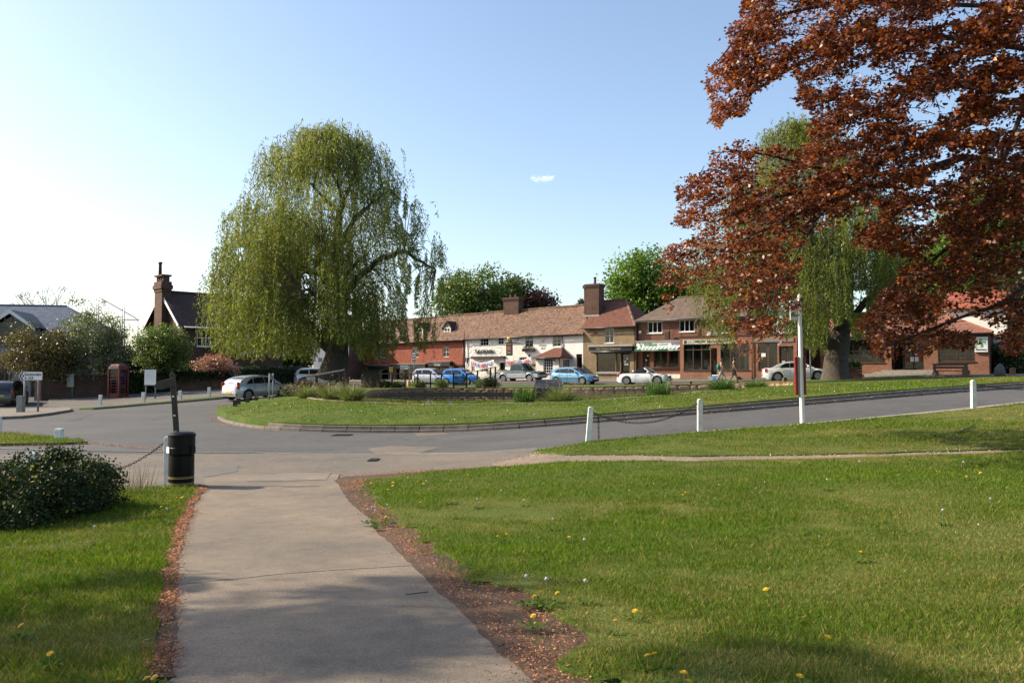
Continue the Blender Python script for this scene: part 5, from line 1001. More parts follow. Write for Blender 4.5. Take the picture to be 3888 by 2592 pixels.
# scaffolding behind the shrubs
sc_p = at('Z1',1130,500,78);sc = empty('scaffolding',(sc_p.x,sc_p.y,1.0),0,'thin steel scaffold poles rising behind the shrubs beside the brick house','scaffold');M_steel = plain('scaffold_steel',(.35,.35,.36),.4,.2,6,metal=.8)
def scp(x0,y0,x1,y1,dd=0):
    a = at('Z1',x0,y0,78 + dd) - sc.location;b_ = at('Z1',x1,y1,78 + dd) - sc.location;MB().tube([a,b_],.05,6).build('pole',M_steel,sc,smooth=True)
for q in ((902,160,902,1000,0),(883,250,883,1000,1.2),(1138,240,1138,1000,0),(1121,275,1121,1000,1.2),(805,252,1270,515,.1),(990,515,1270,515,-.1),(1262,475,1262,900,0)): scp(*q)
# small white house seen past the willow trunk
p = at('Z2',1150,580,92);wh = Bld('white_house','small white house glimpsed past the big willow trunk','house',p0=(p.x,p.y),phi=math.radians(10),bz=1.3)
w = wh.px('Z2',1330,480)[0];wh.win(wh.rect('Z2',1195,412,1240,458),cols=3,rows=2);wh.win(wh.rect('Z2',1268,412,1310,458),cols=3,rows=2);wh.wall(0,w + 2,-.5,4.4,4.4,M_render);wh.shell(0,w + 2,-.5,4.4,4.4,6,M_bk_dark);wh.slope([(-.3,-.3,4.4),(w + 2.3,-.3,4.4),(w + 1,3,6.6),(1,3,6.6)],M_tile_dark);wh.slope([(w + 2.3,6.3,4.4),(-.3,6.3,4.4),(1,3,6.6),(w + 1,3,6.6)],M_tile_dark)
a = wh.rect('Z2',1190,465,1260,530,-.9);mb = MB()
for k in range(9): xx = a[0] + (a[1] - a[0]) * k / 8;mb.box(xx - .03,xx + .03,-.93,-.87,a[2],a[3])
mb.box(a[0],a[1],-.95,-.85,a[3],a[3] + .08).build('balustrade',M_white,wh.root)
# ---------- garden wall, hedge base
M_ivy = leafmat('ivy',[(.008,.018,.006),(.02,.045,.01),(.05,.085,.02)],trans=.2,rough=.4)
gw_pts = [at('Z1',375,1017,59.5),at('Z1',1000,1017,62.5),at('Z1',1550,1017,65),at('Z1',2120,1017,67.5)];gw_pts = [Vector((p.x,p.y,tz(p.x,p.y))) for p in gw_pts]
gwr = empty('garden_wall',gw_pts[0],0,'old brick garden wall with brick pier, half hidden by ivy behind the phone box','wall');zt_ = lambda i: at('Z1',(375,1000,1550,2120)[i],(1045,1030,1010,1000)[i],gw_pts[i].y).z
for i in range(3):
    a,b_ = gw_pts[i],gw_pts[i + 1];L = (b_.xy - a.xy).length;an = math.atan2(b_.y - a.y,b_.x - a.x);o = MB().prism([(0,min(0,0) - .5),(L,b_.z - a.z - .5),(L,zt_(i + 1) - a.z),(0,zt_(i) - a.z)],-.14,.14).build('wall',M_bk_wall,gwr);o.location = a - gw_pts[0];o.rotation_euler = (0,0,an)
    cpb = MB();n = int(L / .24)
    for k in range(n): u = (k + .5) / n;z_ = (zt_(i) * (1 - u) + zt_(i + 1) * u) - a.z;cpb.box(L * k / n + .006,L * (k + 1) / n - .006,-.17,.17,z_,z_ + .11)
    o = cpb.build('coping',M_bk_wall,gwr);o.location = a - gw_pts[0];o.rotation_euler = (0,0,an)
MB().box(-.3,.15,-.25,.25,-.5,zt_(0) - gw_pts[0].z + .08).build('pier',M_bk_orange,gwr)
# ------------------------------------------------------------------ vehicles
M_tyre = plain('tyre_rubber',(.018,.018,.018),.8,.3,20)
M_rim = paintmat('alloy_rim',(.55,.55,.56),.8,.3,.2)
M_cglass = glassmat('car_glass',(.01,.012,.014),see=.35)
M_trim = plain('black_trim',(.015,.015,.016),.5,.3,9)
M_headl = paintmat('headlight_glass',(.5,.52,.55),.3,.12,1.0);M_taill = paintmat('tail_light',(.42,.02,.02),0,.15,1.0)
M_plate_y = plain('yellow_plate',(.65,.45,.03),.5,.1,9);M_plate_w = plain('white_plate',(.7,.7,.68),.5,.1,9)
def interp(pts,x):
    xs_ = [p[0] for p in pts];return float(np.interp(x,xs_,[p[1] for p in pts]))
def wheel(parent,x,y,r,side,spokes=5,w=.2,rimk=.68,rim=None):
    s = side;prof = [(r * .66,-w / 2),(r * .9,-w / 2),(r,-w * .36),(r,w * .36),(r * .9,w / 2),(r * .66,w / 2)]
    t = MB().lathe(prof,28,None,'y').build('wheel',M_tyre,parent,smooth=True,sharp=50);t.location = (x,y,r)
    mb = MB();R = r * rimk;yo = s * w * .42
    mb.lathe([(R,yo - .03),(R * .99,yo + .015),(R * .9,yo + .015),(R * .88,yo - .03)],24,None,'y')
    mb.lathe([(R * .24,yo - .04),(R * .22,yo + s * .02),(.01,yo + s * .025)],12,None,'y')
    for k in range(spokes):
        an = 2 * math.pi * k / spokes + .3;M = Matrix.Rotation(an,4,'Y');wd = R * (.17 if spokes > 6 else .27)
        mb.add([tuple(M @ Vector(p)) for p in ((R * .15,yo - .02,-wd * .7),(R * .93,yo - .02,-wd),(R * .93,yo - .02,wd),(R * .15,yo - .02,wd * .7),(R * .15,yo + s * .015,-wd * .6),(R * .93,yo + s * .008,-wd * .8),(R * .93,yo + s * .008,wd * .8),(R * .15,yo + s * .015,wd * .6))],[(4,5,6,7),(0,3,2,1),(0,1,5,4),(3,7,6,2),(1,2,6,5)])
    ro = mb.build('rim',rim or M_rim,t,smooth=True,sharp=30)
    MB().lathe([(R * .9,yo - s * .05),(R * .9,yo - s * .052)],20,None,'y').build('brake_disc',M_trim,t)
def car(name,label,x,y,ang,L,Wd,deck,green,wheels,rw,paint,belt=None,zb=.2,tum=.74,open_top=False,glass_pts=None,spokes=5,tail=None,head=None,group='cars parked in front of the shops',lower=None,plate='f',ghw=.9,pickup=None,z=None,cat='car',rim=None,beltw=.95):
    zc = tz(x,y) if z is None else z;root = empty(name,(x,y,zc + .002),ang,label,cat,group)
    # slope of the ground under the car
    f = Vector((math.cos(ang),math.sin(ang)));l_ = Vector((-f.y,f.x));zf = [tz(x + f.x * s,y + f.y * s) for s in (1.3,-1.3)];zs = [tz(x + l_.x * s,y + l_.y * s) for s in (.7,-.7)]
    root.rotation_euler = (math.atan2(zs[0] - zs[1],1.4),-math.atan2(zf[0] - zf[1],2.6),ang)
    hw = Wd / 2;N = 76;xs_ = np.unique(np.round(np.concatenate([np.linspace(-L / 2,L / 2,N)] + [w_ + (rw + .06) * np.cos(np.linspace(0,math.pi,15)) for w_ in wheels]),4))
    ra = rw + .065
    def wid(xx):
        u = abs(2 * xx / L);return hw * (1 - .16 * u ** 5 - .10 * max(0,u - .86) / .14)
    secs = []
    for xx in xs_:
        w_ = wid(xx);zt = interp(deck,xx);u = abs(2 * xx / L);zl = zb + .10 * max(0,u - .9) / .1;arch = False
        for wx in wheels:
            if abs(xx - wx) < ra: zl = max(zl,rw + math.sqrt(max(0,ra * ra - (xx - wx) ** 2)));arch = True
        zm = zb + (zt - zb) * .45;zl2 = min(zl,zt - .06)
        zz = [zl2,max(zl2 + .012,zb + .12),max(zl2 + .024,zm),max(zl2 + .036,zt - .14),zt - .015,zt + .02,zt + .035]
        ww = [w_ * .955,w_ * .985,w_,w_ * .975,w_ * beltw - .03,w_ * .6,0]
        secs.append([(xx,a,b_) for a,b_ in zip(ww,zz)])
    V = [];n = 13
    for s_ in secs: V += [(p[0],p[1],p[2]) for p in s_] + [(p[0],-p[1],p[2]) for p in s_[-2::-1]]
    F = [(i * n + k,(i + 1) * n + k,(i + 1) * n + k + 1,i * n + k + 1) for i in range(len(secs) - 1) for k in range(n - 1)]
    F += [tuple(range(n)),tuple((len(secs) - 1) * n + k for k in range(n - 1,-1,-1))]
    body = MB().add(V,F).build('body',paint,root,smooth=True,sharp=42)
    # dark underside and wheel wells
    mbw = MB().box(-L / 2 + .12,L / 2 - .12,-hw * .72,hw * .72,zb + .02,zb + .3)
    mbw.build('underbody',M_trim,root)
    if lower: # contrasting lower sides
        pass
    for wx in wheels:
        for s_ in (-1,1): wheel(root,wx,s_ * (hw - .13),rw,s_,spokes,rim=rim)
    # greenhouse
    if green:
        zb_ = belt if belt else green[0][1];zr_ = max(p[1] for p in green);wg0,wg1 = hw * ghw,hw * tum
        Y = lambda z_: wg0 + (wg1 - wg0) * max(0,(z_ - zb_)) / (zr_ - zb_)
        V = [];F = []
        for px_,pz in green: V += [(px_,Y(pz),pz),(px_,Y(pz) * .62,pz + .03),(px_,0,pz + .038),(px_,-Y(pz) * .62,pz + .03),(px_,-Y(pz),pz),(px_,Y(zb_ - .08),min(pz,zb_) - .12),(px_,-Y(zb_ - .08),min(pz,zb_) - .12)]
        m_ = len(green)
        for i in range(m_ - 1):
            for k in range(4): F.append((i * 7 + k,i * 7 + k + 1,(i + 1) * 7 + k + 1,(i + 1) * 7 + k))
            F += [(i * 7,(i + 1) * 7,(i + 1) * 7 + 5,i * 7 + 5),(i * 7 + 4,i * 7 + 6,(i + 1) * 7 + 6,(i + 1) * 7 + 4)]
        if not open_top: MB().add(V,F).build('roof',paint,root,smooth=True,sharp=35)
        for gp_ in (glass_pts or []):
            for s_ in (-1,1):
                mb = MB();pts = [(a,s_ * (Y(b_) + .008),b_) for a,b_ in gp_];pin = [(a,s_ * (Y(b_) - .004),b_) for a,b_ in gp_];k = len(pts)
                mb.add(pts + pin,[tuple(range(k)),tuple(range(2 * k - 1,k - 1,-1))] + [(i,(i + 1) % k,(i + 1) % k + k,i + k) for i in range(k)]);mb.build('side_window',M_cglass,root)
    return root,body
def screen(root,p,q,w0,w1,name='windscreen',crown=.036,inset=.0,mat=None):
    # curved glass from (x,z) p to q, half widths w0, w1; sits just proud of the roof shell
    d = Vector((q[0] - p[0],0,q[1] - p[1])).normalized();n = Vector((-d.z,0,d.x));
    if n.z < 0: n = -n
    V = [];nu,nv = 8,4
    for j in range(nv + 1):
        v = j / nv;c = Vector((p[0] + (q[0] - p[0]) * v,0,p[1] + (q[1] - p[1]) * v));w = w0 + (w1 - w0) * v
        for i in range(nu + 1):
            u = i / nu * 2 - 1;V.append(c + n * .012 + Vector((0,u * w,crown * (1 - u * u))))
    F = [(j * (nu + 1) + i,j * (nu + 1) + i + 1,(j + 1) * (nu + 1) + i + 1,(j + 1) * (nu + 1) + i) for j in range(nv) for i in range(nu)]
    o = MB().add(V,F).build(name,mat or M_cglass,root,smooth=True);s = o.modifiers.new('s','SOLIDIFY');s.thickness = .01;return o
def bits(root,L,Wd,hz,tz_,mir,handles,hzf=.13,plate_r=None,plate_f=None,hl=(.42,.17),grille=None,seams=(),tl=(.1,.28),hx=.2):
    hw = Wd / 2
    for s in (-1,1):
        M = Matrix.Translation((L / 2 - hx,s * hw * .68,hz)) @ Matrix.Rotation(-s * .5,4,'Z');o = MB().lathe([(.01,-.12),(.5,-.06),(.5,.06),(.01,.12)],14,M @ Matrix.Diagonal((hl[0] * .75,.3,hl[1] * .9,1)) ,'y').build('headlight',M_headl,root,smooth=True,sharp=40)
        o = MB().box(-.09,.09,-.07,.07,-tl[1] / 2,tl[1] / 2,Matrix.Translation((-L / 2 + .15,s * hw * .80,tz_)) @ Matrix.Rotation(s * .5,4,'Z')).build('tail_light',M_taill,root,bevel=.03)
        if mir: MB().lathe([(.01,-.1),(.08,-.06),(.09,.03),(.01,.07)],10,Matrix.Translation((mir[0],s * (hw + .04),mir[1])) @ Matrix.Rotation(math.pi / 2,4,'X')).build('wing_mirror',root.children[0].data.materials[0],root,smooth=True)
        for hx_,hz_ in handles: MB().box(hx_ - .08,hx_ + .08,s * (hw * .985) - .02,s * (hw * .985) + .02,hz_ - .015,hz_ + .015).build('door_handle',root.children[0].data.materials[0],root,bevel=.008)
        for sx_,z0_,z1_ in seams: MB().tube([(sx_,s * (hw * .992),z0_),(sx_,s * (hw * 1.0),(z0_ + z1_) / 2),(sx_ - .02,s * hw * .965,z1_)],.007,4).build('door_seam',M_trim,root)
    if plate_r is not None: MB().box(-L / 2 - .012,-L / 2 + .02,-.26,.26,plate_r - .055,plate_r + .055).build('number_plate',M_plate_y,root)
    if plate_f is not None: MB().box(L / 2 - .02,L / 2 + .012,-.26,.26,plate_f - .055,plate_f + .055).build('number_plate',M_plate_w,root)
    if grille: MB().box(L / 2 - .06,L / 2 + .008,-grille[0],grille[0],grille[1],grille[2]).build('grille',M_trim,root,bevel=.03)
SILV = paintmat('silver_paint',(.42,.44,.47),.6,.32,.8);WHT = paintmat('white_car_paint',(.78,.78,.78),0,.25,1);LBLUE = paintmat('light_blue_paint',(.12,.30,.46),.3,.3,1);BLU = paintmat('bright_blue_paint',(.02,.20,.60),.1,.28,1);BLK = paintmat('black_car_paint',(.012,.013,.016),.2,.25,1);DGRN = paintmat('dark_green_paint',(.02,.06,.05),.3,.3,1);PSILV = paintmat('pale_silver_paint',(.55,.56,.58),.5,.3,.8)
ZER = 0
# silver hatchback with brake lights, turning round the island
p = hit('Z2',560,845);q = at('S',976,1515,52.0);c4p = Vector((q.x,q.y))
dk = [(-2.13,.62),(-2.10,.86),(-2.0,.98),(-1.4,.97),(0,.95),(1.0,.93),(1.45,.84),(1.85,.70),(2.08,.55),(2.13,.42)]
gr = [(-1.98,.99),(-1.75,1.22),(-1.45,1.37),(-.9,1.46),(-.2,1.47),(.3,1.40),(.75,1.20),(1.22,.93)]
gl = [[(-1.42,1.0),(-1.2,1.2),(-.98,1.32),(-.9,1.33),(-.9,1.0)],[(-.84,1.0),(-.84,1.34),(-.2,1.375),(-.06,1.37),(-.06,.99)],[(0,.99),(0,1.37),(.28,1.32),(.66,1.13),(.95,.98)]]
c4,bd_ = car('silver_hatchback','silver rounded hatchback with brake lights on, turning past the left end of the island',c4p.x,c4p.y,math.radians(57),4.26,1.77,dk,gr,(-1.33,1.28),.32,SILV,belt=.97,glass_pts=gl,spokes=7,group='cars around the pond')
screen(c4,(.30,1.40),(1.16,.97),.62,.74);screen(c4,(-1.50,1.36),(-1.95,1.02),.6,.66,'rear_window');bits(c4,4.26,1.77,.70,.93,(.75,1.0),((-.75,.85),(.15,.85)),plate_r=.52,seams=((-.03,.3,.95),(-.9,.6,.95),(.98,.3,.9)),tl=(.1,.42))
for s_ in (-1,1): MB().box(-.02,.02,-.05,.05,-.2,.2,Matrix.Translation((-1.78,s_ * .70,1.15)) @ Matrix.Rotation(.92,4,'Y')).build('tail_light',M_taill,c4,bevel=.02)
MB().box(-2.15,-2.02,-.7,.7,.38,.46).build('rear_bumper_trim',M_trim,c4,bevel=.02)
# white open roadster
q = at('K',1165,130,66.5);RX = (q.x,q.y)
dk = [(-2.08,.60),(-2.0,.80),(-1.6,.88),(-.9,.90),(.3,.90),(.75,.88),(1.3,.80),(1.8,.70),(2.02,.55),(2.08,.42)]
gr = [(-.62,.9),(-.1,.92),(.15,1.32),(.95,.88)]
tt,bd_ = car('white_roadster','white open-top roadster parked in front of the yellow brick shop',*RX,math.radians(-24),4.17,1.84,dk,None,(-1.22,1.25),.33,WHT,spokes=5)
root = tt
screen(tt,(.14,1.31),(.82,.9),.6,.74);MB().tube([(.86,-.76,.88),(.16,-.62,1.31),(.12,0,1.355),(.16,.62,1.31),(.86,.76,.88)],.035,6).build('windscreen_frame',WHT,tt,smooth=True)
MB().box(-1.0,.5,-.62,.62,.86,.945).build('cockpit',M_trim,tt,bevel=.03)
for s_ in (-1,1):
    MB().box(-.62,-.42,s_ * .36 - .22,s_ * .36 + .22,.85,1.2).build('seat',M_trim,tt,bevel=.06);MB().tube([(-.78,s_ * .36 - .17,.88),(-.76,s_ * .36 - .17,1.16),(-.76,s_ * .36 + .17,1.16),(-.78,s_ * .36 + .17,.88)],.03,6).build('roll_hoop',M_rim,tt,smooth=True)
    MB().add([(-.55,s_ * .8,.9),(.72,s_ * .8,.9),(.2,s_ * .7,1.22),(-.5,s_ * .72,1.12),(-.55,s_ * .79,.9),(.72,s_ * .79,.9),(.2,s_ * .69,1.22),(-.5,s_ * .71,1.12)],[(0,1,2,3),(7,6,5,4),(0,4,5,1),(1,5,6,2),(2,6,7,3),(3,7,4,0)]).build('side_window',M_cglass,tt)
bits(tt,4.17,1.84,.66,.78,(.55,.98),((-.35,.78),),plate_f=.42,grille=(.42,.28,.66),seams=((-.5,.32,.88),(.75,.5,.85)),hl=(.55,.2))
for s_ in (-1,1): MB().box(1.98,2.06,s_ * .66 - .17,s_ * .66 + .17,.3,.46).build('air_intake',M_trim,tt,bevel=.02)
# white saloon
q = at('Z5',1120,1215,63.5)
dk = [(-2.42,.62),(-2.38,.92),(-2.25,1.02),(-1.7,1.03),(-1.2,1.0),(0,.97),(1.0,.95),(1.6,.86),(2.2,.74),(2.38,.58),(2.42,.45)]
gr = [(-1.75,1.03),(-1.35,1.22),(-.95,1.39),(-.4,1.46),(.1,1.46),(.45,1.38),(1.25,.96)]
gl = [[(-1.28,1.04),(-1.12,1.2),(-.8,1.34),(-.55,1.36),(-.55,1.02)],[(-.5,1.02),(-.5,1.365),(.12,1.37),(.12,1.0)],[(.17,1.0),(.17,1.365),(.42,1.3),(.98,.99)]]
bm_,bd_ = car('white_saloon','large white saloon parked beside the right-hand willow trunk',q.x,q.y,math.radians(-9),4.84,1.85,dk,gr,(-1.44,1.45),.34,WHT,belt=1.0,glass_pts=gl,spokes=10)
screen(bm_,(.45,1.38),(1.2,.98),.62,.74);screen(bm_,(-.97,1.38),(-1.7,1.05),.6,.72,'rear_window');bits(bm_,4.84,1.85,.70,.86,(.8,1.05),((-.85,.88),(.0,.86)),seams=((-.52,.32,.98),(.15,.32,.97),(1.12,.32,.93),(-1.05,.6,1.0)),grille=(.4,.5,.68));MB().box(-.95,-.72,-.05,.05,1.47,1.53).build('aerial_fin',WHT,bm_,bevel=.02)
# light blue hatchback
q = at('Z3',1850,1268,70)
dk = [(-2.07,.62),(-2.03,.90),(-1.9,1.0),(0,.95),(.95,.92),(1.5,.82),(1.9,.68),(2.05,.52),(2.08,.4)]
gr = [(-1.93,.99),(-1.75,1.2),(-1.45,1.36),(-.8,1.43),(-.2,1.43),(.3,1.35),(1.1,.93)]
gl = [[(-1.5,1.0),(-1.38,1.2),(-1.2,1.29),(-1.0,1.31),(-1.0,.99)],[(-.95,.99),(-.95,1.315),(-.18,1.34),(-.18,.98)],[(-.12,.98),(-.12,1.34),(.25,1.29),(.85,.97)]]
fo,bd_ = car('light_blue_hatchback','light blue five door hatchback parked in front of the inn bay',q.x,q.y,math.radians(-37),4.15,1.7,dk,gr,(-1.3,1.3),.31,LBLUE,belt=.96,glass_pts=gl,spokes=7)
screen(fo,(.3,1.35),(1.05,.95),.58,.70);screen(fo,(-1.48,1.35),(-1.9,1.02),.56,.64,'rear_window');bits(fo,4.15,1.7,.68,.95,(.68,1.0),((-.75,.85),(.1,.85)),plate_f=.5,seams=((-.15,.3,.95),(-.95,.5,.96),(.95,.3,.9)),grille=(.3,.58,.68));MB().box(1.95,2.085,-.55,.55,.27,.4).build('lower_grille',M_trim,fo,bevel=.02)
for s_ in (-1,1): MB().box(-.95,.95,s_ * .845 - .015,s_ * .845 + .015,.5,.57).build('side_moulding',M_trim,fo,bevel=.008)
# two-tone pick-up
q = at('Z3',1150,1265,79)
dk = [(-2.45,.60),(-2.42,1.02),(-2.3,1.08),(-.5,1.08),(1.0,1.05),(1.9,.98),(2.32,.9),(2.45,.7)]
gr = [(-.75,1.1),(-.68,1.70),(-.2,1.76),(.35,1.75),(.5,1.68),(1.12,1.06)]
gl = [[(-.62,1.12),(-.58,1.62),(-.12,1.65),(-.12,1.12)],[(-.05,1.12),(-.05,1.65),(.42,1.62),(.88,1.12)]]
pu,bd_ = car('pickup_truck','green and silver double cab pick-up parked in front of the inn door',q.x,q.y,math.radians(-34),4.95,1.78,dk,gr,(-1.5,1.45),.37,DGRN,belt=1.1,glass_pts=gl,spokes=6,zb=.32,tum=.82,cat='pick-up')
screen(pu,(.5,1.68),(1.07,1.1),.66,.74);screen(pu,(-.70,1.68),(-.76,1.14),.62,.68,'rear_window');bits(pu,4.95,1.78,.86,.85,(.8,1.2),((-.45,.98),(.2,.98)),plate_f=.55,grille=(.42,.72,.92))
for s_ in (-1,1):
    mb = MB();mb.box(-2.42,-1.93,s_ * .87,s_ * .905,.42,.82).box(-1.07,1.02,s_ * .885,s_ * .91,.42,.82).box(1.88,2.38,s_ * .84,s_ * .88,.45,.78);mb.build('silver_side_panel',PSILV,pu,bevel=.01)
    for wx in (-1.5,1.45): MB().tube([(wx + .47 * math.cos(t_),s_ * .9,.37 + .47 * math.sin(t_)) for t_ in np.linspace(-.1,math.pi + .1,15)],.05,6).build('wheel_arch_flare',PSILV,pu,smooth=True)
MB().box(-2.36,-.82,-.72,.72,1.09,1.13).build('load_bed_cover',M_trim,pu,bevel=.02);MB().box(2.3,2.5,-.8,.8,.45,.66).build('bumper',PSILV,pu,bevel=.05);MB().tube([(-.3,-.6,1.8),(-.3,-.6,1.86),(-.3,.6,1.86),(-.3,.6,1.8)],.02,6).build('roof_bar',M_trim,pu)
# bright blue city car behind the picket gate
dk = [(-1.75,.62),(-1.72,.95),(-1.6,1.0),(0,.95),(.8,.93),(1.3,.83),(1.62,.68),(1.75,.45)]
gr = [(-1.66,1.0),(-1.52,1.32),(-1.3,1.45),(-.6,1.5),(0,1.48),(.35,1.38),(1.0,.94)]
gl = [[(-1.4,1.0),(-1.3,1.32),(-.7,1.37),(-.7,.99)],[(-.62,.99),(-.62,1.38),(.05,1.36),(.3,1.28),(.75,.97)]]
q = at('Z3',355,1265,77);bl,bd_ = car('bright_blue_city_car','bright blue small hatchback seen through the picket gate',q.x,q.y,math.radians(-28),3.5,1.62,dk,gr,(-1.12,1.12),.29,BLU,belt=.97,glass_pts=gl,spokes=6)
screen(bl,(.35,1.38),(.95,.97),.56,.68);screen(bl,(-1.35,1.44),(-1.62,1.03),.54,.62,'rear_window');bits(bl,3.5,1.62,.7,.9,(.6,1.0),((-.5,.85),),plate_r=.6,seams=((-.66,.3,.97),(.7,.3,.92)))
q = at('Y2',1075,1420,80);b2,bd_ = car('pale_silver_hatchback','pale silver hatchback behind the fence left of the bright blue car',q.x,q.y,math.radians(-25),3.7,1.64,[(k[0] * 1.05,k[1]) for k in dk],[(k[0] * 1.05,k[1]) for k in gr],(-1.18,1.18),.29,PSILV,belt=.97,glass_pts=[[(a * 1.05,b_) for a,b_ in g_] for g_ in gl],spokes=6)
screen(b2,(.37,1.38),(1.0,.97),.56,.68);screen(b2,(-1.42,1.44),(-1.7,1.03),.54,.62,'rear_window');bits(b2,3.7,1.64,.7,.9,(.6,1.0),((-.5,.85),))
q = at('C',2130,330,74);b3,bd_ = car('pale_estate_car','pale silver car half hidden behind the reeds left of the big willow trunk',q.x,q.y,math.radians(10),4.2,1.7,[(k[0] * 1.2,k[1]) for k in dk],[(k[0] * 1.2,k[1]) for k in gr],(-1.3,1.3),.31,PSILV,belt=.97,glass_pts=[[(a * 1.2,b_) for a,b_ in g_] for g_ in gl],spokes=6,group='cars around the pond')
screen(b3,(.42,1.38),(1.14,.97),.58,.68);bits(b3,4.2,1.7,.7,.9,(.7,1.0),((-.5,.85),))
dk = [(-2.15,.65),(-2.12,1.02),(-2.0,1.12),(0,1.05),(1.0,1.02),(1.6,.95),(2.05,.8),(2.15,.5)];gr = [(-2.05,1.1),(-1.85,1.45),(-1.6,1.58),(-.6,1.64),(0,1.62),(.4,1.5),(1.15,1.03)];gl = [[(-1.75,1.1),(-1.62,1.42),(-1.0,1.5),(-1.0,1.09)],[(-.92,1.09),(-.92,1.5),(-.1,1.5),(-.1,1.08)],[(-.04,1.08),(-.04,1.5),(.3,1.42),(.85,1.06)]]
q = at('L',20,1330,54.5);b4,bd_ = car('dark_four_wheel_drive','dark car seen from behind at the left edge in front of the hall',q.x - .3,q.y + 1.2,math.radians(108),4.3,1.8,dk,gr,(-1.3,1.3),.35,BLK,belt=1.07,glass_pts=gl,spokes=6,group='cars around the pond')
screen(b4,(.4,1.5),(1.1,1.06),.62,.72);screen(b4,(-1.63,1.57),(-2.02,1.14),.6,.68,'rear_window');bits(b4,4.3,1.8,.8,.95,(.7,1.12),((-.6,.95),(.2,.95)),plate_r=.72)
# ------------------------------------------------------------------ street furniture
M_wpost = plain('white_post_paint',(.72,.70,.66),.6,.18,5,bumpk=.2)
M_oak = plain('weathered_oak',(.05,.04,.028),.85,.4,5,bumpk=.5,bscale=14)
M_sign_w = plain('sign_face',(.70,.70,.68),.4,.1,3)
M_post_g = plain('grey_post',(.20,.205,.20),.5,.2,6)
# litter bin
p = hit('B',378,1308);p = Vector((p.x,p.y,p.z));bn = empty('litter_bin',p,0,'black round litter bin with gold bands at the path corner','litter bin')
M_binb = plain('bin_black',(.006,.0065,.006),.4,.3,4,spec=.15);k = 15.0 / FPX;R_ = 128 / 2.751 * k
z_ = lambda y: (1308 - y) / 2.751 * k
MB().lathe([(R_ * .98,0),(R_ * 1.0,.02),(R_ * .99,z_(960)),(R_ * .93,z_(955))],32).build('drum',M_binb,bn,smooth=True,sharp=35)
MB().lathe([(R_ * 1.0,z_(950)),(R_ * 1.07,z_(940)),(R_ * 1.07,z_(880)),(R_ * 1.04,z_(875)),(R_ * 1.04,z_(765)),(R_ * 1.09,z_(760)),(R_ * 1.09,z_(745)),(R_ * .95,z_(728)),(R_ * .6,z_(716)),(.01,z_(712))],32).build('hood',M_binb,bn,smooth=True,sharp=35)
M_gb = plain('bin_gold',(.42,.30,.13),.4,.2,8)
for y in (1178,1191,1240,1253): MB().lathe([(R_ * 1.004,z_(y + 3)),(R_ * 1.008,z_(y + 3)),(R_ * 1.008,z_(y - 2)),(R_ * 1.004,z_(y - 2))],32).build('gold_band',M_gb,bn,smooth=True,sharp=35)
an = -2.45;o = MB().box(-.07,.07,-.006,.006,-.055,.055).build('white_label',M_sign_w,bn);o.location = (R_ * 1.075 * math.cos(an),R_ * 1.075 * math.sin(an),z_(900));o.rotation_euler = (0,0,an + math.pi / 2)
an = -.35;o = MB().box(-.05,.05,-.02,.02,-.07,.07).build('latch',M_binb,bn,bevel=.008);o.location = (R_ * 1.09 * math.cos(an),R_ * 1.09 * math.sin(an),z_(900));o.rotation_euler = (0,0,an + math.pi / 2)
for i,(x,y) in enumerate(((225,1322),(545,1302))):
    q = hit('B',x,y);st = MB().lathe([(.12,-.05),(.16,.01),(.1,.035),(.01,.04)],9).build('flat_stone',M_conc,smooth=True);st.location = (q.x,q.y,q.z + .03);st.scale = (1.2,.8,1);tag(st,('small pale flat stone on the grass left of the litter bin','small pale flat stone right of the litter bin base')[i],'stone')
# posts
def post(name,label,base,h,w,mat,lean=(0,0),rz=0,round_top=True,group=None,notch=False,cat='post'):
    root = empty(name,base,rz,label,cat,group);root.rotation_euler = (lean[1],lean[0],rz);hw = w / 2
    prof = [(-hw,-.25),(hw,-.25),(hw,h - hw * .8)] + [(hw * math.cos(t),h - hw * .8 + hw * .8 * math.sin(t)) for t in np.linspace(.25,math.pi - .25,6)] + [(-hw,h - hw * .8)] if round_top else [(-hw,-.25),(hw,-.25),(hw,h),(-hw,h)]
    MB().prism(prof,-hw,hw).build('shaft',mat,root,bevel=.008)
    if notch: MB().box(-hw - .012,hw + .012,-hw - .012,hw + .012,h * .82,h * .82 + .02).build('band',mat,root)
    MB().tube([(-hw - .03,0,h * .86),(hw + .03,0,h * .86)],.012,6).build('eye_bolt',M_iron,root)
    return root
def V_h(t,x,yb,yt,d): return at(t,x,yt,d).z - at(t,x,yb,d).z
q = hit('B',210,1292);pb = post('chain_post','white square post carrying the chain, tight against the litter bin',(q.x,q.y + .12,q.z),.92,.125,M_wpost,group='white chain posts');pb_top = Vector((q.x - .07,q.y + .1,q.z + .8))
q2 = onground('Z7',332,15.4);pz = at('Z7',332,435,15.4).z - q2.z;p2 = post('chain_post','white post with only its rounded top showing above the dark bush',q2,pz,.16,M_wpost,group='white chain posts');p2_top = Vector((q2.x,q2.y,at('Z7',332,515,15.4).z))
q3 = hit('Z7',585,335);post('verge_post','short pale stub post on the small left verge',q3,V_h('Z7',585,335,200,q3.y),.2,M_wpost,notch=True,round_top=False,group='short white posts')
q3 = hit('F',-2,998);post('verge_post','white post cut by the left picture edge',q3,.65,.13,M_wpost,group='short white posts')
rp = []
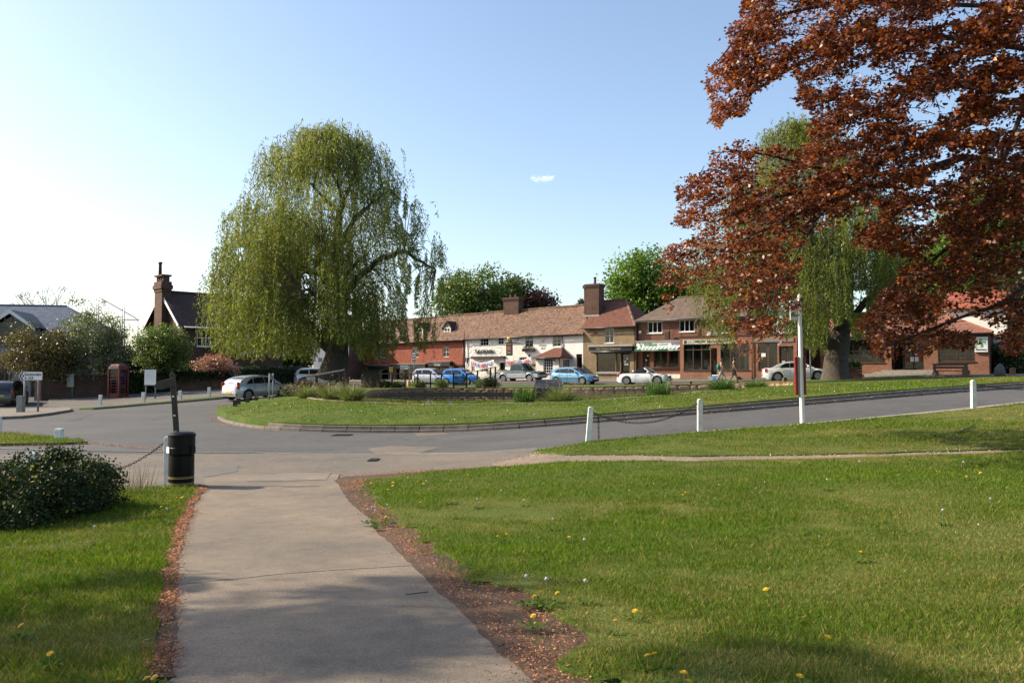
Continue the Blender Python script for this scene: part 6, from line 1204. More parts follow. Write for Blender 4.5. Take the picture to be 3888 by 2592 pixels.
for t,xb,yb,xt,yt,lb in (('K',325,1040,368,485,'leaning white post at the lawn edge with a loose hanging chain'),('K',1990,885,1990,368,'upright white post at the lawn edge holding the sagging chain'),('Z6',1297,1455,1293,1157,'upright white post nearest the right picture edge')):
    q = hit(t,xb,yb);h = V_h(t,xb,yb,yt,q.y);dx = at(t,xt,yt,q.y).x - at(t,xb,yb,q.y).x;rp.append((q,h,dx));post('lawn_post',lb,q,h / math.cos(math.atan2(dx,h)),.125,M_wpost,lean=(math.atan2(dx,h),0),rz=0,group='white posts along the lawn')
M_chain = plain('rusty_chain',(.03,.022,.018),.6,.5,30,metal=.5)
tor = bmesh.new();lk_v = []
mbk = MB();lp = []
for k in range(12): a = 2 * math.pi * k / 12;lp.append((math.cos(a) * .034,math.sin(a) * .019,0))
mbk.tube(lp + [lp[0]],.0065,5,cap=False);link_me = bpy.data.meshes.new('chain_link');link_me.from_pydata(mbk.v,[],mbk.f);link_me.update();link_me.materials.append(M_chain)
def chain(name,label,a,b_,sag,pitch=.05,k=1.0):
    a,b_ = Vector(a),Vector(b_);root = empty(name,a,0,label,'chain','hanging post chains');L = (b_ - a).length * (1 + sag * sag / max(.1,(b_ - a).length_squared) * 2.6);n = max(4,int(L / (pitch * k)))
    P = [a.lerp(b_,i / n) - Vector((0,0,4 * sag * (i / n) * (1 - i / n))) for i in range(n + 1)]
    for i in range(n):
        o = bpy.data.objects.new('chain_link',link_me);link(o,root);d = (P[i + 1] - P[i]);o.location = (P[i] + P[i + 1]) / 2 - a;o.rotation_euler = (d.to_track_quat('X','Z') @ Euler((math.pi / 2 * (i % 2),0,0)).to_quaternion()).to_euler();o.scale = (d.length / .053,k,k)
    return root
chain('chain','dark chain sagging from the litter bin post towards the yellow-flowered bush',pb_top,p2_top,.42);q = onground('Z7',-260,15.6);chain('chain','end of the dark chain running off the left picture edge behind the bush',p2_top,(q.x,q.y,q.z + .62),.15)
a = rp[0];b_ = rp[1];A1 = a[0] + Vector((a[2] * .85 + .06,0,a[1] * .84));B1 = b_[0] + Vector((-.06,0,b_[1] * .86));chain('chain','dark chain sagging between the leaning and the upright white posts',A1,B1,.36,k=1.1)
q = at('K',478,600,a[0].y);chain('chain','loose chain end hanging straight down beside the leaning white post',(q.x,q.y,q.z),(q.x + .01,q.y,a[0].z + .02),0,k=1.1)
b3_ = rp[2];A2 = b3_[0] + Vector((.06,0,b3_[1] * .86));q = onground('F',2560,28);chain('chain','chain end running right from the right-hand white post',A2,(q.x,q.y,q.z + .7),.3,k=1.2)
# finger post
q = hit('B',300,1300);top = at('B',228,92,q.y);hgt = top.z - q.z;fp = empty('finger_post',(q.x + .02,q.y + .25,q.z),0,'leaning weathered wooden finger post with one arm pointing left','signpost');ln = math.atan2(top.x - q.x - .02,hgt)
fp.rotation_euler = (0,ln,0);MB().prism([(-.044,-.3),(.044,-.3),(.042,hgt - .03),(0,hgt + .02),(-.042,hgt - .03)],-.04,.04).build('post',M_oak,fp,bevel=.008)
L_ = 195 / 2.751 * 15 / FPX;ty = lambda x: x * (math.tan(ln) * -1 + .11) * -1
MB().prism([(.05,hgt - .25),(.05,hgt - .09),(-L_ + .1,hgt - .09 - .13 * L_),(-L_,hgt - .17 - .13 * L_),(-L_ + .1,hgt - .25 - .13 * L_)],-.068,-.041).build('arm',M_oak,fp,bevel=.004)
for z in (hgt - .45,hgt - .8,hgt - 1.1): MB().box(-.018,.018,-.044,-.04,z,z + .03).build('waymark',M_sign_w,fp)
# direction sign with arrow
def panel_sign(name,label,base,rz,w,h,zc,posts,words,arrow=None,back=False,ph=None,face=None,cat='road sign'):
    root = empty(name,base,rz,label,cat);pw = .1
    if arrow == 'L': pl_ = [(-w / 2 + h * .35,zc - h / 2),(w / 2,zc - h / 2),(w / 2,zc + h / 2),(-w / 2 + h * .35,zc + h / 2),(-w / 2,zc)]
    elif arrow == 'R': pl_ = [(-w / 2,zc - h / 2),(w / 2 - h * .35,zc - h / 2),(w / 2,zc),(w / 2 - h * .35,zc + h / 2),(-w / 2,zc + h / 2)]
    else: pl_ = [(-w / 2,zc - h / 2),(w / 2,zc - h / 2),(w / 2,zc + h / 2),(-w / 2,zc + h / 2)]
    MB().prism(pl_,-.025,.0).build('border',M_black,root);c = Vector((0,zc));MB().prism([((x) * .97,zc + (z - zc) * .9) for x,z in pl_],-.03,-.0255).build('panel',face or M_sign_w,root)
    for px_ in posts: MB().tube([(px_,.06,-.2),(px_,.06,ph or zc + h / 2 - .04)],.05,8).build('post',M_post_g,root,smooth=True)
    if arrow:
        s = -1 if arrow == 'L' else 1;e = s * (w / 2 - .06);MB().prism([(e,zc),(e - s * h * .33,zc + h * .4),(e - s * h * .52,zc + h * .4),(e - s * h * .2,zc),(e - s * h * .52,zc - h * .4),(e - s * h * .33,zc - h * .4)],-.034,-.0305).build('arrow',M_black,root)
    for s_,x0,z0,wd,mh in words: text(s_,root,M_black,x0,-.034,z0,width=wd,maxh=mh,depth=.004)
    return root
q = hit('L',355,1480);dS = q.y;u = lambda px_: px_ / 3.136 * dS / FPX;zc_ = at('L',355,1025,dS).z - q.z
sx_ = panel_sign('direction_sign','white left-pointing road direction sign on two grey posts',q,math.radians(-4),u(305),u(108),zc_,(u(-80),u(90)),[('Sevenoaks',u(-73),zc_ + u(4),u(208),u(36)),('A 225',u(-73),zc_ - u(38),u(112),u(32))],'L');MB().box(u(-100),u(-78),-.034,-.0305,zc_ - u(12),zc_ + u(12)).build('symbol',M_black,sx_)
q = hit('L',245,1485);post('timber_bollard','grey timber bollard beside the left-pointing direction sign',q + Vector((0,0,.13)),V_h('L',245,1485,1290,q.y),.3,M_post_g,round_top=False,cat='bollard')
# notice boards
q = hit('Z1',636,1268);d_ = 60.5;q = onground('Z1',636,d_);u = lambda px_: px_ / 2.412 * d_ / FPX;zc_ = at('Z1',636,1068,d_).z - q.z;nb = panel_sign('notice_board','small dark framed notice board on posts left of the phone box',q + Vector((0,0,.1)),math.radians(-5),u(95),u(135),zc_ - .1,(u(-25),u(25)),[],cat='notice board',face=plain('map_paper',(.42,.40,.32),.6,.25,3));MB().box(u(-30),u(28),-.034,-.0305,zc_ - u(30),zc_ + u(20)).build('poster',M_cards[2],nb)
d_ = 56.5;q = onground('Z1',1378,d_);u = lambda px_: px_ / 2.412 * d_ / FPX;zc_ = at('Z1',1378,1042,d_).z - q.z;nb = panel_sign('notice_board','tall white map board on two grey posts right of the phone box',q + Vector((0,0,.1)),math.radians(-4),u(112),u(155),zc_ - .1,(u(-45),u(45)),[],cat='notice board');MB().box(u(-42),u(30),-.034,-.0305,zc_ - u(30),zc_ + u(50)).build('map',M_cards[0],nb)
M_kiosk = plain('kiosk_shaded_red',(.12,.009,.008),.4,.25,6)  # darker copy of the red paint, shade of the shrubs put into the colour
# telephone kiosk
d_ = 59.5;q = onground('Z1',1083,d_);q.z += .1;kb = empty('telephone_kiosk',q,math.radians(-15),'traditional red telephone kiosk with domed roof against the garden wall','phone box');H_ = at('Z1',1083,915,d_).z - q.z;s = .43
MB().box(-s - .03,s + .03,-s - .03,s + .03,-.3,.12).build('plinth',M_kiosk,kb,bevel=.01);mb = MB()
for a in (-1,1):
    for b_ in (-1,1): mb.box(a * s - .06,a * s + .06,b_ * s - .06,b_ * s + .06,.12,H_ * .84)
mb.build('frame',M_kiosk,kb);MB().box(-s - .05,s + .05,-s - .05,s + .05,H_ * .82,H_ * .92).build('fascia',M_kiosk,kb,bevel=.02);MB().box(-s + .06,s - .06,-s - .06,-s - .051,H_ * .845,H_ * .895).build('name_panel',M_sign_w,kb);text('TELEPHONE',kb,M_black,-s + .1,-s - .065,H_ * .855,width=2 * s - .2)
MB().lathe([(s * 1.38,H_ * .92),(s * 1.3,H_ * .95),(s * .9,H_ * .985),(s * .4,H_),(.01,H_)],4,Matrix.Rotation(math.pi / 4,4,'Z')).build('domed_roof',M_kiosk,kb,bevel=.02)
for rot in range(4):
    M = Matrix.Rotation(rot * math.pi / 2,4,'Z');mb = MB();
    for k in range(9): zz = .3 + (H_ * .8 - .3) * k / 8;mb.box(-s + .06,s - .06,-s - .01,-s + .02,zz - .015,zz + .015,M)
    for x in (-s + .2,s - .2): mb.box(x - .015,x + .015,-s - .008,-s + .018,.3,H_ * .8,M)
    mb.box(-s + .06,s - .06,-s - .02,-s + .03,.12,.3,M);d = mb.build('door' if rot == 0 else 'glazed_side',M_kiosk,kb);MB().box(-s + .06,s - .06,-s + .001,-s + .006,.3,H_ * .8,M).build('pane',M_cglass,d)
MB().box(-.2,.2,.1,.3,1.0,1.7).build('telephone',M_trim,kb)
# white stubs along the left pavement
for x,yb,yt,w in ((915,1308,1222,25),(1313,1283,1196,28),(1650,1258,1182,26),(1915,1232,1150,24)):
    q = hit('Z1',x,yb);post('pavement_post',{915: 'leaning white pavement post in front of the dark notice board',1313: 'white pavement post in front of the tall map board',1650: 'white pavement post right of the finger post',1915: 'white pavement post nearest the silver hatchback'}[x],q + Vector((0,0,.12)),V_h('Z1',x,yb,yt,q.y),w / 2.412 * q.y / FPX,M_wpost,lean=(.06 if x == 915 else 0,0),round_top=False,notch=x == 1650,group='white pavement posts')
# sign seen from behind on the island, timber stubs
q = Vector(onground('C',1150,45.5));q.z = iz(q.x,q.y);u = lambda px_: px_ / 5.47 * 45.5 / FPX;zt = at('C',1120,95,45.5).z - q.z;rb = empty('sign_back',q,math.radians(25),'back of a small road sign on two grey posts in front of the silver hatchback','road sign')
for x in (-u(38),u(38)): MB().tube([(x,0,-.2),(x,0,zt)],.03,8).build('post',M_post_g,rb,smooth=True)
MB().box(-u(52),u(52),.035,.05,zt - u(130),zt - .02).build('panel',M_post_g,rb,bevel=.01)
for x,y,yt,w,lb in ((393,835,700,70,'front dark timber stub at the tip of the island bank'),(465,795,655,70,'second dark timber stub at the tip of the island bank'),(655,705,610,70,'third dark timber stub along the island edge'),(838,640,560,66,'farthest dark timber stub along the island edge')):
    q = hit('C',x,y,.25);q.z = max(iz(q.x,q.y),q.z - .25) if inside(np.array([[q.x,q.y]]),island)[0] else tz(q.x,q.y);post('timber_stub',lb,q,V_h('C',x,y,yt,q.y),w / 5.47 * q.y / FPX,M_oak,round_top=False,group='timber stubs on the island',cat='bollard')
for t,x,y,yt,w,lb in (('K',1850,140,105,46,'squat timber stub on the grass in front of the restaurant'),('Y5',505,1568,1538,60,'squat timber stub by the walking pair'),('Z5',975,1215,1190,60,'squat timber stub under the white saloon'),('Z6',1215,1140,1070,50,'timber stub beside the wooden bench'),('Z6',1685,1168,1103,50,'orange brown timber stub beside the standing stone'),('Y3',1800,415,392,40,'squat timber stub by the roadster front wheel')):
    d_ = 58.5 if t != 'Z6' else 55.5;q = onground(t,x,d_);q.z = max(q.z,iz(q.x,q.y));post('timber_stub',lb,q,max(.25,V_h(t,x,y,yt,d_)),w / ZT[t][2] * d_ / FPX * .8,plain('stub_wood',(.16,.085,.04),.8,.35,6),round_top=False,group='timber stubs on the far grass',cat='bollard')
# bus stop pole with red timetable panels
q = hit('P',262,1440);d_ = q.y;u = lambda px_: px_ / 2.703 * d_ / FPX;top = at('P',228,110,d_);Hh = top.z - q.z;bp = empty('bus_stop',q,0,'tall white bus stop pole with red side panels and a small flag','bus stop');bp.rotation_euler = (0,math.atan2(top.x - q.x,Hh),0)
MB().lathe([(u(25),-.3),(u(23),Hh * .4),(u(20),Hh * .75),(u(16),Hh),(.01,Hh + .02)],20).build('pole',plain('pole_white',(.74,.72,.70),.4,.08,4),bp,smooth=True,sharp=40);MB().lathe([(u(38),-.1),(u(36),.02),(u(26),.05)],16).build('collar',M_grey,bp,smooth=True)
zA_,zB_ = at('P',240,1130,d_).z - q.z,at('P',220,740,d_).z - q.z
for a,b_ in ((-68,-36),(24,46)): MB().box(u(a) * 1.0,u(b_),-.05,.05,zA_,zB_).build('red_panel',M_red,bp,bevel=.02)
MB().box(u(-38),u(-20),-.045,.045,zA_ - .06,zB_ + .0).build('timetable_case',M_lead,bp,bevel=.01)
f0 = at('P',130,300,d_).z - q.z;f1 = at('P',130,160,d_).z - q.z;MB().box(u(-100),u(-24),-.02,.02,at('P',130,365,d_).z - q.z,f1).build('flag',M_sign_w,bp,bevel=.01);MB().box(u(-96),u(-30),-.026,-.0205,f0 - .08,f0 + .02).build('green_band',M_g2,bp);MB().box(u(-96),u(-30),-.026,-.0205,f0 + .1,f0 + .22).build('red_band',M_red,bp)
# parking sign
d_ = 61.0;q = onground('Z5',1318,d_);q.z = tz(q.x,q.y);u = lambda px_: px_ / 3.485 * d_ / FPX;zc_ = at('Z5',1320,750,d_).z - q.z;pk_ = panel_sign('parking_sign','small white parking sign on a thin post behind the white saloon',q,math.radians(-12),u(72),u(62),zc_,(0,),[]);MB().box(u(-30),u(-8),-.034,-.0305,zc_ + u(2),zc_ + u(24)).build('blue_square',M_ban[2],pk_)
# signs across the pond
d_ = 70;q = onground('Y2',770,d_);u = lambda px_: px_ / 4.48 * d_ / FPX;ns = empty('round_sign',q,math.radians(-12),'round red-ringed road sign with a plate on a thin pole beyond the pond','road sign');zc_ = at('Y2',770,882,d_).z - q.z;MB().tube([(0,.04,0),(0,.04,zc_ + u(55))],.035,8).build('pole',M_post_g,ns,smooth=True)
MB().lathe([(u(54),-.02),(u(54),.02)],24,Matrix.Translation((0,0,zc_)),'y').build('ring',M_red,ns);MB().lathe([(u(43),-.03),(u(43),-.021)],24,Matrix.Translation((0,0,zc_)),'y').build('face',M_sign_w,ns);text('WEIGHT',ns,M_black,-u(34),-.034,zc_ - u(8),width=u(68),maxh=u(16),depth=.004);z2 = at('Y2',770,978,d_).z - q.z;MB().box(-u(50),u(50),-.02,.02,z2 - u(25),z2 + u(25)).build('plate',M_sign_w,ns);MB().box(-u(36),u(36),-.026,-.0205,z2 + u(4),z2 + u(12)).build('plate_line',M_black,ns);MB().box(-u(30),u(30),-.026,-.0205,z2 - u(12),z2 - u(4)).build('plate_line',M_black,ns)
q = onground('Y2',625,71);u = lambda px_: px_ / 4.48 * 71 / FPX;zc_ = at('Y2',625,1095,71).z - q.z;panel_sign('direction_sign','white right-pointing direction sign beyond the pond in front of the shops',q,math.radians(-12),u(190),u(80),zc_,(u(75),),[('Farningham',u(-88),zc_ + u(6),u(130),u(22)),('A 225',u(-88),zc_ - u(28),u(70),u(22))],'R')
q = onground('Y2',1668,74);u = lambda px_: px_ / 4.48 * 74 / FPX;gz_ = at('Y2',1668,930,74).z - q.z;gy = empty('give_way_sign',q,math.radians(-10),'grey back of a triangular give way sign at the corner of the inn','road sign');MB().tube([(0,-.03,0),(0,-.03,gz_ + .02)],.035,8).build('pole',M_post_g,gy,smooth=True);MB().prism([(-u(60),gz_),(0,gz_ - u(105)),(u(60),gz_)],0,.015).build('triangle',M_clad,gy)
for i,(x,mt_) in enumerate(((678,M_plate_y),(733,M_plate_y))):
    q = onground('Y2',x,71.5);h = V_h('Y2',x,1420,1310,71.5);yb = empty('keep_left_bollard',q,0,('left of the pair of yellow traffic bollards beyond the pond','right of the pair of yellow traffic bollards beyond the pond')[i],'bollard','yellow traffic bollards');MB().lathe([(.13,0),(.13,h * .9),(.08,h),(.01,h)],12).build('body',mt_,yb,smooth=True,sharp=40);MB().lathe([(.135,h * .55),(.135,h * .7)],12).build('band',M_sign_w,yb)
q = onground('Y2',378,71);h = at('Y2',378,1090,71).z - q.z;yp = empty('yellow_topped_post',q,0,'thin grey post with a yellow top plate beyond the pond','post');MB().tube([(0,0,0),(0,0,h)],.035,8).build('pole',M_post_g,yp);MB().box(-.15,.15,-.02,.02,h - .4,h + .02).build('plate',M_plate_y,yp)
# pond fence with posts and rail, picket gate, handrails, timber hut, grey duck house
def pond_xyz(t,x,d): p = onground(t,x,d);p.z = iz(p.x,p.y) if inside(np.array([[p.x,p.y]]),island)[0] else p.z;return p
fr_ = empty('pond_fence',pond_xyz('Y2',180,63.5),0,'thin dark post and rail fence along the far side of the pond','fence');M_fence = plain('fence_dark',(.02,.026,.02),.7,.4,6);top_ = []
for x in (180,400,620,835,1050,1240,1440):
    p = pond_xyz('Y2',x,63.5);zt = at('Y2',x,1205,63.5).z;MB().box(-.05,.05,-.05,.05,-.3,zt - p.z,Matrix.Translation(p - fr_.location)).build('post',M_fence,fr_);top_.append(Vector((p.x,p.y,zt)) - fr_.location)
MB().tube(top_,.035,6).build('rail',M_fence,fr_)
gp0 = pond_xyz('Y1',120,63.3);gp1 = pond_xyz('Y1',375,63.3);gt = empty('picket_gate',gp0,math.atan2(gp1.y - gp0.y,gp1.x - gp0.x),'dark picket gate between two posts in front of the bright blue car','gate');Lg = (gp1 - gp0).length;hg = at('Y1',250,1160,63.3).z - gp0.z
for x in (0,Lg): MB().box(x - .06,x + .06,-.06,.06,-.3,hg + .12).build('post',M_fence,gt)
for k in range(9): x = .12 + (Lg - .24) * k / 8;MB().box(x - .03,x + .03,-.02,.0,.1,hg - .02).build('picket',M_fence,gt)
MB().box(.06,Lg - .06,.003,.04,hg * .25,hg * .25 + .08).build('rail',M_fence,gt);MB().box(.06,Lg - .06,.003,.04,hg * .75,hg * .75 + .08).build('rail',M_fence,gt);MB().tube([(.1,.02,hg * .75),(Lg - .1,.02,hg * .25)],.03,4).build('brace',M_fence,gt)
hr = empty('handrail',gp1,0,'pale sloping handrail on dark posts right of the picket gate','handrail');M_pale = plain('pale_rail',(.34,.28,.20),.8,.3,6);P_ = [at('Y1',365,1125,63.3),at('Y1',590,1080,62.6),at('Y1',850,1025,62),at('Y1',945,1010,61.8)];MB().tube([p - gp1 for p in P_],.045,8).build('rail',M_pale,hr)
for p in P_[1:]: zb_ = iz(p.x,p.y);MB().box(-.06,.06,-.06,.06,zb_ - p.z - .3,.02,Matrix.Translation(p - gp1)).build('post',M_fence,hr)
P_ = [at('C',1850,155,46),at('C',2090,130,46.4),at('Z2',1460,533,46.8)];hr2 = empty('handrail',(P_[0].x,P_[0].y,iz(P_[0].x,P_[0].y)),0,'pale sloping handrail above the reeds in front of the big willow trunk','handrail');MB().tube([p - hr2.location for p in P_],.05,8).build('rail',M_pale,hr2)
for p in (P_[0],P_[1],P_[2]): zb_ = iz(p.x,p.y);MB().box(-.06,.06,-.06,.06,zb_ - p.z - .4,.0,Matrix.Translation(p - hr2.location)).build('post',M_fence,hr2)
hp = pond_xyz('Z2',1690,63.8);a0 = at('Z2',1605,540,63);a1 = at('Z2',1775,690,63);ht = empty('timber_hut',((a0.x + a1.x) / 2,64,hp.z),math.radians(0),'dark slatted timber hut beyond the pond right of the willow trunk','hut');w = (a1.x - a0.x) / 2;h = a0.z - hp.z
MB().box(-w,w,0,1.6,-.3,h).build('box',M_dark,ht);n = 8
for k in range(n): MB().box(-w - .02,w + .02,-.06,-.002,h * k / n + .02,h * (k + 1) / n - .02).build('slat',plain('slat_grey',(.06,.055,.05),.8,.3,6) if k == 0 else bpy.data.materials['slat_grey'],ht)
MB().box(-w - .12,w + .12,-.2,1.75,h,h + .06).build('roof',M_dark,ht)
d_ = 57.6;a0 = at('Z3',1310,1300,d_);a1 = at('Z3',1690,1185,d_);dh = empty('duck_house',((a0.x + a1.x) / 2,d_,WATER),0,'slate grey sloping boarded shelter at the far edge of the pond','shelter');w = (a1.x - a0.x) / 2;h = a1.z - WATER;M_dh = plain('slate_board',(.05,.06,.068),.6,.2,4);b0 = h - (a1.z - a0.z)
MB().add([(-w,-.5,b0),(w,-.5,b0),(w * .98,.4,h),(-w * .82,.4,h),(-w,-.5,b0 - .08),(w,-.5,b0 - .08),(w * .98,.4,h - .08),(-w * .82,.4,h - .08)],[(0,1,2,3),(7,6,5,4),(0,4,5,1),(1,5,6,2),(2,6,7,3),(3,7,4,0)]).build('roof',M_dh,dh);MB().box(-w * .9,w * .6,-.35,.35,-.2,b0 + .02).build('base',M_dark,dh)
# bench, planter, standing stone
d_ = 57.5;q = onground('Z6',1080,d_);q.z = tz(q.x,q.y) + .02;a0 = at('Z6',915,1060,d_);a1 = at('Z6',1240,1010,d_);bw = (a1.x - a0.x) / 2;M_bw = plain('bench_wood',(.13,.065,.04),.75,.35,5,bumpk=.3);bch = empty('bench',((a0.x + a1.x) / 2,d_,q.z),math.radians(-12),'heavy brown wooden bench in front of the chemist','bench')
sh_ = a0.z - q.z;bh = a1.z - q.z
for x in (-bw + .15,bw - .15):
    MB().box(x - .1,x + .1,-.25,.25,-.1,sh_ - .06).build('leg',M_bw,bch);MB().box(x - .07,x + .07,.25,.36,-.1,bh).build('back_post',M_bw,bch)
for k in range(3): MB().box(-bw,bw,-.26 + .18 * k,-.1 + .18 * k,sh_ - .06,sh_).build('seat_plank',M_bw,bch,bevel=.01)
for k in range(2): MB().box(-bw,bw,.2,.248,sh_ + .12 + .2 * k,sh_ + .28 + .2 * k).build('back_plank',M_bw,bch,bevel=.01)
d_ = 59.5;a0 = at('Z5',1770,1150,d_);a1 = at('Z5',1985,1020,d_);q = Vector(((a0.x + a1.x) / 2,d_,tz((a0.x + a1.x) / 2,d_)));pn = empty('planter',q,math.radians(-20),'dark red timber planter with grassy plants beside the willow trunk','planter');w = (a1.x - a0.x) / 2;h = a1.z - q.z;M_pl = plain('planter_wood',(.09,.035,.025),.7,.3,5)
for k in range(4): MB().box(-w,w,-.4,.4,h * k / 4 + .01 - (.1 if k == 0 else 0),h * (k + 1) / 4 - .01).build('board',M_pl,pn,bevel=.01)
puff('plants',(0,0,h + .1),(w * .9,.35,.25),500,.22,M_fol,pn,31)
d_ = 53.5;q = onground('Z6',1555,d_);bm = bmesh.new();bmesh.ops.create_icosphere(bm,subdivisions=3,radius=1);a0 = at('Z6',1490,1145,d_);a1 = at('Z6',1608,1020,d_);w = (a1.x - a0.x) / 2;h = a1.z - a0.z;r_ = random.Random(4)
for v in bm.verts:
    c = v.co;tp = (c.z + 1) / 2;kx = (1 - .55 * tp ** 1.6);n_ = .12 * (vnoise(np.array(c.x * 2),np.array(c.z * 2 + c.y),.6,3) - .5);v.co = Vector((c.x * w * kx * (1 + n_) * 1.1 - .1 * w * tp * -1,c.y * w * .8 * kx * (1 + n_),(c.z * .56 + .5) * h * (1 + n_ * .3)))
me = bpy.data.meshes.new('standing_stone');bm.to_mesh(me);bm.free();me.materials.append(plain('dark_stone',(.10,.095,.085),.9,.5,4,bumpk=.8,bscale=8));me.polygons.foreach_set('use_smooth',[True] * len(me.polygons));o = bpy.data.objects.new('standing_stone',me);link(o);o.location = (q.x,d_,q.z);tag(o,'dark upright standing stone at the far right beyond the road','stone')
# ------------------------------------------------------------------ people
M_skin = plain('skin',(.42,.23,.15),.5,.12,8);M_hair = plain('brown_hair',(.05,.028,.018),.6,.3,20);M_top1 = plain('tan_top',(.30,.22,.14),.8,.2,8);M_short1 = plain('pale_shorts',(.42,.40,.38),.8,.15,8);M_top2 = plain('dark_shirt',(.02,.02,.025),.8,.3,8);M_short2 = plain('khaki_shorts',(.17,.145,.10),.8,.2,8);M_shoe = plain('white_trainer',(.6,.58,.55),.6,.2,8);M_shoe2 = plain('dark_trainer',(.07,.06,.055),.6,.2,8);M_pack = plain('teal_bag',(.01,.16,.13),.6,.25,8)
def skin(name,V,E,R_,mat,parent=None,sub=2,root=0):
    me = bpy.data.meshes.new(name);me.from_pydata(V,E,[]);me.update();o = bpy.data.objects.new(name,me);link(o,parent);me.materials.append(mat)
    o.modifiers.new('skin','SKIN');o.modifiers.new('sub','SUBSURF').levels = sub;o.modifiers['sub'].render_levels = sub;o.modifiers['skin'].use_smooth_shade = True
    if not me.skin_vertices: me.skin_vertices.new()
    for i,r_ in enumerate(R_): s_ = me.skin_vertices[0].data[i];s_.radius = (r_,r_) if not hasattr(r_,'__len__') else r_
    me.skin_vertices[0].data[root].use_root = True
    return o
def person(label,loc,ang,H,top,bottom,shoe,stride,arms,bag=False,hair=M_hair,longer=.58):
    root = empty('person',loc,ang,label,'person','people walking past the shops');k = H / 1.75;st = stride
    # x forward, y left; joints
    J = dict(pel=(0,0,.94),sp=(.01,0,1.14),ch=(.0,0,1.36),nk=(.01,0,1.50),hd0=(.03,0,1.58),hd=(.045,0,1.66),hdt=(.03,0,1.73))
    for s,nm in ((1,'l'),(-1,'r')):
        f = st * s;J['hip' + nm] = (0,.09 * s,.90);J['kn' + nm] = (f * .22 + .05,.09 * s,.50);J['an' + nm] = (f * .34 - (.12 if f < 0 else 0),.09 * s,.09 + (.07 if f < 0 else 0));J['to' + nm] = (f * .34 + .17 - (.12 if f < 0 else 0),.10 * s,.035 + (.0 if f < 0 else .02))
        a = arms * -s * st;J['sh' + nm] = (0,.18 * s,1.41);J['el' + nm] = (a * .13 - .03,.24 * s,1.13);J['wr' + nm] = (a * .30 + .06,.245 * s,.90);J['ha' + nm] = (a * .34 + .08,.24 * s,.82)
    names = list(J);V = [tuple(c * k for c in J[n_]) for n_ in names];ix = {n_: i for i,n_ in enumerate(names)}
    E = [('pel','sp'),('sp','ch'),('ch','nk'),('nk','hd0'),('hd0','hd'),('hd','hdt')];R_ = {'pel': (.13,.10),'sp': (.12,.09),'ch': (.14,.10),'nk': .05,'hd0': .062,'hd': .092,'hdt': .06}
    for nm in 'lr': E += [('pel','hip' + nm),('hip' + nm,'kn' + nm),('kn' + nm,'an' + nm),('an' + nm,'to' + nm),('ch','sh' + nm),('sh' + nm,'el' + nm),('el' + nm,'wr' + nm),('wr' + nm,'ha' + nm)];R_.update({'hip' + nm: .085,'kn' + nm: .055,'an' + nm: .037,'to' + nm: .03,'sh' + nm: .055,'el' + nm: .04,'wr' + nm: .027,'ha' + nm: (.033,.018)})
    sc_ = lambda r_,m=1.0: tuple(x * k * m for x in r_) if hasattr(r_,'__len__') else r_ * k * m
    body = skin('body',V,[(ix[a],ix[b_]) for a,b_ in E],[sc_(R_[n_]) for n_ in names],M_skin,root,2,ix['pel'])
    def garment(nm,js,es,mul,mat,frac=None):
        v = [];r_ = []
        for j in js:
            if isinstance(j,tuple): a,b_,f = j;v.append(tuple((J[a][i] * (1 - f) + J[b_][i] * f) * k for i in range(3)));ra = R_[a] if not hasattr(R_[a],'__len__') else R_[a][1];rb_ = R_[b_] if not hasattr(R_[b_],'__len__') else R_[b_][1];r_.append((ra * (1 - f) + rb_ * f) * k * mul)
            else: v.append(tuple(c * k for c in J[j]));r_.append(sc_(R_[j],mul))
        skin(nm,v,es,r_,mat,root,2,0)
    sl = .45
    garment('shirt',['pel','sp','ch','shl','shr',('shl','ell',sl),('shr','elr',sl),('ch','nk',.55)],[(0,1),(1,2),(2,3),(2,4),(3,5),(4,6),(2,7)],1.12,top)
    garment('shorts',['pel','hipl','hipr',('hipl','knl',longer),('hipr','knr',longer),('hipl','knl',longer + .2),('hipr','knr',longer + .2)],[(0,1),(0,2),(1,3),(2,4),(3,5),(4,6)],1.28,bottom)
    for nm in 'lr':
        a,t = Vector(J['an' + nm]) * k,Vector(J['to' + nm]) * k;M = Matrix.Translation((a + t) / 2 - Vector((0,0,.012))) @ Matrix.Rotation(-math.atan2((t - a).z,(t - a).x) * .6,4,'Y');MB().lathe([(.01,-.055),(.5,-.05),(.52,-.01),(.42,.03),(.2,.06)],12,M @ Matrix.Diagonal((.28,.105,1,1))).build('shoe',shoe,root,smooth=True)
    hd = Vector(J['hd']) * k;bmh = MB().lathe([(.02,-.06),(.088,-.05),(.104,.0),(.098,.05),(.06,.1),(.01,.118)],14,Matrix.Translation(hd + Vector((-.018,0,.012))));bmh.build('hair',hair,root,smooth=True)
    MB().tube([hd + Vector((.085,0,.02)),hd + Vector((.118,0,-.015)),hd + Vector((.09,0,-.03))],[.01,.017,.012],6).build('nose',M_skin,root,smooth=True)
    for s in (-1,1):
        h_ = Vector(J['ha' + ('l' if s > 0 else 'r')]) * k
        for f_ in range(4): b0_ = h_ + Vector((.024 - f_ * .016,0,-.02));MB().tube([b0_,b0_ + Vector((.004,-s * .006,-.035)),b0_ + Vector((.006,-s * .022,-.062 + .006 * abs(f_ - 1)))],[.0095,.009,.007],6).build('finger',M_skin,root,smooth=True)
        MB().tube([h_ + Vector((.03,0,.0)),h_ + Vector((.05,-s * .01,-.025)),h_ + Vector((.052,-s * .02,-.05))],[.011,.01,.008],6).build('thumb',M_skin,root,smooth=True)
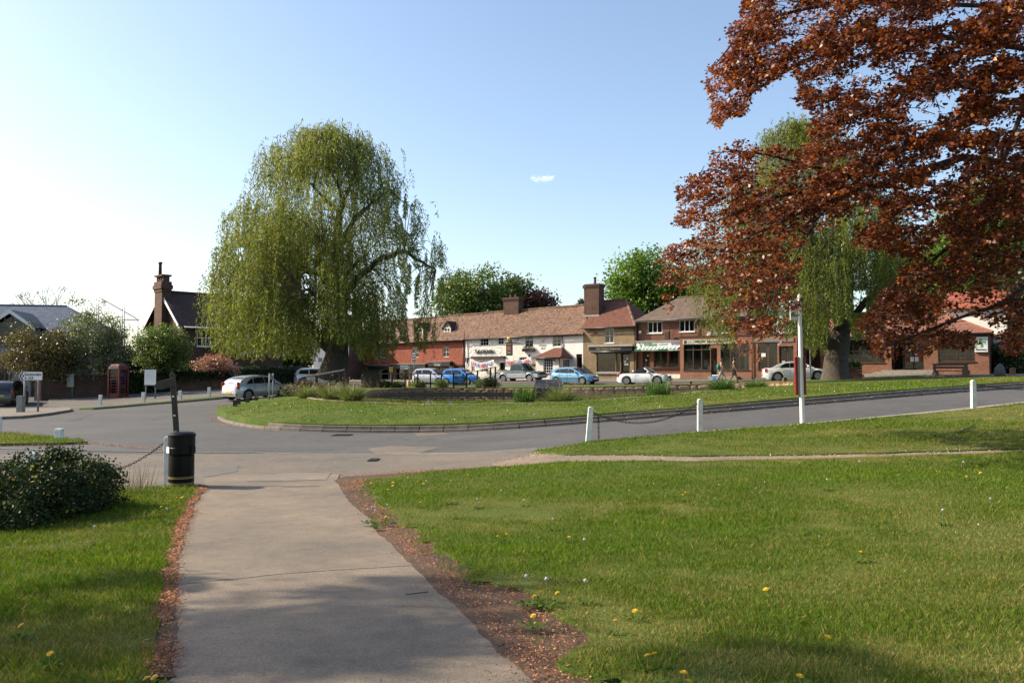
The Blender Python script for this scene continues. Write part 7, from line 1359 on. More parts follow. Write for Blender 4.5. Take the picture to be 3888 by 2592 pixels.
    if bag: MB().lathe([(.01,-.2),(.12,-.17),(.14,0),(.1,.17),(.01,.2)],12,Matrix.Translation((-.2 * k,0,1.2 * k)) @ Matrix.Diagonal((.85,1.05,1.1,1))).build('rucksack',M_pack,root,smooth=True);
    return root
for i,(t,x,y,H,lb,a_) in enumerate((('Y4',1770,1560,1.70,'walking person in tan sleeveless top and pale shorts with a teal rucksack',((M_top1,M_short1,M_shoe,1.0,1.0,True))),('Y4',2020,1560,1.76,'walking person in dark T-shirt and long khaki shorts under the willow branches',((M_top2,M_short2,M_shoe2,.55,.6,False))))):
    d_ = 57.3;q = onground(t,x,d_);q.z = iz(q.x,q.y) if inside(np.array([[q.x,q.y]]),isl_poly)[0] else q.z;person(lb,q + Vector((0,0,.01)),math.radians(-12),H,a_[0],a_[1],a_[2],a_[3],a_[4],a_[5],longer=.5 if i == 0 else .85)
# ------------------------------------------------------------------ vegetation
M_bark = plain('willow_bark',(.07,.055,.042),.95,.5,6,bumpk=1.0,bscale=9);M_bark2 = plain('beech_bark',(.035,.028,.024),.85,.4,5,bumpk=.5,bscale=12);M_bark3 = plain('dark_bark',(.04,.032,.025),.95,.4,5,bumpk=.5)
M_willow = leafmat('willow_leaf',[(.05,.066,.013),(.108,.134,.026),(.18,.20,.042),(.27,.28,.085)],trans=.42,rough=.5,spec=.3,nscale=.5,ncol=.22)
M_beech = leafmat('copper_leaf',[(.028,.0075,.006),(.078,.0165,.009),(.165,.038,.0125),(.285,.08,.019),(.36,.17,.043)],trans=.4,rough=.42,spec=.5,nscale=.45,ncol=.25)
def quads(P,A,B,s,asp,fold=.12):
    n = len(P);C = np.cross(A,B);s = s[:,None];V = np.empty((n,4,3));V[:,0] = P;V[:,1] = P + A * s * .45 + B * s * asp * .5 + C * s * fold;V[:,2] = P + A * s;V[:,3] = P + A * s * .45 - B * s * asp * .5 + C * s * fold;return V.reshape(-1,3)
def unit(v): return v / np.maximum(np.linalg.norm(v,axis=1),1e-9)[:,None]
def curve(a,b,bow,n=8):
    a,b = Vector(a),Vector(b);return [a.lerp(b,i / n) + Vector(bow) * (4 * (i / n) * (1 - i / n)) for i in range(n + 1)]
def willow(name,label,base,prof,zmin,seed,ntips,trunk,limbs,leafs=.215,cx=0.0,cut=None,dens=1.0,lean=(0,0)):
    # prof: [(height, radius)] of the crown; strands hang in bundles from branch tips
    r = np.random.default_rng(seed);base = Vector(base);root = empty(name,base,0,label,'tree','weeping willows by the pond')
    hs = [p[0] for p in prof];rs = [p[1] for p in prof];H = max(hs)
    mb = MB();mb.tube(trunk[0],trunk[1],14);mb.build('trunk',M_bark,root,smooth=True)
    lp = []
    for L,rad in limbs:
        P = [Vector(p) for p in L];Q = []
        for i in range(len(P) - 1):
            for k in range(4): Q.append(P[i].lerp(P[i + 1],k / 4) + Vector(r.normal(0,.06,3)))
        Q.append(P[-1]);n = len(Q);MB().tube(Q,[rad * (1 - .85 * i / (n - 1)) for i in range(n)],8).build('limb',M_bark,root,smooth=True);lp += Q
    lpa = np.array([tuple(p) for p in lp]);tips = []
    while len(tips) < ntips:
        h = r.uniform(zmin + 1.2,H);R = np.interp(h,hs,rs);a = r.uniform(0,2 * np.pi);f = r.random() ** .42 if r.random() < .78 else r.random()
        if vnoise(np.array(a * max(R,2) * .8),np.array(h),1.9,seed + 3) > .57 and h < H * .975: continue
        lump = .86 + .24 * vnoise(np.array(a * 2.1),np.array(h * .45),1.0,seed)
        tips.append((cx + R * f * lump * math.cos(a),R * f * lump * math.sin(a),h,f))
    tips = np.array(tips);PV = [];AV = [];BV = [];SV = [];VR = [];tw = MB()
    for tx,ty,tz0,f in tips:
        d2 = ((lpa - (tx,ty,tz0 - .8)) ** 2).sum(1);j = int(d2.argmin());o = Vector(lpa[j]);t = Vector((tx,ty,tz0))
        if r.random() < .45: tw.tube(curve(o,t,(0,0,.25 + .08 * (t - o).length),4),[.04,.034,.027,.02,.01],4,cap=False)
        hfr = tz0 / H;ns = int(r.integers(5,10) * dens);out = Vector((tx - cx,ty,0));out = out.normalized() if out.length > .01 else Vector((1,0,0));bvar = r.normal(.5,.15) + .18 * (hfr - .5)  # bundles lighten towards the crown top: light put into the leaf colour
        Lmax = max(.8,min(tz0 - zmin + r.normal(0,.5),r.uniform(1.6,3.2) + (4.2 * r.random() if hfr < .7 else 1.0 * r.random())))
        for _ in range(ns):
            L = Lmax * r.uniform(.55,1.0);st = t + Vector((r.normal(0,.38),r.normal(0,.38),r.normal(0,.25)));da = r.uniform(0,2 * math.pi);ho = out * r.uniform(.1,.5) + Vector((math.cos(da),math.sin(da),0)) * r.uniform(0,.35)
            n = int(L / .105);s = (np.arange(n) + r.random(n)) / n;arc = 1 - np.exp(-s * 3.2)
            P = np.array(st)[None] + np.array(ho)[None] * (arc[:,None]) * .9;P[:,2] += .38 * np.sin(np.minimum(s * 5,np.pi)) * .6 - L * np.clip(s - .06,0,1) ** 1.05;P[:,:2] += r.normal(0,.035,(n,2)) + (r.normal(0,.1,2) * s[:,None] ** 2)
            PV.append(P);VR.append(np.full(n,bvar) + r.normal(0,.17,n));
    P = np.vstack(PV);n = len(P);A = r.normal(0,.55,(n,3));A[:,2] -= 1.0;A = unit(A);B = unit(np.cross(A,r.normal(0,1,(n,3))))
    if cut is not None:
        sx,sy,f_ = project(P + np.array(base));k = cut(sx,sy,P);P,A,B = P[k],A[k],B[k];VRa = np.concatenate(VR)[k]
    else: VRa = np.concatenate(VR)
    n = len(P);V = quads(P,A,B,leafs * r.uniform(.7,1.3,n),.24,.04);o = npmesh('crown',V,np.arange(n * 4).reshape(-1,4),M_willow,root,var=np.repeat(np.clip(VRa,0,1),4));tw.build('twigs',M_bark,root,smooth=True);print(name,n);return root
# ---- big willow on the island
d1 = 54.0;bp_ = onground('Z8',815,d1);bp_.z = iz(bp_.x,bp_.y)
def w1(x,y,dd=0): p = at('Z8',x,y,d1 + dd);return Vector((p.x,d1 + dd,p.z)) - bp_
H1 = w1(830,25).z;mpp = d1 / FPX / 1.568;hz_ = lambda y: w1(800,y).z
prof = [(hz_(1480),7.2)] + [(hz_(y),hw * mpp) for y,hw in ((1200,620),(1000,665),(800,655),(600,585),(450,525),(320,455),(230,385),(160,300),(110,215),(70,90))]
trunk = ([w1(800,1560),w1(815,1500),w1(830,1420),w1(835,1340),w1(850,1230),w1(845,1050),w1(840,850),w1(835,680),w1(845,540)],[1.15,.95,.78,.66,.5,.42,.34,.26,.2])
limbs = [([w1(800,1400),w1(700,1270),w1(580,1150),w1(470,1090,-1),w1(370,1050,-1.5),w1(280,1000,-2)],.36),([w1(840,1000),w1(730,930,-.5),w1(630,920,-1),w1(520,1010,-2)],.2),([w1(840,850),w1(700,740,.5),w1(560,680,1),w1(430,640,1),w1(330,640,1.5),w1(240,740,2)],.24),
         ([w1(850,1100),w1(950,950,-.5),w1(1100,830,-1),w1(1230,790,-1),w1(1340,850,-1.5),w1(1420,900,-2)],.27),([w1(845,750),w1(950,590),w1(1040,510),w1(1140,430,.5),w1(1200,480,1)],.2),([w1(845,560),w1(760,480),w1(690,400),w1(600,340,-.5),w1(480,330,-1)],.17),([w1(845,560),w1(890,440),w1(940,320),w1(960,220)],.17),([w1(840,650),w1(850,470,-1),w1(800,300,-1.5),w1(780,170,-1.5)],.15),
         ([w1(840,900),w1(800,800,-2),w1(760,750,-4),w1(740,800,-5.5)],.22),([w1(840,1000),w1(900,900,-2.5),w1(980,830,-4.5),w1(1010,900,-6)],.22),([w1(840,900),w1(860,750,2.5),w1(900,700,4.5),w1(920,760,6)],.22),([w1(840,1000),w1(700,850,2.5),w1(600,800,4.5),w1(560,860,5.5)],.2),([w1(840,1150),w1(700,1040,-3),w1(640,1020,-5),w1(600,1080,-6)],.2)]
cxw = w1(780,1000).x
def cut1(sx,sy,P):
    x = (sx - 750) * 1.568;y = (sy - 450) * 1.568
    lim = np.interp(x,[0,60,200,330,420,560,700,740,900,960,1000,1150,1200,1300,1400,1450],[1350,1390,1400,1440,1420,1440,1430,1340,1340,1400,1490,1440,1330,1340,1430,1300]) + 30 * (vnoise(x,np.zeros_like(x),26,5) - .5) * 2
    gap = (np.abs(x - 640) < 26) & (np.abs(y - 970) < 62) | (np.abs(x - 1120) < 14) & (np.abs(y - 1050) < 60) | (x > 1240) & (x < 1330) & (y > 1040) & (y < 1190) & (vnoise(x,y * .2,22,3) > .42) | (np.abs(x - 905) < 16) & (np.abs(y - 1100) < 70) | (np.abs(x - 255) < 28) & (np.abs(y - 800) < 40)
    thin = (x > 1180) & (vnoise(x,y * .22,20,8) > .60)
    return (y < lim) & ~(gap & (vnoise(x,y * .5,9,31) > .4)) & ~thin
willow('weeping_willow','big weeping willow standing alone on the island left of the inn',bp_,prof,hz_(1440),21,1060,trunk,limbs,cx=cxw,cut=cut1)
# ---- second willow at the right
d2 = 56.5;b2_ = onground('Z5',1650,d2);b2_.z = iz(b2_.x,b2_.y)
def w2(t,x,y,dd=0): p = at(t,x,y,d2 + dd);return Vector((p.x,d2 + dd,p.z)) - b2_
h2_ = lambda y: w2('F',1900,y).z;m2 = d2 / 1907
prof2 = [(h2_(860),6.6),(h2_(720),7.4),(h2_(600),7.4),(h2_(500),6.6),(h2_(420),5.4),(h2_(360),4.2),(h2_(310),2.4),(h2_(285),.6)]
trunk2 = ([w2('Z5',1640,1260),w2('Z5',1645,1190),w2('Z5',1650,1080),w2('Z5',1655,900),w2('Z5',1680,700),w2('Z5',1720,560),w2('Z5',1800,350),w2('F',1935,600),w2('F',1930,480)],[1.25,1.0,.86,.78,.78,.6,.45,.32,.2])
limbs2 = [([w2('Z5',1620,820),w2('Z5',1500,640,-.5),w2('Z5',1350,480,-1),w2('F',1780,640,-1.5),w2('F',1700,620,-2),w2('F',1650,650,-2)],.36),([w2('Z5',1740,560),w2('F',1990,690),w2('F',2040,660,.5),w2('F',2080,690,1)],.3),([w2('Z5',1760,450),w2('F',1880,560),w2('F',1820,470),w2('F',1760,430,-1)],.26),([w2('Z5',1800,400),w2('F',1960,540),w2('F',2000,450),w2('F',2030,460,1)],.22),([w2('F',1935,580),w2('F',1900,430),w2('F',1870,330)],.2),
          ([w2('Z5',1700,600),w2('F',1900,620,-3),w2('F',1880,600,-5),w2('F',1870,640,-6)],.26),([w2('Z5',1700,600),w2('F',1940,620,3),w2('F',1950,580,5),w2('F',1960,620,6)],.24),([w2('F',1935,560),w2('F',1850,500,2),w2('F',1790,520,3.5)],.2)]
cx2 = w2('F',1838,600).x
def cut2(sx,sy,P):
    x = sx * .60494;y = sy * .60494;lim = np.interp(x,[1590,1610,1640,1690,1700,1760,1840,1850,1900,1905,1950,1960,2010,2060,2100],[740,790,800,790,700,760,780,810,805,735,735,780,770,700,690]) + 14 * (vnoise(x,np.zeros_like(x),10,5) - .5) * 2
    return (y < lim) & ~((np.abs(x - 1975) < 16) & (np.abs(y - 690) < 26))
willow('weeping_willow','weeping willow with thick trunk by the white saloon, behind the copper beech',b2_,prof2,h2_(820),5,1000,trunk2,limbs2,cx=cx2,cut=cut2)
# ---- copper beech, trunk outside the frame on the right
bc = Vector((15.5,18.0,8.2));br = np.array([13.2,9.2,8.4]);bb = Vector((15.5,18.0,tz(15.5,18.0)));be = empty('copper_beech',bb,0,'spreading copper beech with glossy red-brown leaves filling the upper right','tree')
MB().tube([(0,0,-.3),(0,0,.4),(.05,0,2),(0,.1,5),(-.2,0,9),(0,0,13),(.2,0,16)],[.95,.7,.58,.5,.36,.2,.06],16).build('trunk',M_bark2,be,smooth=True)
def yb(x,y,d): return at('Y6',x,y,d) - bb
BL = [([Vector((0,0,4.6)),yb(1700,360,17.2),yb(1380,560,16.6),yb(1200,600,16),yb(1050,700,15.6),yb(930,750,15.4),yb(750,810,15.2),yb(600,838,15),yb(450,905,15),yb(350,945,15)],.16),([Vector((0,0,3.8)),yb(1500,640,16.6),yb(1250,720,15.6),yb(1120,772,15),yb(950,805,14.6),yb(860,855,14.4),yb(700,905,14.3),yb(600,965,14.2),yb(500,1000,14.2),yb(380,1085,14.3)],.14),
      ([Vector((0,0,7.5)),yb(1200,120,16.5),yb(900,190,16),yb(667,290,15.6),yb(590,345,15.5),yb(500,395,15.4),yb(480,450,15.4),yb(380,520,15.4)],.11),([Vector((0,0,9)),yb(1000,0,16.5),yb(700,40,16),yb(480,120,15.7),yb(350,280,15.5)],.1),([Vector((0,0,2.6)),yb(1800,1150,16.5),yb(1667,1218,15.6),yb(1560,1302,15.2),yb(1420,1338,15),yb(1200,1430,14.8),yb(1050,1480,14.8)],.12),([yb(860,855,14.4),yb(760,960,14),yb(700,1080,13.8),yb(640,1200,13.8),yb(560,1350,13.9)],.035),
      ([yb(1200,600,16),yb(1050,480,15.6),yb(900,420,15.4),yb(760,440,15.3)],.06),([yb(930,750,15.4),yb(700,690,15),yb(500,640,14.9),yb(350,650,15)],.06),([Vector((0,0,5.5)),yb(1600,520,15),yb(1540,800,14),yb(1500,880,13.8)],.1),([yb(1700,360,17.2),yb(1500,900,15),yb(1300,1100,14.6),yb(1150,1180,14.5),yb(1050,1290,14.6)],.09)]
for L,rad in BL:
    Q = smooth_poly([tuple(p) for p in L],2,False);n = len(Q);MB().tube(Q,[max(.010,rad * .62 * (1 - .9 * i / (n - 1))) for i in range(n)],8).build('limb',M_bark2,be,smooth=True)
OUT = [(480,-10),(450,80),(405,120),(385,150),(440,200),(370,245),(330,270),(315,340),(325,430),(345,470),(330,510),(370,542),(410,500),(480,490),(512,400),(560,372),(620,355),(650,300),(700,330),(715,370),(690,400),(720,450),(790,480),(745,540),(770,590),(700,640),(620,612),(560,640),(500,600),(460,590),(430,620),(325,645),(330,700),(290,745),(230,735),(185,770),(195,850),(178,950),(240,970),(330,985),(220,1020),(150,1050),(75,1105),(110,1150),(100,1240),(135,1285),(145,1335),(180,1320),(190,1270),(260,1200),(320,1230),(340,1350),(420,1400),(430,1490),(490,1520),(530,1555),(565,1520),(560,1455),(600,1440),(625,1510),(665,1480),(645,1400),(690,1350),(735,1335),(722,1250),(700,1180),(740,1090),(770,990),(880,975),(900,920),(950,1060),(1050,1050),(1130,1100),(1140,1180),(1050,1250),(1030,1310),(950,1380),(1000,1450),(1060,1540),(1130,1520),(1180,1480),(1240,1530),(1300,1480),(1455,1490),(1480,1440),(1400,1400),(1430,1330),(1560,1400),(1540,1450),(1600,1510),(1667,1500),(1900,1520),(2200,1300),(2500,700),(2400,-400),(1900,-1000),(1200,-900),(700,-500)]
def dens(x,y):
    d = np.ones_like(x);d = np.where((y > 640) & (x < 760),.62,d);d = np.where((y > 980) & (x < 760),.55,d);d = np.where((x > 900) & (y > 640),.80,d);d = np.where((x > 1400) & (y > 1180),.62,d);d = np.where((x < 720) & (y > 240) & (y < 560),.85,d)
    d = np.where((x > 560) & (x < 980) & (y > 820) & (y < 1000),.42,d);d = np.where((x > 640) & (x < 980) & (y > 560) & (y < 640),.75,d)
    u_ = x * .93 - y * .37;v_ = x * .37 + y * .93;nz = .62 * vnoise(u_,v_ * 2.6,120,3) + .38 * vnoise(x,y,34,7);return d * np.clip((nz - .33) * 3.8,0,1.0)
r = np.random.default_rng(77);C = []
while len(C) < 11200:
    x,y = r.uniform(60,2450,6000),r.uniform(-950,1545,6000);k = inside(np.stack([x,y],1),OUT);inn = (y > -60) & (x < 1760);k &= (r.random(6000) < np.where(inn,dens(x,y),.22));x,y = x[k],y[k]
    for a,b_ in zip(x,y):
        R = np.array(ray('Y6',a,b_));R /= np.linalg.norm(R);o = (np.array([0,0,EYE]) - np.array(bc)) / br;dd = R / br;A_ = dd @ dd;Bq = 2 * o @ dd;Cq = o @ o - 1;D = Bq * Bq - 4 * A_ * Cq;tm = -Bq / (2 * A_)
        if D > 0: h_ = math.sqrt(D) / (2 * A_);t = tm - h_ * (1 - r.random() ** 1.6 * .9)
        else: t = tm + r.normal(0,.5)
        t = min(max(t,10.5),24);C.append(np.array([0,0,EYE]) + R * t)
C = np.array(C[:11200]);n = len(C);lc = np.array(bb)
ex = []
for L,rad in BL:
    Q = smooth_poly([tuple(p) for p in L],2,False);Q = Q[len(Q) // 3:]
    for q_ in Q:
        for _ in range(7): ex.append(np.array(q_) + lc + r.normal(0,.3,3))
C = np.vstack([C,np.array(ex)]);n = len(C);sx,sy,f_ = project(C);CIN = inside(np.stack([(sx - 2400) * 1.1203,sy * 1.1203],1),OUT) & (edge_dist(np.stack([(sx - 2400) * 1.1203,sy * 1.1203],1),OUT) > 40)
PV = [];AV = [];BV = [];VR = [];tw = MB()
for i in range(n):
    c = C[i];out = c - np.array(bc);out[2] *= .3;out = out / np.linalg.norm(out);tdir = out + r.normal(0,.55,3);tdir[2] = tdir[2] * .4 - .12;tdir /= np.linalg.norm(tdir);L = r.uniform(.22,.5);m = int(r.integers(9,17));s = r.random(m)
    side = np.cross(tdir,[0,0,1]);side /= max(np.linalg.norm(side),1e-6);p = c + tdir * (s[:,None] - .5) * L + r.normal(0,.028,(m,3));sg = np.where(r.random(m) < .5,1,-1)[:,None]
    PV.append(p);AV.append(tdir * .55 + side * sg * .8 + r.normal(0,.38,(m,3)) + np.array([0,0,-.22]));up = np.array([-.25,-.35,.45]) + r.normal(0,.75,(m,3));BV.append(up);VR.append(np.full(m,r.normal(.46,.12)) + r.normal(0,.16,m))
    if i % 3 == 0 and CIN[i]: tw.tube([c - tdir * L * 1.0 - lc,c - lc,c + tdir * L * .5 - lc],[.008,.005,.003],3,cap=False)
P = np.vstack(PV);A = unit(np.vstack(AV));U = np.vstack(BV);B = unit(np.cross(U,A));VRa = np.clip(np.concatenate(VR),0,1)
sx,sy,f_ = project(P);X = (sx - 2400) * 1.1203;Y = sy * 1.1203;k = inside(np.stack([X + r.normal(0,6,len(X)),Y + r.normal(0,6,len(X))],1),OUT) | (X > 1760) | (Y < -60)
P,A,B,VRa = P[k],A[k],B[k],VRa[k];n = len(P);V = quads(P - lc,A,B,.076 * r.uniform(.65,1.25,n),.7,.13)
npmesh('crown',V,np.arange(n * 4).reshape(-1,4),M_beech,be,var=np.repeat(VRa,4));tw.build('twigs',M_bark2,be);print('beech',n)
# ---- ordinary broadleaf trees and shrubs: clumps of leaves on limbs
def tree(name,label,base,H,crowns,nclump,per,ls,mat,seed=0,trunk_r=.25,group=None,cat='tree',bark=None,trunk_h=None,csize=.6,aspect=.65,conif=False,hang=0):
    r = np.random.default_rng(seed);base = Vector(base);root = empty(name,base,0,label,cat,group);bark = bark or M_bark3;th = trunk_h or H * .75
    tp = [(0,0,-.3),(0,0,.3),(.05 * H * .2,0,th * .5),(0,.05,th)];MB().tube(tp,[trunk_r * 1.3,trunk_r,trunk_r * .7,trunk_r * .2],8).build('trunk',bark,root,smooth=True)
    cl = [];wts = np.array([c[3] * c[4] * c[5] for c in crowns],float);wts /= wts.sum()
    for _ in range(nclump):
        c = crowns[r.choice(len(crowns),p=wts)];d = r.normal(0,1,3);d /= np.linalg.norm(d);f = r.random() ** .38;cl.append(np.array(c[:3]) + d * f * np.array(c[3:6]))
    cl = np.array(cl);cl[:,2] = np.maximum(cl[:,2],.15);mb = MB()
    for c in cl[::4]: z = min(max(.4,c[2] * .55),th * .95);mb.tube(curve((0,0,z),c,(0,0,.08 * H),4),[trunk_r * .28,trunk_r * .2,trunk_r * .13,trunk_r * .08,.01],4,cap=False)
    mb.build('limbs',bark,root,smooth=True)
    n = nclump * per;P = np.repeat(cl,per,0) + r.normal(0,1,(n,3)) * csize * np.array([1,1,.7]) * np.repeat(r.uniform(.6,1.3,nclump),per)[:,None] * .6
    P[:,2] = np.maximum(P[:,2],.03);A = r.normal(0,1,(n,3));A[:,2] -= hang;A = unit(A);B = unit(np.cross(A,r.normal(0,1,(n,3))));v = np.repeat(r.normal(.5,.16,nclump),per) + r.normal(0,.14,n)
    npmesh('crown',quads(P,A,B,ls * r.uniform(.65,1.35,n),aspect,.1),np.arange(n * 4).reshape(-1,4),mat,root,var=np.repeat(np.clip(v,0,1),4));return root
M_lf_green = leafmat('broad_leaf',[(.03,.055,.01),(.065,.11,.02),(.11,.165,.03),(.17,.22,.06)],trans=.35);M_lf_bright = leafmat('bright_leaf',[(.05,.10,.012),(.10,.18,.02),(.17,.26,.04)],trans=.45);M_lf_dark = leafmat('dark_leaf',[(.012,.022,.007),(.028,.05,.012),(.055,.085,.02)],trans=.2);M_lf_copper = leafmat('far_copper_leaf',[(.03,.012,.012),(.06,.02,.018),(.09,.035,.025)],trans=.25)
M_lf_olive = leafmat('olive_leaf',[(.03,.028,.010),(.065,.055,.018),(.12,.10,.03),(.18,.13,.05)],trans=.3,rough=.35);M_lf_haw = leafmat('hawthorn_leaf',[(.035,.055,.018),(.08,.11,.04),(.17,.19,.10),(.40,.42,.32)],trans=.3);M_lf_pink = leafmat('cherry_blossom',[(.22,.09,.075),(.34,.17,.14),(.45,.30,.27)],trans=.3)
M_lf_con = leafmat('conifer_needle',[(.02,.03,.01),(.05,.065,.02),(.08,.10,.03)],trans=.15)
def bt(xc,yt,yb_,hw,d): p = onground('F',xc,d);H = at('F',xc,yt,d).z - p.z;w = hw * d / 1907;zb_ = at('F',xc,yb_,d).z - p.z;return p,H,w,zb_
p,H,w,zb_ = bt(1095,612,760,85,106);tree('background_tree','green tree rising behind the inn roof nearest the big willow',p,H,[(0,0,(H + zb_) / 2 + 1,w,w * .8,(H - zb_) / 2 - 1),(-w * .4,0,H * .62,w * .7,w * .6,H * .25),(w * .6,0,H * .6,w * .5,w * .5,H * .22)],230,60,.34,M_lf_green,1,group='trees behind the shops',csize=1.1)
p,H,w,zb_ = bt(1190,634,760,62,109);tree('background_tree','darker green tree behind the inn chimney',p,H,[(0,0,H * .7,w,w * .8,H * .3)],150,60,.34,M_lf_green,2,group='trees behind the shops',csize=1.0)
p,H,w,zb_ = bt(1238,652,760,42,107);tree('background_tree','dark copper tree between the inn chimney and the tall brick chimney',p,H,[(0,0,H * .68,w,w * .8,H * .3)],120,60,.34,M_lf_copper,3,group='trees behind the shops',csize=.9)
p,H,w,zb_ = bt(1334,672,760,16,100);tree('conifer','small pointed conifer tip left of the tall brick chimney',p,H,[(0,0,H * .5,w * 1.3,w * 1.3,H * .3),(0,0,H * .75,w * .7,w * .7,H * .2),(0,0,H * .9,w * .3,w * .3,H * .1)],110,40,.28,M_lf_con,4,group='trees behind the shops',csize=.4)
p,H,w,zb_ = bt(1500,568,740,95,97);tree('background_tree','broad light green tree behind the brick shop and parade',p,H,[(0,0,H * .72,w,w * .8,H * .28),(-w * .55,0,H * .6,w * .6,w * .6,H * .22),(w * .6,0,H * .62,w * .7,w * .6,H * .25)],300,60,.34,M_lf_bright,5,group='trees behind the shops',csize=1.1)
p,H,w,zb_ = bt(1680,600,760,90,101);tree('background_tree','green tree behind the parade roof and the copper branches',p,H,[(0,0,H * .7,w,w * .8,H * .28)],200,60,.36,M_lf_green,6,group='trees behind the shops',csize=1.1)
p,H,w,zb_ = bt(2300,400,800,150,82);tree('background_tree','tall bright green tree glimpsed through the copper beech at right',p,H,[(0,0,H * .66,w,w * .8,H * .34)],420,60,.36,M_lf_bright,7,group='trees behind the shops',csize=1.3)
p,H,w,zb_ = bt(2400,560,850,80,68);tree('background_tree','dark tree at the right edge beside the chemist',p,H,[(0,0,H * .55,w,w * .8,H * .45),(0,0,2.2,w * .9,w * .7,2.2)],320,60,.3,M_lf_dark,8,group='trees behind the shops',csize=1.0)
p,H,w,zb_ = bt(2120,560,800,120,92);tree('background_tree','green tree behind the chemist roof',p,H,[(0,0,H * .66,w,w * .8,H * .34)],260,60,.36,M_lf_green,9,group='trees behind the shops',csize=1.2)
p,H,w,zb_ = bt(640,770,850,120,100);tree('background_tree','dark green trees behind the big willow and brick house',p,H,[(0,0,H * .6,w,3,H * .4)],200,60,.34,M_lf_dark,10,group='trees behind the shops',csize=1.0)
# left garden
def shrub(lbl,xc,yt,hw,d,mat,seed,n,ls,cat='shrub',sub=(),yo=0,group='shrubs behind the garden wall',tr=.12,cs=.5,name='shrub'):
    p,H,w,_ = bt(xc,yt,850,hw,d);return tree(name,lbl,p,H,[(0,yo,H * .6,w,w * .7,H * .38)] + [(a * w,yo,b_ * H,c * w,c * w,e * H) for a,b_,c,e in sub],n,50,ls,mat,seed,trunk_r=tr,group=group,cat=cat,csize=cs)
shrub('olive brown shrub spreading over the garden wall left of the phone box',118,742,88,62,M_lf_olive,11,300,.14,yo=-1.6,sub=((-.6,.75,.35,.18),(.4,.5,.6,.35)))
shrub('pale blossoming hawthorn with upright tips above the notice board',240,712,80,63.6,M_lf_haw,12,330,.13,yo=-1.9,cat='tree',sub=((-.55,.93,.12,.2),(.0,.97,.1,.2),(.4,.95,.13,.18),(-.2,.9,.2,.2)),name='hawthorn_tree')
shrub('green tree beside the tall chimney behind the map board',372,742,62,64.8,M_lf_green,13,230,.15,cat='tree',sub=((-.7,.7,.4,.2),(.5,.6,.4,.25)),name='garden_tree')
shrub('pink blossoming cherry beside the brick house window',492,816,48,67.5,M_lf_pink,14,150,.13,sub=(),cs=.4,name='cherry_tree',cat='tree',tr=.08)
shrub('low dark shrub behind the garden wall under the brick house window',430,832,40,68,M_lf_dark,15,110,.14,cs=.4)
shrub('dark laurel filling the gap between hawthorn and brick house',318,800,60,70,M_lf_dark,16,170,.15,cs=.5)
shrub('dark laurel hedge at the right edge beyond the chemist',2365,770,80,63.5,M_lf_dark,17,480,.17,cs=.5,sub=((0,.28,.95,.28),),group='trees behind the shops')
# bare winter tree
p,H,w,_ = bt(105,652,850,50,112);bt_ = empty('bare_tree',p,0,'pale leafless tree showing above the slate roof','tree');rr = random.Random(9);mb = MB();M_bare = plain('bare_twig',(.30,.26,.22),.9,.2,5)
def grow(a,d,L,rad,lv):
    b_ = a + d * L;mb.tube([a,(a + b_) / 2 + Vector((rr.uniform(-1,1),rr.uniform(-1,1),0)) * L * .06,b_],[rad,rad * .85,rad * .7],4,cap=False)
    if lv == 0: return
    for _ in range(3 if lv > 1 else 4): nd = (d + Vector((rr.uniform(-.75,.75),rr.uniform(-.75,.75),rr.uniform(-.1,.45)))).normalized();grow(b_,nd,L * rr.uniform(.6,.8),rad * .6,lv - 1)
grow(Vector((0,0,0)),Vector((0,0,1)),H * .36,.22,5);mb.build('branches',M_bare,bt_)
# hedge and ivy
def leafbox(name,label,a,b_,h,th,n,ls,mat,seed,cat='hedge',z0=0):
    a,b_ = Vector(a),Vector(b_);r = np.random.default_rng(seed);root = empty(name,a,math.atan2(b_.y - a.y,b_.x - a.x),label,cat);L = (b_.xy - a.xy).length;nb = int(n * .02)
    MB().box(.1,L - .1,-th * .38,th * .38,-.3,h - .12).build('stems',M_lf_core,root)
    u = r.random(n);side = r.random(n);x = u * L;top = side < .3;y = np.where(top,r.uniform(-.5,.5,n) * th,np.where(side < .8,-.5,.5) * th);z = np.where(top,h,r.random(n) * h);P = np.stack([x,y,z + z0],1) + r.normal(0,.07,(n,3));P[:,2] += .08 * (vnoise(x,y,.8,seed) - .5) * 2;A = unit(r.normal(0,1,(n,3)));B = unit(np.cross(A,r.normal(0,1,(n,3))))
    npmesh('foliage',quads(P,A,B,ls * r.uniform(.7,1.3,n),.65,.1),np.arange(n * 4).reshape(-1,4),mat,root,var=np.repeat(r.random(n),4));return root
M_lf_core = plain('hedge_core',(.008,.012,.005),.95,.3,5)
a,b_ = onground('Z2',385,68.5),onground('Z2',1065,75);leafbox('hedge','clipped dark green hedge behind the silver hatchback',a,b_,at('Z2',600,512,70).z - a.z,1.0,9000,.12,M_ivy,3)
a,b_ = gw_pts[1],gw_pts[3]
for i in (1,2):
    a,b_ = gw_pts[i],gw_pts[i + 1];leafbox('ivy',('dark ivy smothering the garden wall around the map board','ivy mat hanging over the wall top left of the silver hatchback')[i - 1],a,b_,(zt_(i) + zt_(i + 1)) / 2 - a.z + .12,.55,(9000,5200)[i - 1],.13,M_ivy,5 + i,'ivy') if i == 1 else None
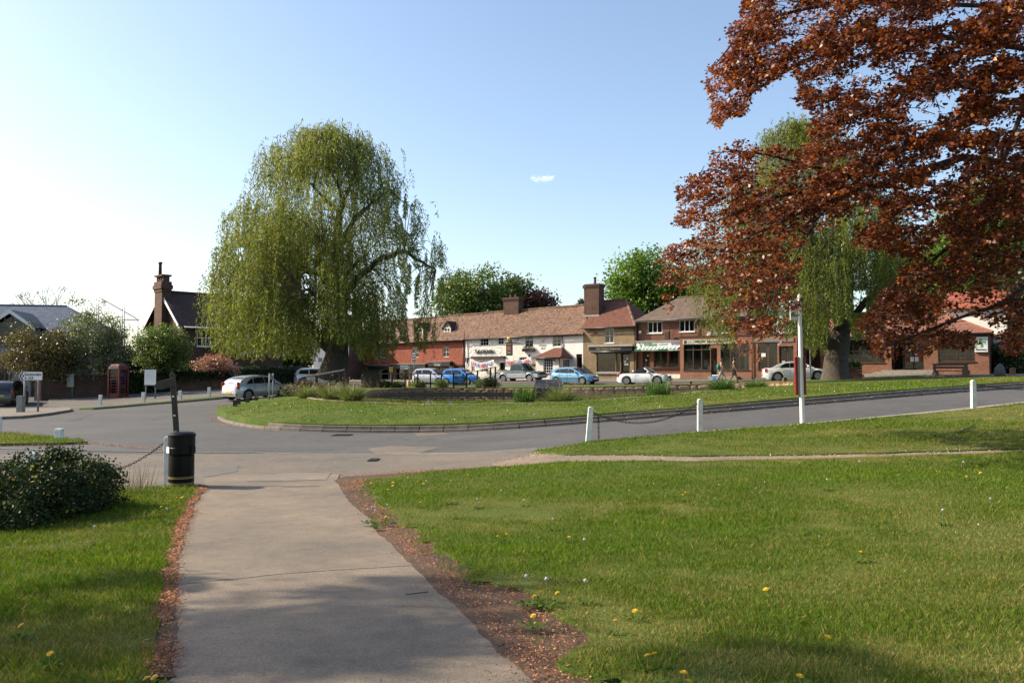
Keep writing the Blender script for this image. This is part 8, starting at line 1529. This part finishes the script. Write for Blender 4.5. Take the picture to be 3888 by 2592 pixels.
a,b_ = gw_pts[2],gw_pts[3];r = np.random.default_rng(4);n = 5200;u = r.random(n);q = np.outer(1 - u,a) + np.outer(u,b_);zt2 = zt_(2) * (1 - u) + zt_(3) * u;P = q + r.normal(0,.12,(n,3));P[:,2] = zt2 + .15 - np.abs(r.normal(0,.35,n));P[:,1] -= .12;A = unit(r.normal(0,1,(n,3)));B = unit(np.cross(A,r.normal(0,1,(n,3))));iv = empty('ivy',a,0,'ivy mat hanging over the wall top left of the silver hatchback','ivy');npmesh('foliage',quads(P - np.array(a),A,B,.13 * r.uniform(.7,1.3,n),.65),np.arange(n * 4).reshape(-1,4),M_ivy,iv,var=np.repeat(r.random(n),4))
# ---- dark bush with yellow flowers, front left
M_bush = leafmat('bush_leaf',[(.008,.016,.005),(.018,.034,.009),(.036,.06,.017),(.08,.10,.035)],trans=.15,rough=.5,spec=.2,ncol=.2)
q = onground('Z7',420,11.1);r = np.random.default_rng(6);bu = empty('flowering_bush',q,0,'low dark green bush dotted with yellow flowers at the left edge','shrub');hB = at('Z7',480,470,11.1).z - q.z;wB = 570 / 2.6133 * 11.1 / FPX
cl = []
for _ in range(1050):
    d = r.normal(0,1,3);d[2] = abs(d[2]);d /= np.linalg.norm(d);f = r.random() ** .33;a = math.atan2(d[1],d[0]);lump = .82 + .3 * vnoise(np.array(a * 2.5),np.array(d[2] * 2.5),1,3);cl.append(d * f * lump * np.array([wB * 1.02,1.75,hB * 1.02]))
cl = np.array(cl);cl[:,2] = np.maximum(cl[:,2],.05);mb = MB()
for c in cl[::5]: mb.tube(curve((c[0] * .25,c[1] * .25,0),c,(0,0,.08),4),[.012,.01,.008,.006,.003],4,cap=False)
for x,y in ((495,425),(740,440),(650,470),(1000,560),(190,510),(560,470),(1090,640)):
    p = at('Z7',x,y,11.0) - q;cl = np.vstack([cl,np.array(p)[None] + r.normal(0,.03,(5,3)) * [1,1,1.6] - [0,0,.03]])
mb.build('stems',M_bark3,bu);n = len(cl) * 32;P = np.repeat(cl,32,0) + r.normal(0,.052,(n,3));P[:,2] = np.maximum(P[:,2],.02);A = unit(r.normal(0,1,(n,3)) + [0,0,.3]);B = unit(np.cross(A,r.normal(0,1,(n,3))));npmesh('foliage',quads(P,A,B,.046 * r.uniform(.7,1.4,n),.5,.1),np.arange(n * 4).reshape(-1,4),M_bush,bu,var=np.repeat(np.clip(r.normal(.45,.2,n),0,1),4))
M_yel = leafmat('yellow_petal',[(.55,.32,.01),(.75,.5,.02),(.8,.6,.06)],trans=.25,ncol=.05)
def rosette(nm,n,R_,lay,mat,cup=.3):
    V = [];F = []
    for l in range(lay):
        for k in range(n):
            a = 2 * math.pi * (k + .5 * (l % 2)) / n;rr_ = R_ * (1 - .28 * l);w = .9 * math.pi * R_ / n;c,s = math.cos(a),math.sin(a);zz = .15 * R_ * l;i = len(V);V += [(0,0,zz),(c * rr_ * .6 - s * w,s * rr_ * .6 + c * w,zz + cup * R_ * .5),(c * rr_,s * rr_,zz + cup * R_ * .6),(c * rr_ * .6 + s * w,s * rr_ * .6 - c * w,zz + cup * R_ * .5)];F.append((i,i + 1,i + 2,i + 3))
    me = bpy.data.meshes.new(nm);me.from_pydata(V,[],F);me.update();a = me.attributes.new('var','FLOAT','POINT');a.data.foreach_set('value',np.random.default_rng(1).random(len(V)).astype(np.float32));me.materials.append(mat);return me
fl_me = rosette('flower',5,.022,1,M_yel)
for x,y in ((320,575),(540,545),(625,547),(110,642),(125,705),(75,700),(350,680),(318,728),(265,735),(130,778),(300,790),(195,827),(935,680),(905,745),(800,550),(675,503),(770,550),(940,625),(475,860),(420,925),(540,928),(915,928),(45,985),(280,950),(665,1022),(330,1150),(720,1010)):
    R = ray('Z7',x,y);e_ = np.array([wB * .97,1.7,hB * .97]);o_ = (np.array([0,0,EYE]) - np.array(q)) / e_;dd = np.array(R) / e_;A_ = dd @ dd;Bq = 2 * o_ @ dd;D = Bq * Bq - 4 * A_ * (o_ @ o_ - 1);t = (-Bq - math.sqrt(D)) / (2 * A_) if D > 0 else -Bq / (2 * A_)
    o = bpy.data.objects.new('flower',fl_me);link(o,bu);o.location = Vector((0,0,EYE)) + R * t - q;o.rotation_euler = (r.uniform(.3,1.2),r.uniform(-.5,.5),r.uniform(0,6));o.scale = (1.1,) * 3
# dry stalks beside it
M_dry = leafmat('dry_stalk',[(.16,.11,.07),(.28,.2,.13),(.36,.28,.2)],trans=.1)
def reeds(name,label,base,n,h,spread,w,mat,seed,cat='plant',arch=.35,group=None,zfun=None,heads=None,tilt=.25):
    r = np.random.default_rng(seed);root = empty(name,base,0,label,cat,group);V = np.empty((n,8,3));a = r.uniform(0,2 * np.pi,n);rad = spread * np.sqrt(r.random(n)) * .6;bx,by_ = np.cos(a) * rad,np.sin(a) * rad * .7;hh = h * r.uniform(.4,1.08,n) * (1 - .5 * (rad / (spread * .6)) ** 2 * (arch > .3));la = np.arctan2(by_,bx) + r.normal(0,.5,n);ln = tilt * h * r.uniform(.3,1.3,n) * (.35 + rad / (spread * .6));ba = r.uniform(0,np.pi,n)
    for j,(t,wk) in enumerate(((0,1),(.4,.9),(.75,.6),(1,.08))):
        cx = bx + np.cos(la) * ln * (t + arch * t ** 3 * 2);cy = by_ + np.sin(la) * ln * (t + arch * t ** 3 * 2);cz = hh * (t - arch * .5 * t ** 3);dx,dy = np.cos(ba) * w * wk / 2,np.sin(ba) * w * wk / 2;V[:,2 * j] = np.stack([cx - dx,cy - dy,cz],1);V[:,2 * j + 1] = np.stack([cx + dx,cy + dy,cz],1)
    idx = (np.arange(n) * 8)[:,None,None] + np.array([[0,1,3,2],[2,3,5,4],[4,5,7,6]])[None];npmesh('blades',V.reshape(-1,3),idx.reshape(-1,4),mat,root,var=np.repeat(np.clip(r.normal(.5,.22,n),0,1),8))
    if heads is not None:
        m = heads[0];k = r.integers(0,n,m);P = (V[k,6] + V[k,7]) / 2 * np.array([1.05,1.05,1]) + np.array([0,0,h * .12]);P = np.repeat(P,8,0) + r.normal(0,.035,(m * 8,3)) * [1,1,2.4];A = unit(r.normal(0,.5,(m * 8,3)) + [0,0,1]);B = unit(np.cross(A,r.normal(0,1,(m * 8,3))));tag(npmesh('seed_heads',quads(P,A,B,np.full(m * 8,.07),.25),np.arange(m * 32).reshape(-1,4),heads[1],root,var=np.repeat(r.random(m * 8),4)),kind='stuff')
    return root
q = hit('Z7',1230,880);reeds('dry_stalks','clump of dry brown stalks between the bush and the litter bin',q + Vector((0,0,.04)),60,.52,.55,.007,M_dry,1,tilt=.15,arch=.1);q = hit('Z7',1430,830);reeds('dry_stalks','smaller clump of dry brown stalks nearest the litter bin',q + Vector((0,0,.04)),42,.5,.3,.007,M_dry,2,tilt=.18,arch=.1);q = hit('Z7',1120,800);reeds('dry_stalks','thin dry stalks at the right side of the bush',q + Vector((0,0,.04)),25,.42,.3,.006,M_dry,3,tilt=.2,arch=.1)
# ---- pond-side plants
M_iris = leafmat('iris_blade',[(.03,.07,.012),(.06,.13,.02),(.11,.20,.04)],trans=.35);M_sedge = leafmat('sedge_blade',[(.06,.08,.02),(.13,.17,.05),(.26,.29,.13)],trans=.35);M_seed = leafmat('seed_head',[(.14,.07,.04),(.25,.14,.09),(.34,.22,.15)],trans=.2)
def pp(t,x,d): p = onground(t,x,d);return Vector((p.x,p.y,iz(p.x,p.y) - .04))
u = lambda t,px_,d: px_ / ZT[t][2] * d / FPX
for t,x,d,w,h,kind,lb in (('Z2',1095,42.6,190,150,'s','leafy sedge clump at the left tip of the pond rim'),('Z2',1335,40.2,160,190,'s','tall pale sedge clump with reddish tops in front of the willow trunk'),('Z2',1530,39.2,220,190,'s','broad pale sedge clump at the near left edge of the water'),('Z3',1190,38.7,330,240,'i','upright iris leaves at the near pond edge left of the brown-topped sedge'),('Z3',1660,38.8,400,230,'s','rounded sedge clump with brown tops at the near pond edge'),('Z4',945,39.2,330,220,'i','tall dark iris clump at the near pond edge below the white roadster'),('Z5',150,41.5,330,190,'s','rounded green sedge clump near the right end of the pond'),('Z5',600,43.5,400,110,'s','low spreading water plants at the right end of the pond')):
    W_m,H_m = u(t,w,d),u(t,h,d)
    if kind == 'i': reeds('iris_clump',lb,pp(t,x,d),170,H_m * 1.05,W_m * .62,.035,M_iris,int(x),tilt=.18,arch=.12,group='plants around the pond')
    else: reeds('sedge_clump',lb,pp(t,x,d),620,H_m * 1.5,W_m * .55,.02,M_sedge if x < 1700 and t in ('Z2','Z3') else M_iris,int(x),tilt=.32,arch=.55,group='plants around the pond',heads=(60,M_seed) if t in ('Z2','Z3') else None)
for t,x,d,hw,h,mt_,lb,sd in (('Z2',930,50.5,75,110,M_lf_haw,'pale leaved shrub behind the bonnet of the silver hatchback',1),('Z2',1080,46,70,150,M_lf_olive,'reddish bramble shrub below the sloping handrail',2),('Z2',1230,45.5,90,120,M_lf_dark,'dark shrub on the bank in front of the willow trunk',3),('Y1',690,62.3,160,190,M_lf_green,'wild shrub under the sloping handrail right of the picket gate',4),('Z3',740,61.6,120,150,M_lf_dark,'dark overhanging grass at the far pond wall',5),('Y2',280,64.3,90,130,M_lf_green,'small shrub at the fence beside the timber hut',6),('Y2',500,64.3,90,100,M_lf_green,'small shrub at the fence below the right-pointing sign',7),('Y2',1230,64.2,90,130,M_lf_green,'small shrub at the fence left of the picket gate',8),('Y2',860,64.3,80,100,M_lf_green,'small shrub at the fence below the round sign',9),('Z3',100,63.0,60,90,M_lf_green,'tiny shrub on the far bank below the pale silver hatchback',10)):
    q = pp(t,x,d);W_m,H_m = u(t,hw,d),u(t,h,d);tree('bank_shrub',lb,q,H_m,[(0,0,H_m * .5,W_m,W_m * .7,H_m * .5)],70,36,.085,mt_,sd + 40,trunk_r=.03,group='small shrubs around the pond',cat='shrub',csize=.22)
# ---- shade tree outside the frame at the left
M_lf_shade = M_lf_green;sp = Vector((-16.2,5.5,tz(-16.2,5.5)));tree('shade_tree','broadleaf tree left of the frame that dapples the path',sp,14.5,[(0,0,9.6,4.2,3.6,3.4),(-2,1.5,11.5,3,2.4,2.4),(1.5,-1.5,8.6,3,2.8,2),(3.5,.5,7.2,2,2.2,1.4),(2.6,1.4,6.8,2.8,2.4,1.8)],44,240,.17,M_lf_shade,61,trunk_r=.3,csize=.5)
# ---- litter of beech scales, twigs, daisies, dandelions
M_litter = leafmat('bud_scale',[(.11,.042,.02),(.26,.095,.038),(.38,.15,.062),(.46,.25,.13)],trans=.1,rough=.7,ncol=.05)
def scatter(name,line,n,w,ls,seed,off=.05,side=0,mat=None,asp=.35):
    r = np.random.default_rng(seed);q = np.array(resample(line,.05,False));i = r.integers(0,len(q),n);cl_ = vnoise(q[:,0],q[:,1],.3,seed)[i];wt = r.random(n) < np.clip((cl_ - .2) * 2.2,.1,1);i = i[wt];m = len(i);P = np.zeros((m,3));P[:,:2] = q[i] + r.normal(0,w,(m,2)) + np.array([side,0]);P[:,2] = TZ(P[:,0],P[:,1]) + off + r.random(m) * .012;A = unit(r.normal(0,1,(m,3)) * [1,1,.35]);B = unit(np.cross(A,[0,0,1.0]) + r.normal(0,.4,(m,3)));o = npmesh(name,quads(P,A,B,ls * r.uniform(.5,1.3,m),asp,.15),np.arange(m * 4).reshape(-1,4),mat or M_litter,var=np.repeat(r.random(m),4));tag(o,kind='stuff');return o
scatter('bud_scale_litter',pl,14000,.05,.028,1,side=-.05);scatter('bud_scale_litter',lej,6500,.13,.026,2,side=-.12);scatter('bud_scale_litter',prj,4500,.06,.022,3,side=.08)
scatter('bud_scale_litter',hits('F',[(790,1100),(900,1092),(1100,1080),(1200,1070)]),2600,.16,.026,4,off=.06);scatter('bud_scale_litter',hits('F',[(497,950),(492,962),(520,976),(580,986),(640,991)]),900,.14,.05,5,off=.012);scatter('bud_scale_litter',hits('F',[(0,1024),(140,1023),(210,1019),(300,1028),(400,1034)]),1500,.09,.04,6,off=.03);scatter('bud_scale_litter',[(p[0],p[1] - .15) for p in near_k if p[0] > 5],900,.12,.05,8,off=.012)
scatter('gravel_stones',grav[:7],2600,.22,.03,9,off=.045,mat=leafmat('gravel_stone',[(.2,.16,.13),(.4,.33,.27),(.55,.5,.45)],trans=0,ncol=.05),asp=.8)
r = np.random.default_rng(8);n = 420;Pm = np.stack([r.uniform(-1.9,2.6,n),r.uniform(4.2,16,n)],1);Pm = Pm[inside(Pm,path_poly)];n = len(Pm);P = np.column_stack([Pm,TZ(Pm[:,0],Pm[:,1]) + .036]);A = unit(r.normal(0,1,(n,3)) * [1,1,.1]);B = unit(np.cross(A,np.tile([0,0,1.0],(n,1))));tag(npmesh('path_debris',quads(P,A,B,r.uniform(.008,.03,n),.35,.1),np.arange(n * 4).reshape(-1,4),M_litter,var=np.repeat(r.random(n) * .5,4)),kind='stuff')
for i,(t,pts,lb) in enumerate((('Y7',[(565,1057),(640,1052),(710,1045)],'thin dark twig lying on the path near its right edge'),('Y8',[(1640,225),(1680,208),(1720,182)],'fallen stick on the upper lawn at right'),('Y8',[(1478,240),(1510,246)],'short dark stick on the upper lawn at right'),('Y7',[(1150,1400),(1190,1385)],'short dark twig on the soil edge of the path'))):
    P_ = [hit(t,*p) for p in pts];o = MB().tube([p - P_[0] + Vector((0,0,.055 if t == 'Y7' else .1)) for p in P_],.0035 if t == 'Y7' else .014,5).build('fallen_twig',M_bark3);o.location = P_[0];tag(o,lb,'twig')
r = np.random.default_rng(12);n = 260;Q = np.stack([r.uniform(-14,20,n),r.uniform(28,41,n)],1);Q = Q[inside(Q,isl_poly) & ~inside(Q,pond)];Q2 = np.stack([r.uniform(2,14,120),r.uniform(8,24,120)],1);Q2 = Q2[inside(Q2,upper) | inside(Q2,lawn)]
for nm,q_,zz,s_ in (('daisies',Q,island_z(Q) + .05,.045),('daisies',Q2,TZ(Q2[:,0],Q2[:,1]) + .1,.018)):
    m = len(q_);A = unit(r.normal(0,1,(m,3)) * [1,1,.3]);B = unit(np.cross(A,np.tile([0,-.5,1.0],(m,1))));tag(npmesh(nm,quads(np.column_stack([q_,zz]),A,B,s_ * r.uniform(.5,1.2,m),.9),np.arange(m * 4).reshape(-1,4),M_white),kind='stuff')
dm = rosette('flower_head',16,.022,3,M_yel,.35);M_stem = plain('dandelion_stem',(.14,.16,.06),.6,.2,9);sm = MB().tube([(0,0,0),(.004,0,.5),(0,0,1.0)],.0026,5);stem_me = bpy.data.meshes.new('stem');stem_me.from_pydata(sm.v,[],sm.f);stem_me.materials.append(M_stem)
pm_v = [];pm_f = [];rr_ = np.random.default_rng(3)
for _ in range(90):
    d = rr_.normal(0,1,3);d /= np.linalg.norm(d);t = np.cross(d,rr_.normal(0,1,3));t /= np.linalg.norm(t);c = d * .019;i = len(pm_v);s_ = .006;b_ = np.cross(d,t);pm_v += [tuple(c + t * s_),tuple(c + b_ * s_),tuple(c - t * s_),tuple(c - b_ * s_)];pm_f.append((i,i + 1,i + 2,i + 3))
puff_me = bpy.data.meshes.new('seed_head');puff_me.from_pydata(pm_v,[],pm_f);m,nt,b,oo = _nt('dandelion_fluff');nn = noise(nt,30,2,.5,objco(nt));rp_ = ramp(nt,[(.3,(.38,.36,.33)),(.7,(.55,.54,.52))]);nt.links.new(nn.outputs['Fac'],rp_.inputs[0]);nt.links.new(rp_.outputs[0],b.inputs['Base Color']);b.inputs['Roughness'].default_value = .9;puff_me.materials.append(m)
lf_v = [];lf_f = []
for k in range(7):
    a = 2 * math.pi * k / 7;L = .07 + .02 * (k % 3);c,s_ = math.cos(a),math.sin(a);i = len(lf_v);lf_v += [(0,0,.002),(c * L * .6 - s_ * .014,s_ * L * .6 + c * .014,.03),(c * L,s_ * L,.022),(c * L * .6 + s_ * .014,s_ * L * .6 - c * .014,.03)];lf_f.append((i,i + 1,i + 2,i + 3))
leaf_me = bpy.data.meshes.new('leaf_rosette');leaf_me.from_pydata(lf_v,[],lf_f);leaf_me.materials.append(plain('dandelion_leaf',(.06,.11,.015),.9,.3,9,spec=.05))
def dandelion(t,x,y,clock,label,group,seed):
    r = random.Random(seed);h = r.uniform(.13,.22) if clock else r.uniform(.05,.10);q = hit(t,x,y,.06 + h);q.z = tz(q.x,q.y) + .05;o = empty('dandelion_clock' if clock else 'dandelion',q,r.uniform(0,6),label,'flower',group)
    s = bpy.data.objects.new('stem',stem_me);link(s,o);s.scale = (1,1,h);k = (.7 if clock else 1.0) if q.y < 12 else (.8 if clock else 1.25);f = bpy.data.objects.new('seed_head' if clock else 'flower_head',puff_me if clock else dm);link(f,o);f.location = (0,0,h);f.scale = (k,) * 3
    if not clock: f.rotation_euler = (r.uniform(-.5,.5),r.uniform(-.5,.5),0)
    if q.y < 12: l = bpy.data.objects.new('leaf_rosette',leaf_me);link(l,o);l.scale = (r.uniform(.8,1.4),) * 3
Y7Y = [(885,484),(1148,640),(1205,625),(1600,645),(1380,1022),(1372,1135),(1893,1168),(2015,1112),(1415,987),(1525,993),(850,287),(960,255),(640,297),(680,308),(485,320),(487,300),(455,345),(838,408),(868,416),(660,424),(1315,408),(1610,200),(385,540),(440,515),(420,460),(350,303),(2095,1388),(2140,1385)]
Y7C = [(1020,402),(330,465),(355,452),(372,450),(375,475),(450,438),(583,265),(697,290),(1497,525),(1697,658),(1330,888),(1457,905),(1703,915),(1170,350)]
Y8Y = [(923,1310),(585,1055),(1103,848),(770,1525),(137,1507),(162,1550),(135,540),(147,525),(1737,385),(1755,420),(1680,442)];Y8U = [(1037,193),(873,197),(972,221),(285,265),(1627,135),(1810,125),(1978,105)];Y8C = [(1663,360),(1810,560),(920,455),(1550,620),(1097,357)]
ZL = [('Z7',1755,885),('Z7',1808,880),('Z7',1688,915),('Z7',1660,940),('Z7',1620,940),('Z7',1600,972),('Z7',1730,968),('Z7',1785,980),('D',118,400),('D',280,555),('D',820,690),('D',862,685),('D',665,712)]
for i,(x,y) in enumerate(Y7Y): dandelion('Y7',x,y,False,'yellow dandelion flowering in the lawn right of the path','yellow dandelions in the right lawn',i)
for i,(x,y) in enumerate(Y8Y): dandelion('Y8',x,y,False,'yellow dandelion flowering in the lawn right of the path','yellow dandelions in the right lawn',50 + i)
for i,(x,y) in enumerate(Y8U): dandelion('Y8',x,y,False,'yellow dandelion flowering on the strip of lawn beside the road','yellow dandelions beside the road',80 + i)
for i,(x,y) in enumerate(Y7C): dandelion('Y7',x,y,True,'white dandelion seed head in the lawn right of the path','dandelion seed heads in the right lawn',100 + i)
for i,(x,y) in enumerate(Y8C): dandelion('Y8',x,y,True,'white dandelion seed head in the lawn right of the path','dandelion seed heads in the right lawn',130 + i)
for i,(t,x,y) in enumerate(ZL): dandelion(t,x,y,False,'yellow dandelion in the grass left of the path','yellow dandelions left of the path',150 + i)
dandelion('Z7',940,1165,True,'tall white dandelion seed head standing in front of the dark bush',None,170);dandelion('Z7',1657,987,True,'white dandelion seed head among yellow dandelions near the litter bin',None,171)
# ---- a wisp of cloud
p = at('F',1247,411,2600);bm = bmesh.new();bmesh.ops.create_icosphere(bm,subdivisions=5,radius=1)
for v in bm.verts: c = v.co.copy();k = .75 + .5 * float(vnoise(np.array(c.x * 2.2 + 5),np.array(c.z * 2 + c.y),.5,6));v.co = Vector((c.x * 36 * k,c.y * 18 * k,c.z * 12 * k + 4 * c.x * c.x))
me = bpy.data.meshes.new('cloud');bm.to_mesh(me);bm.free();m,nt,b,oo = _nt('cloud_vapour');nt.nodes.remove(b)
df = nt.nodes.new('ShaderNodeBsdfDiffuse');df.inputs[0].default_value = (.95,.95,.95,1);tl_ = nt.nodes.new('ShaderNodeBsdfTranslucent');tl_.inputs[0].default_value = (.95,.95,.95,1);ad = nt.nodes.new('ShaderNodeAddShader');nt.links.new(df.outputs[0],ad.inputs[0]);nt.links.new(tl_.outputs[0],ad.inputs[1])
tr = nt.nodes.new('ShaderNodeBsdfTransparent');lw = nt.nodes.new('ShaderNodeLayerWeight');lw.inputs[0].default_value = .5;rp_ = ramp(nt,[(.0,(.3,.3,.3)),(.55,(0,0,0))]);nt.links.new(lw.outputs['Facing'],rp_.inputs[0]);nz_ = noise(nt,.06,4,.6,objco(nt));rn_ = ramp(nt,[(.35,(0,0,0)),(.65,(1,1,1))]);nt.links.new(nz_.outputs['Fac'],rn_.inputs[0]);f_ = mixc(nt,1.0,rp_.outputs[0],rn_.outputs[0],'MULTIPLY')
mx = nt.nodes.new('ShaderNodeMixShader');nt.links.new(f_,mx.inputs[0]);nt.links.new(tr.outputs[0],mx.inputs[1]);nt.links.new(ad.outputs[0],mx.inputs[2]);nt.links.new(mx.outputs[0],oo.inputs[0]);me.materials.append(m);me.polygons.foreach_set('use_smooth',[True] * len(me.polygons));o = bpy.data.objects.new('cloud',me);link(o);o.location = p;tag(o,kind='structure')
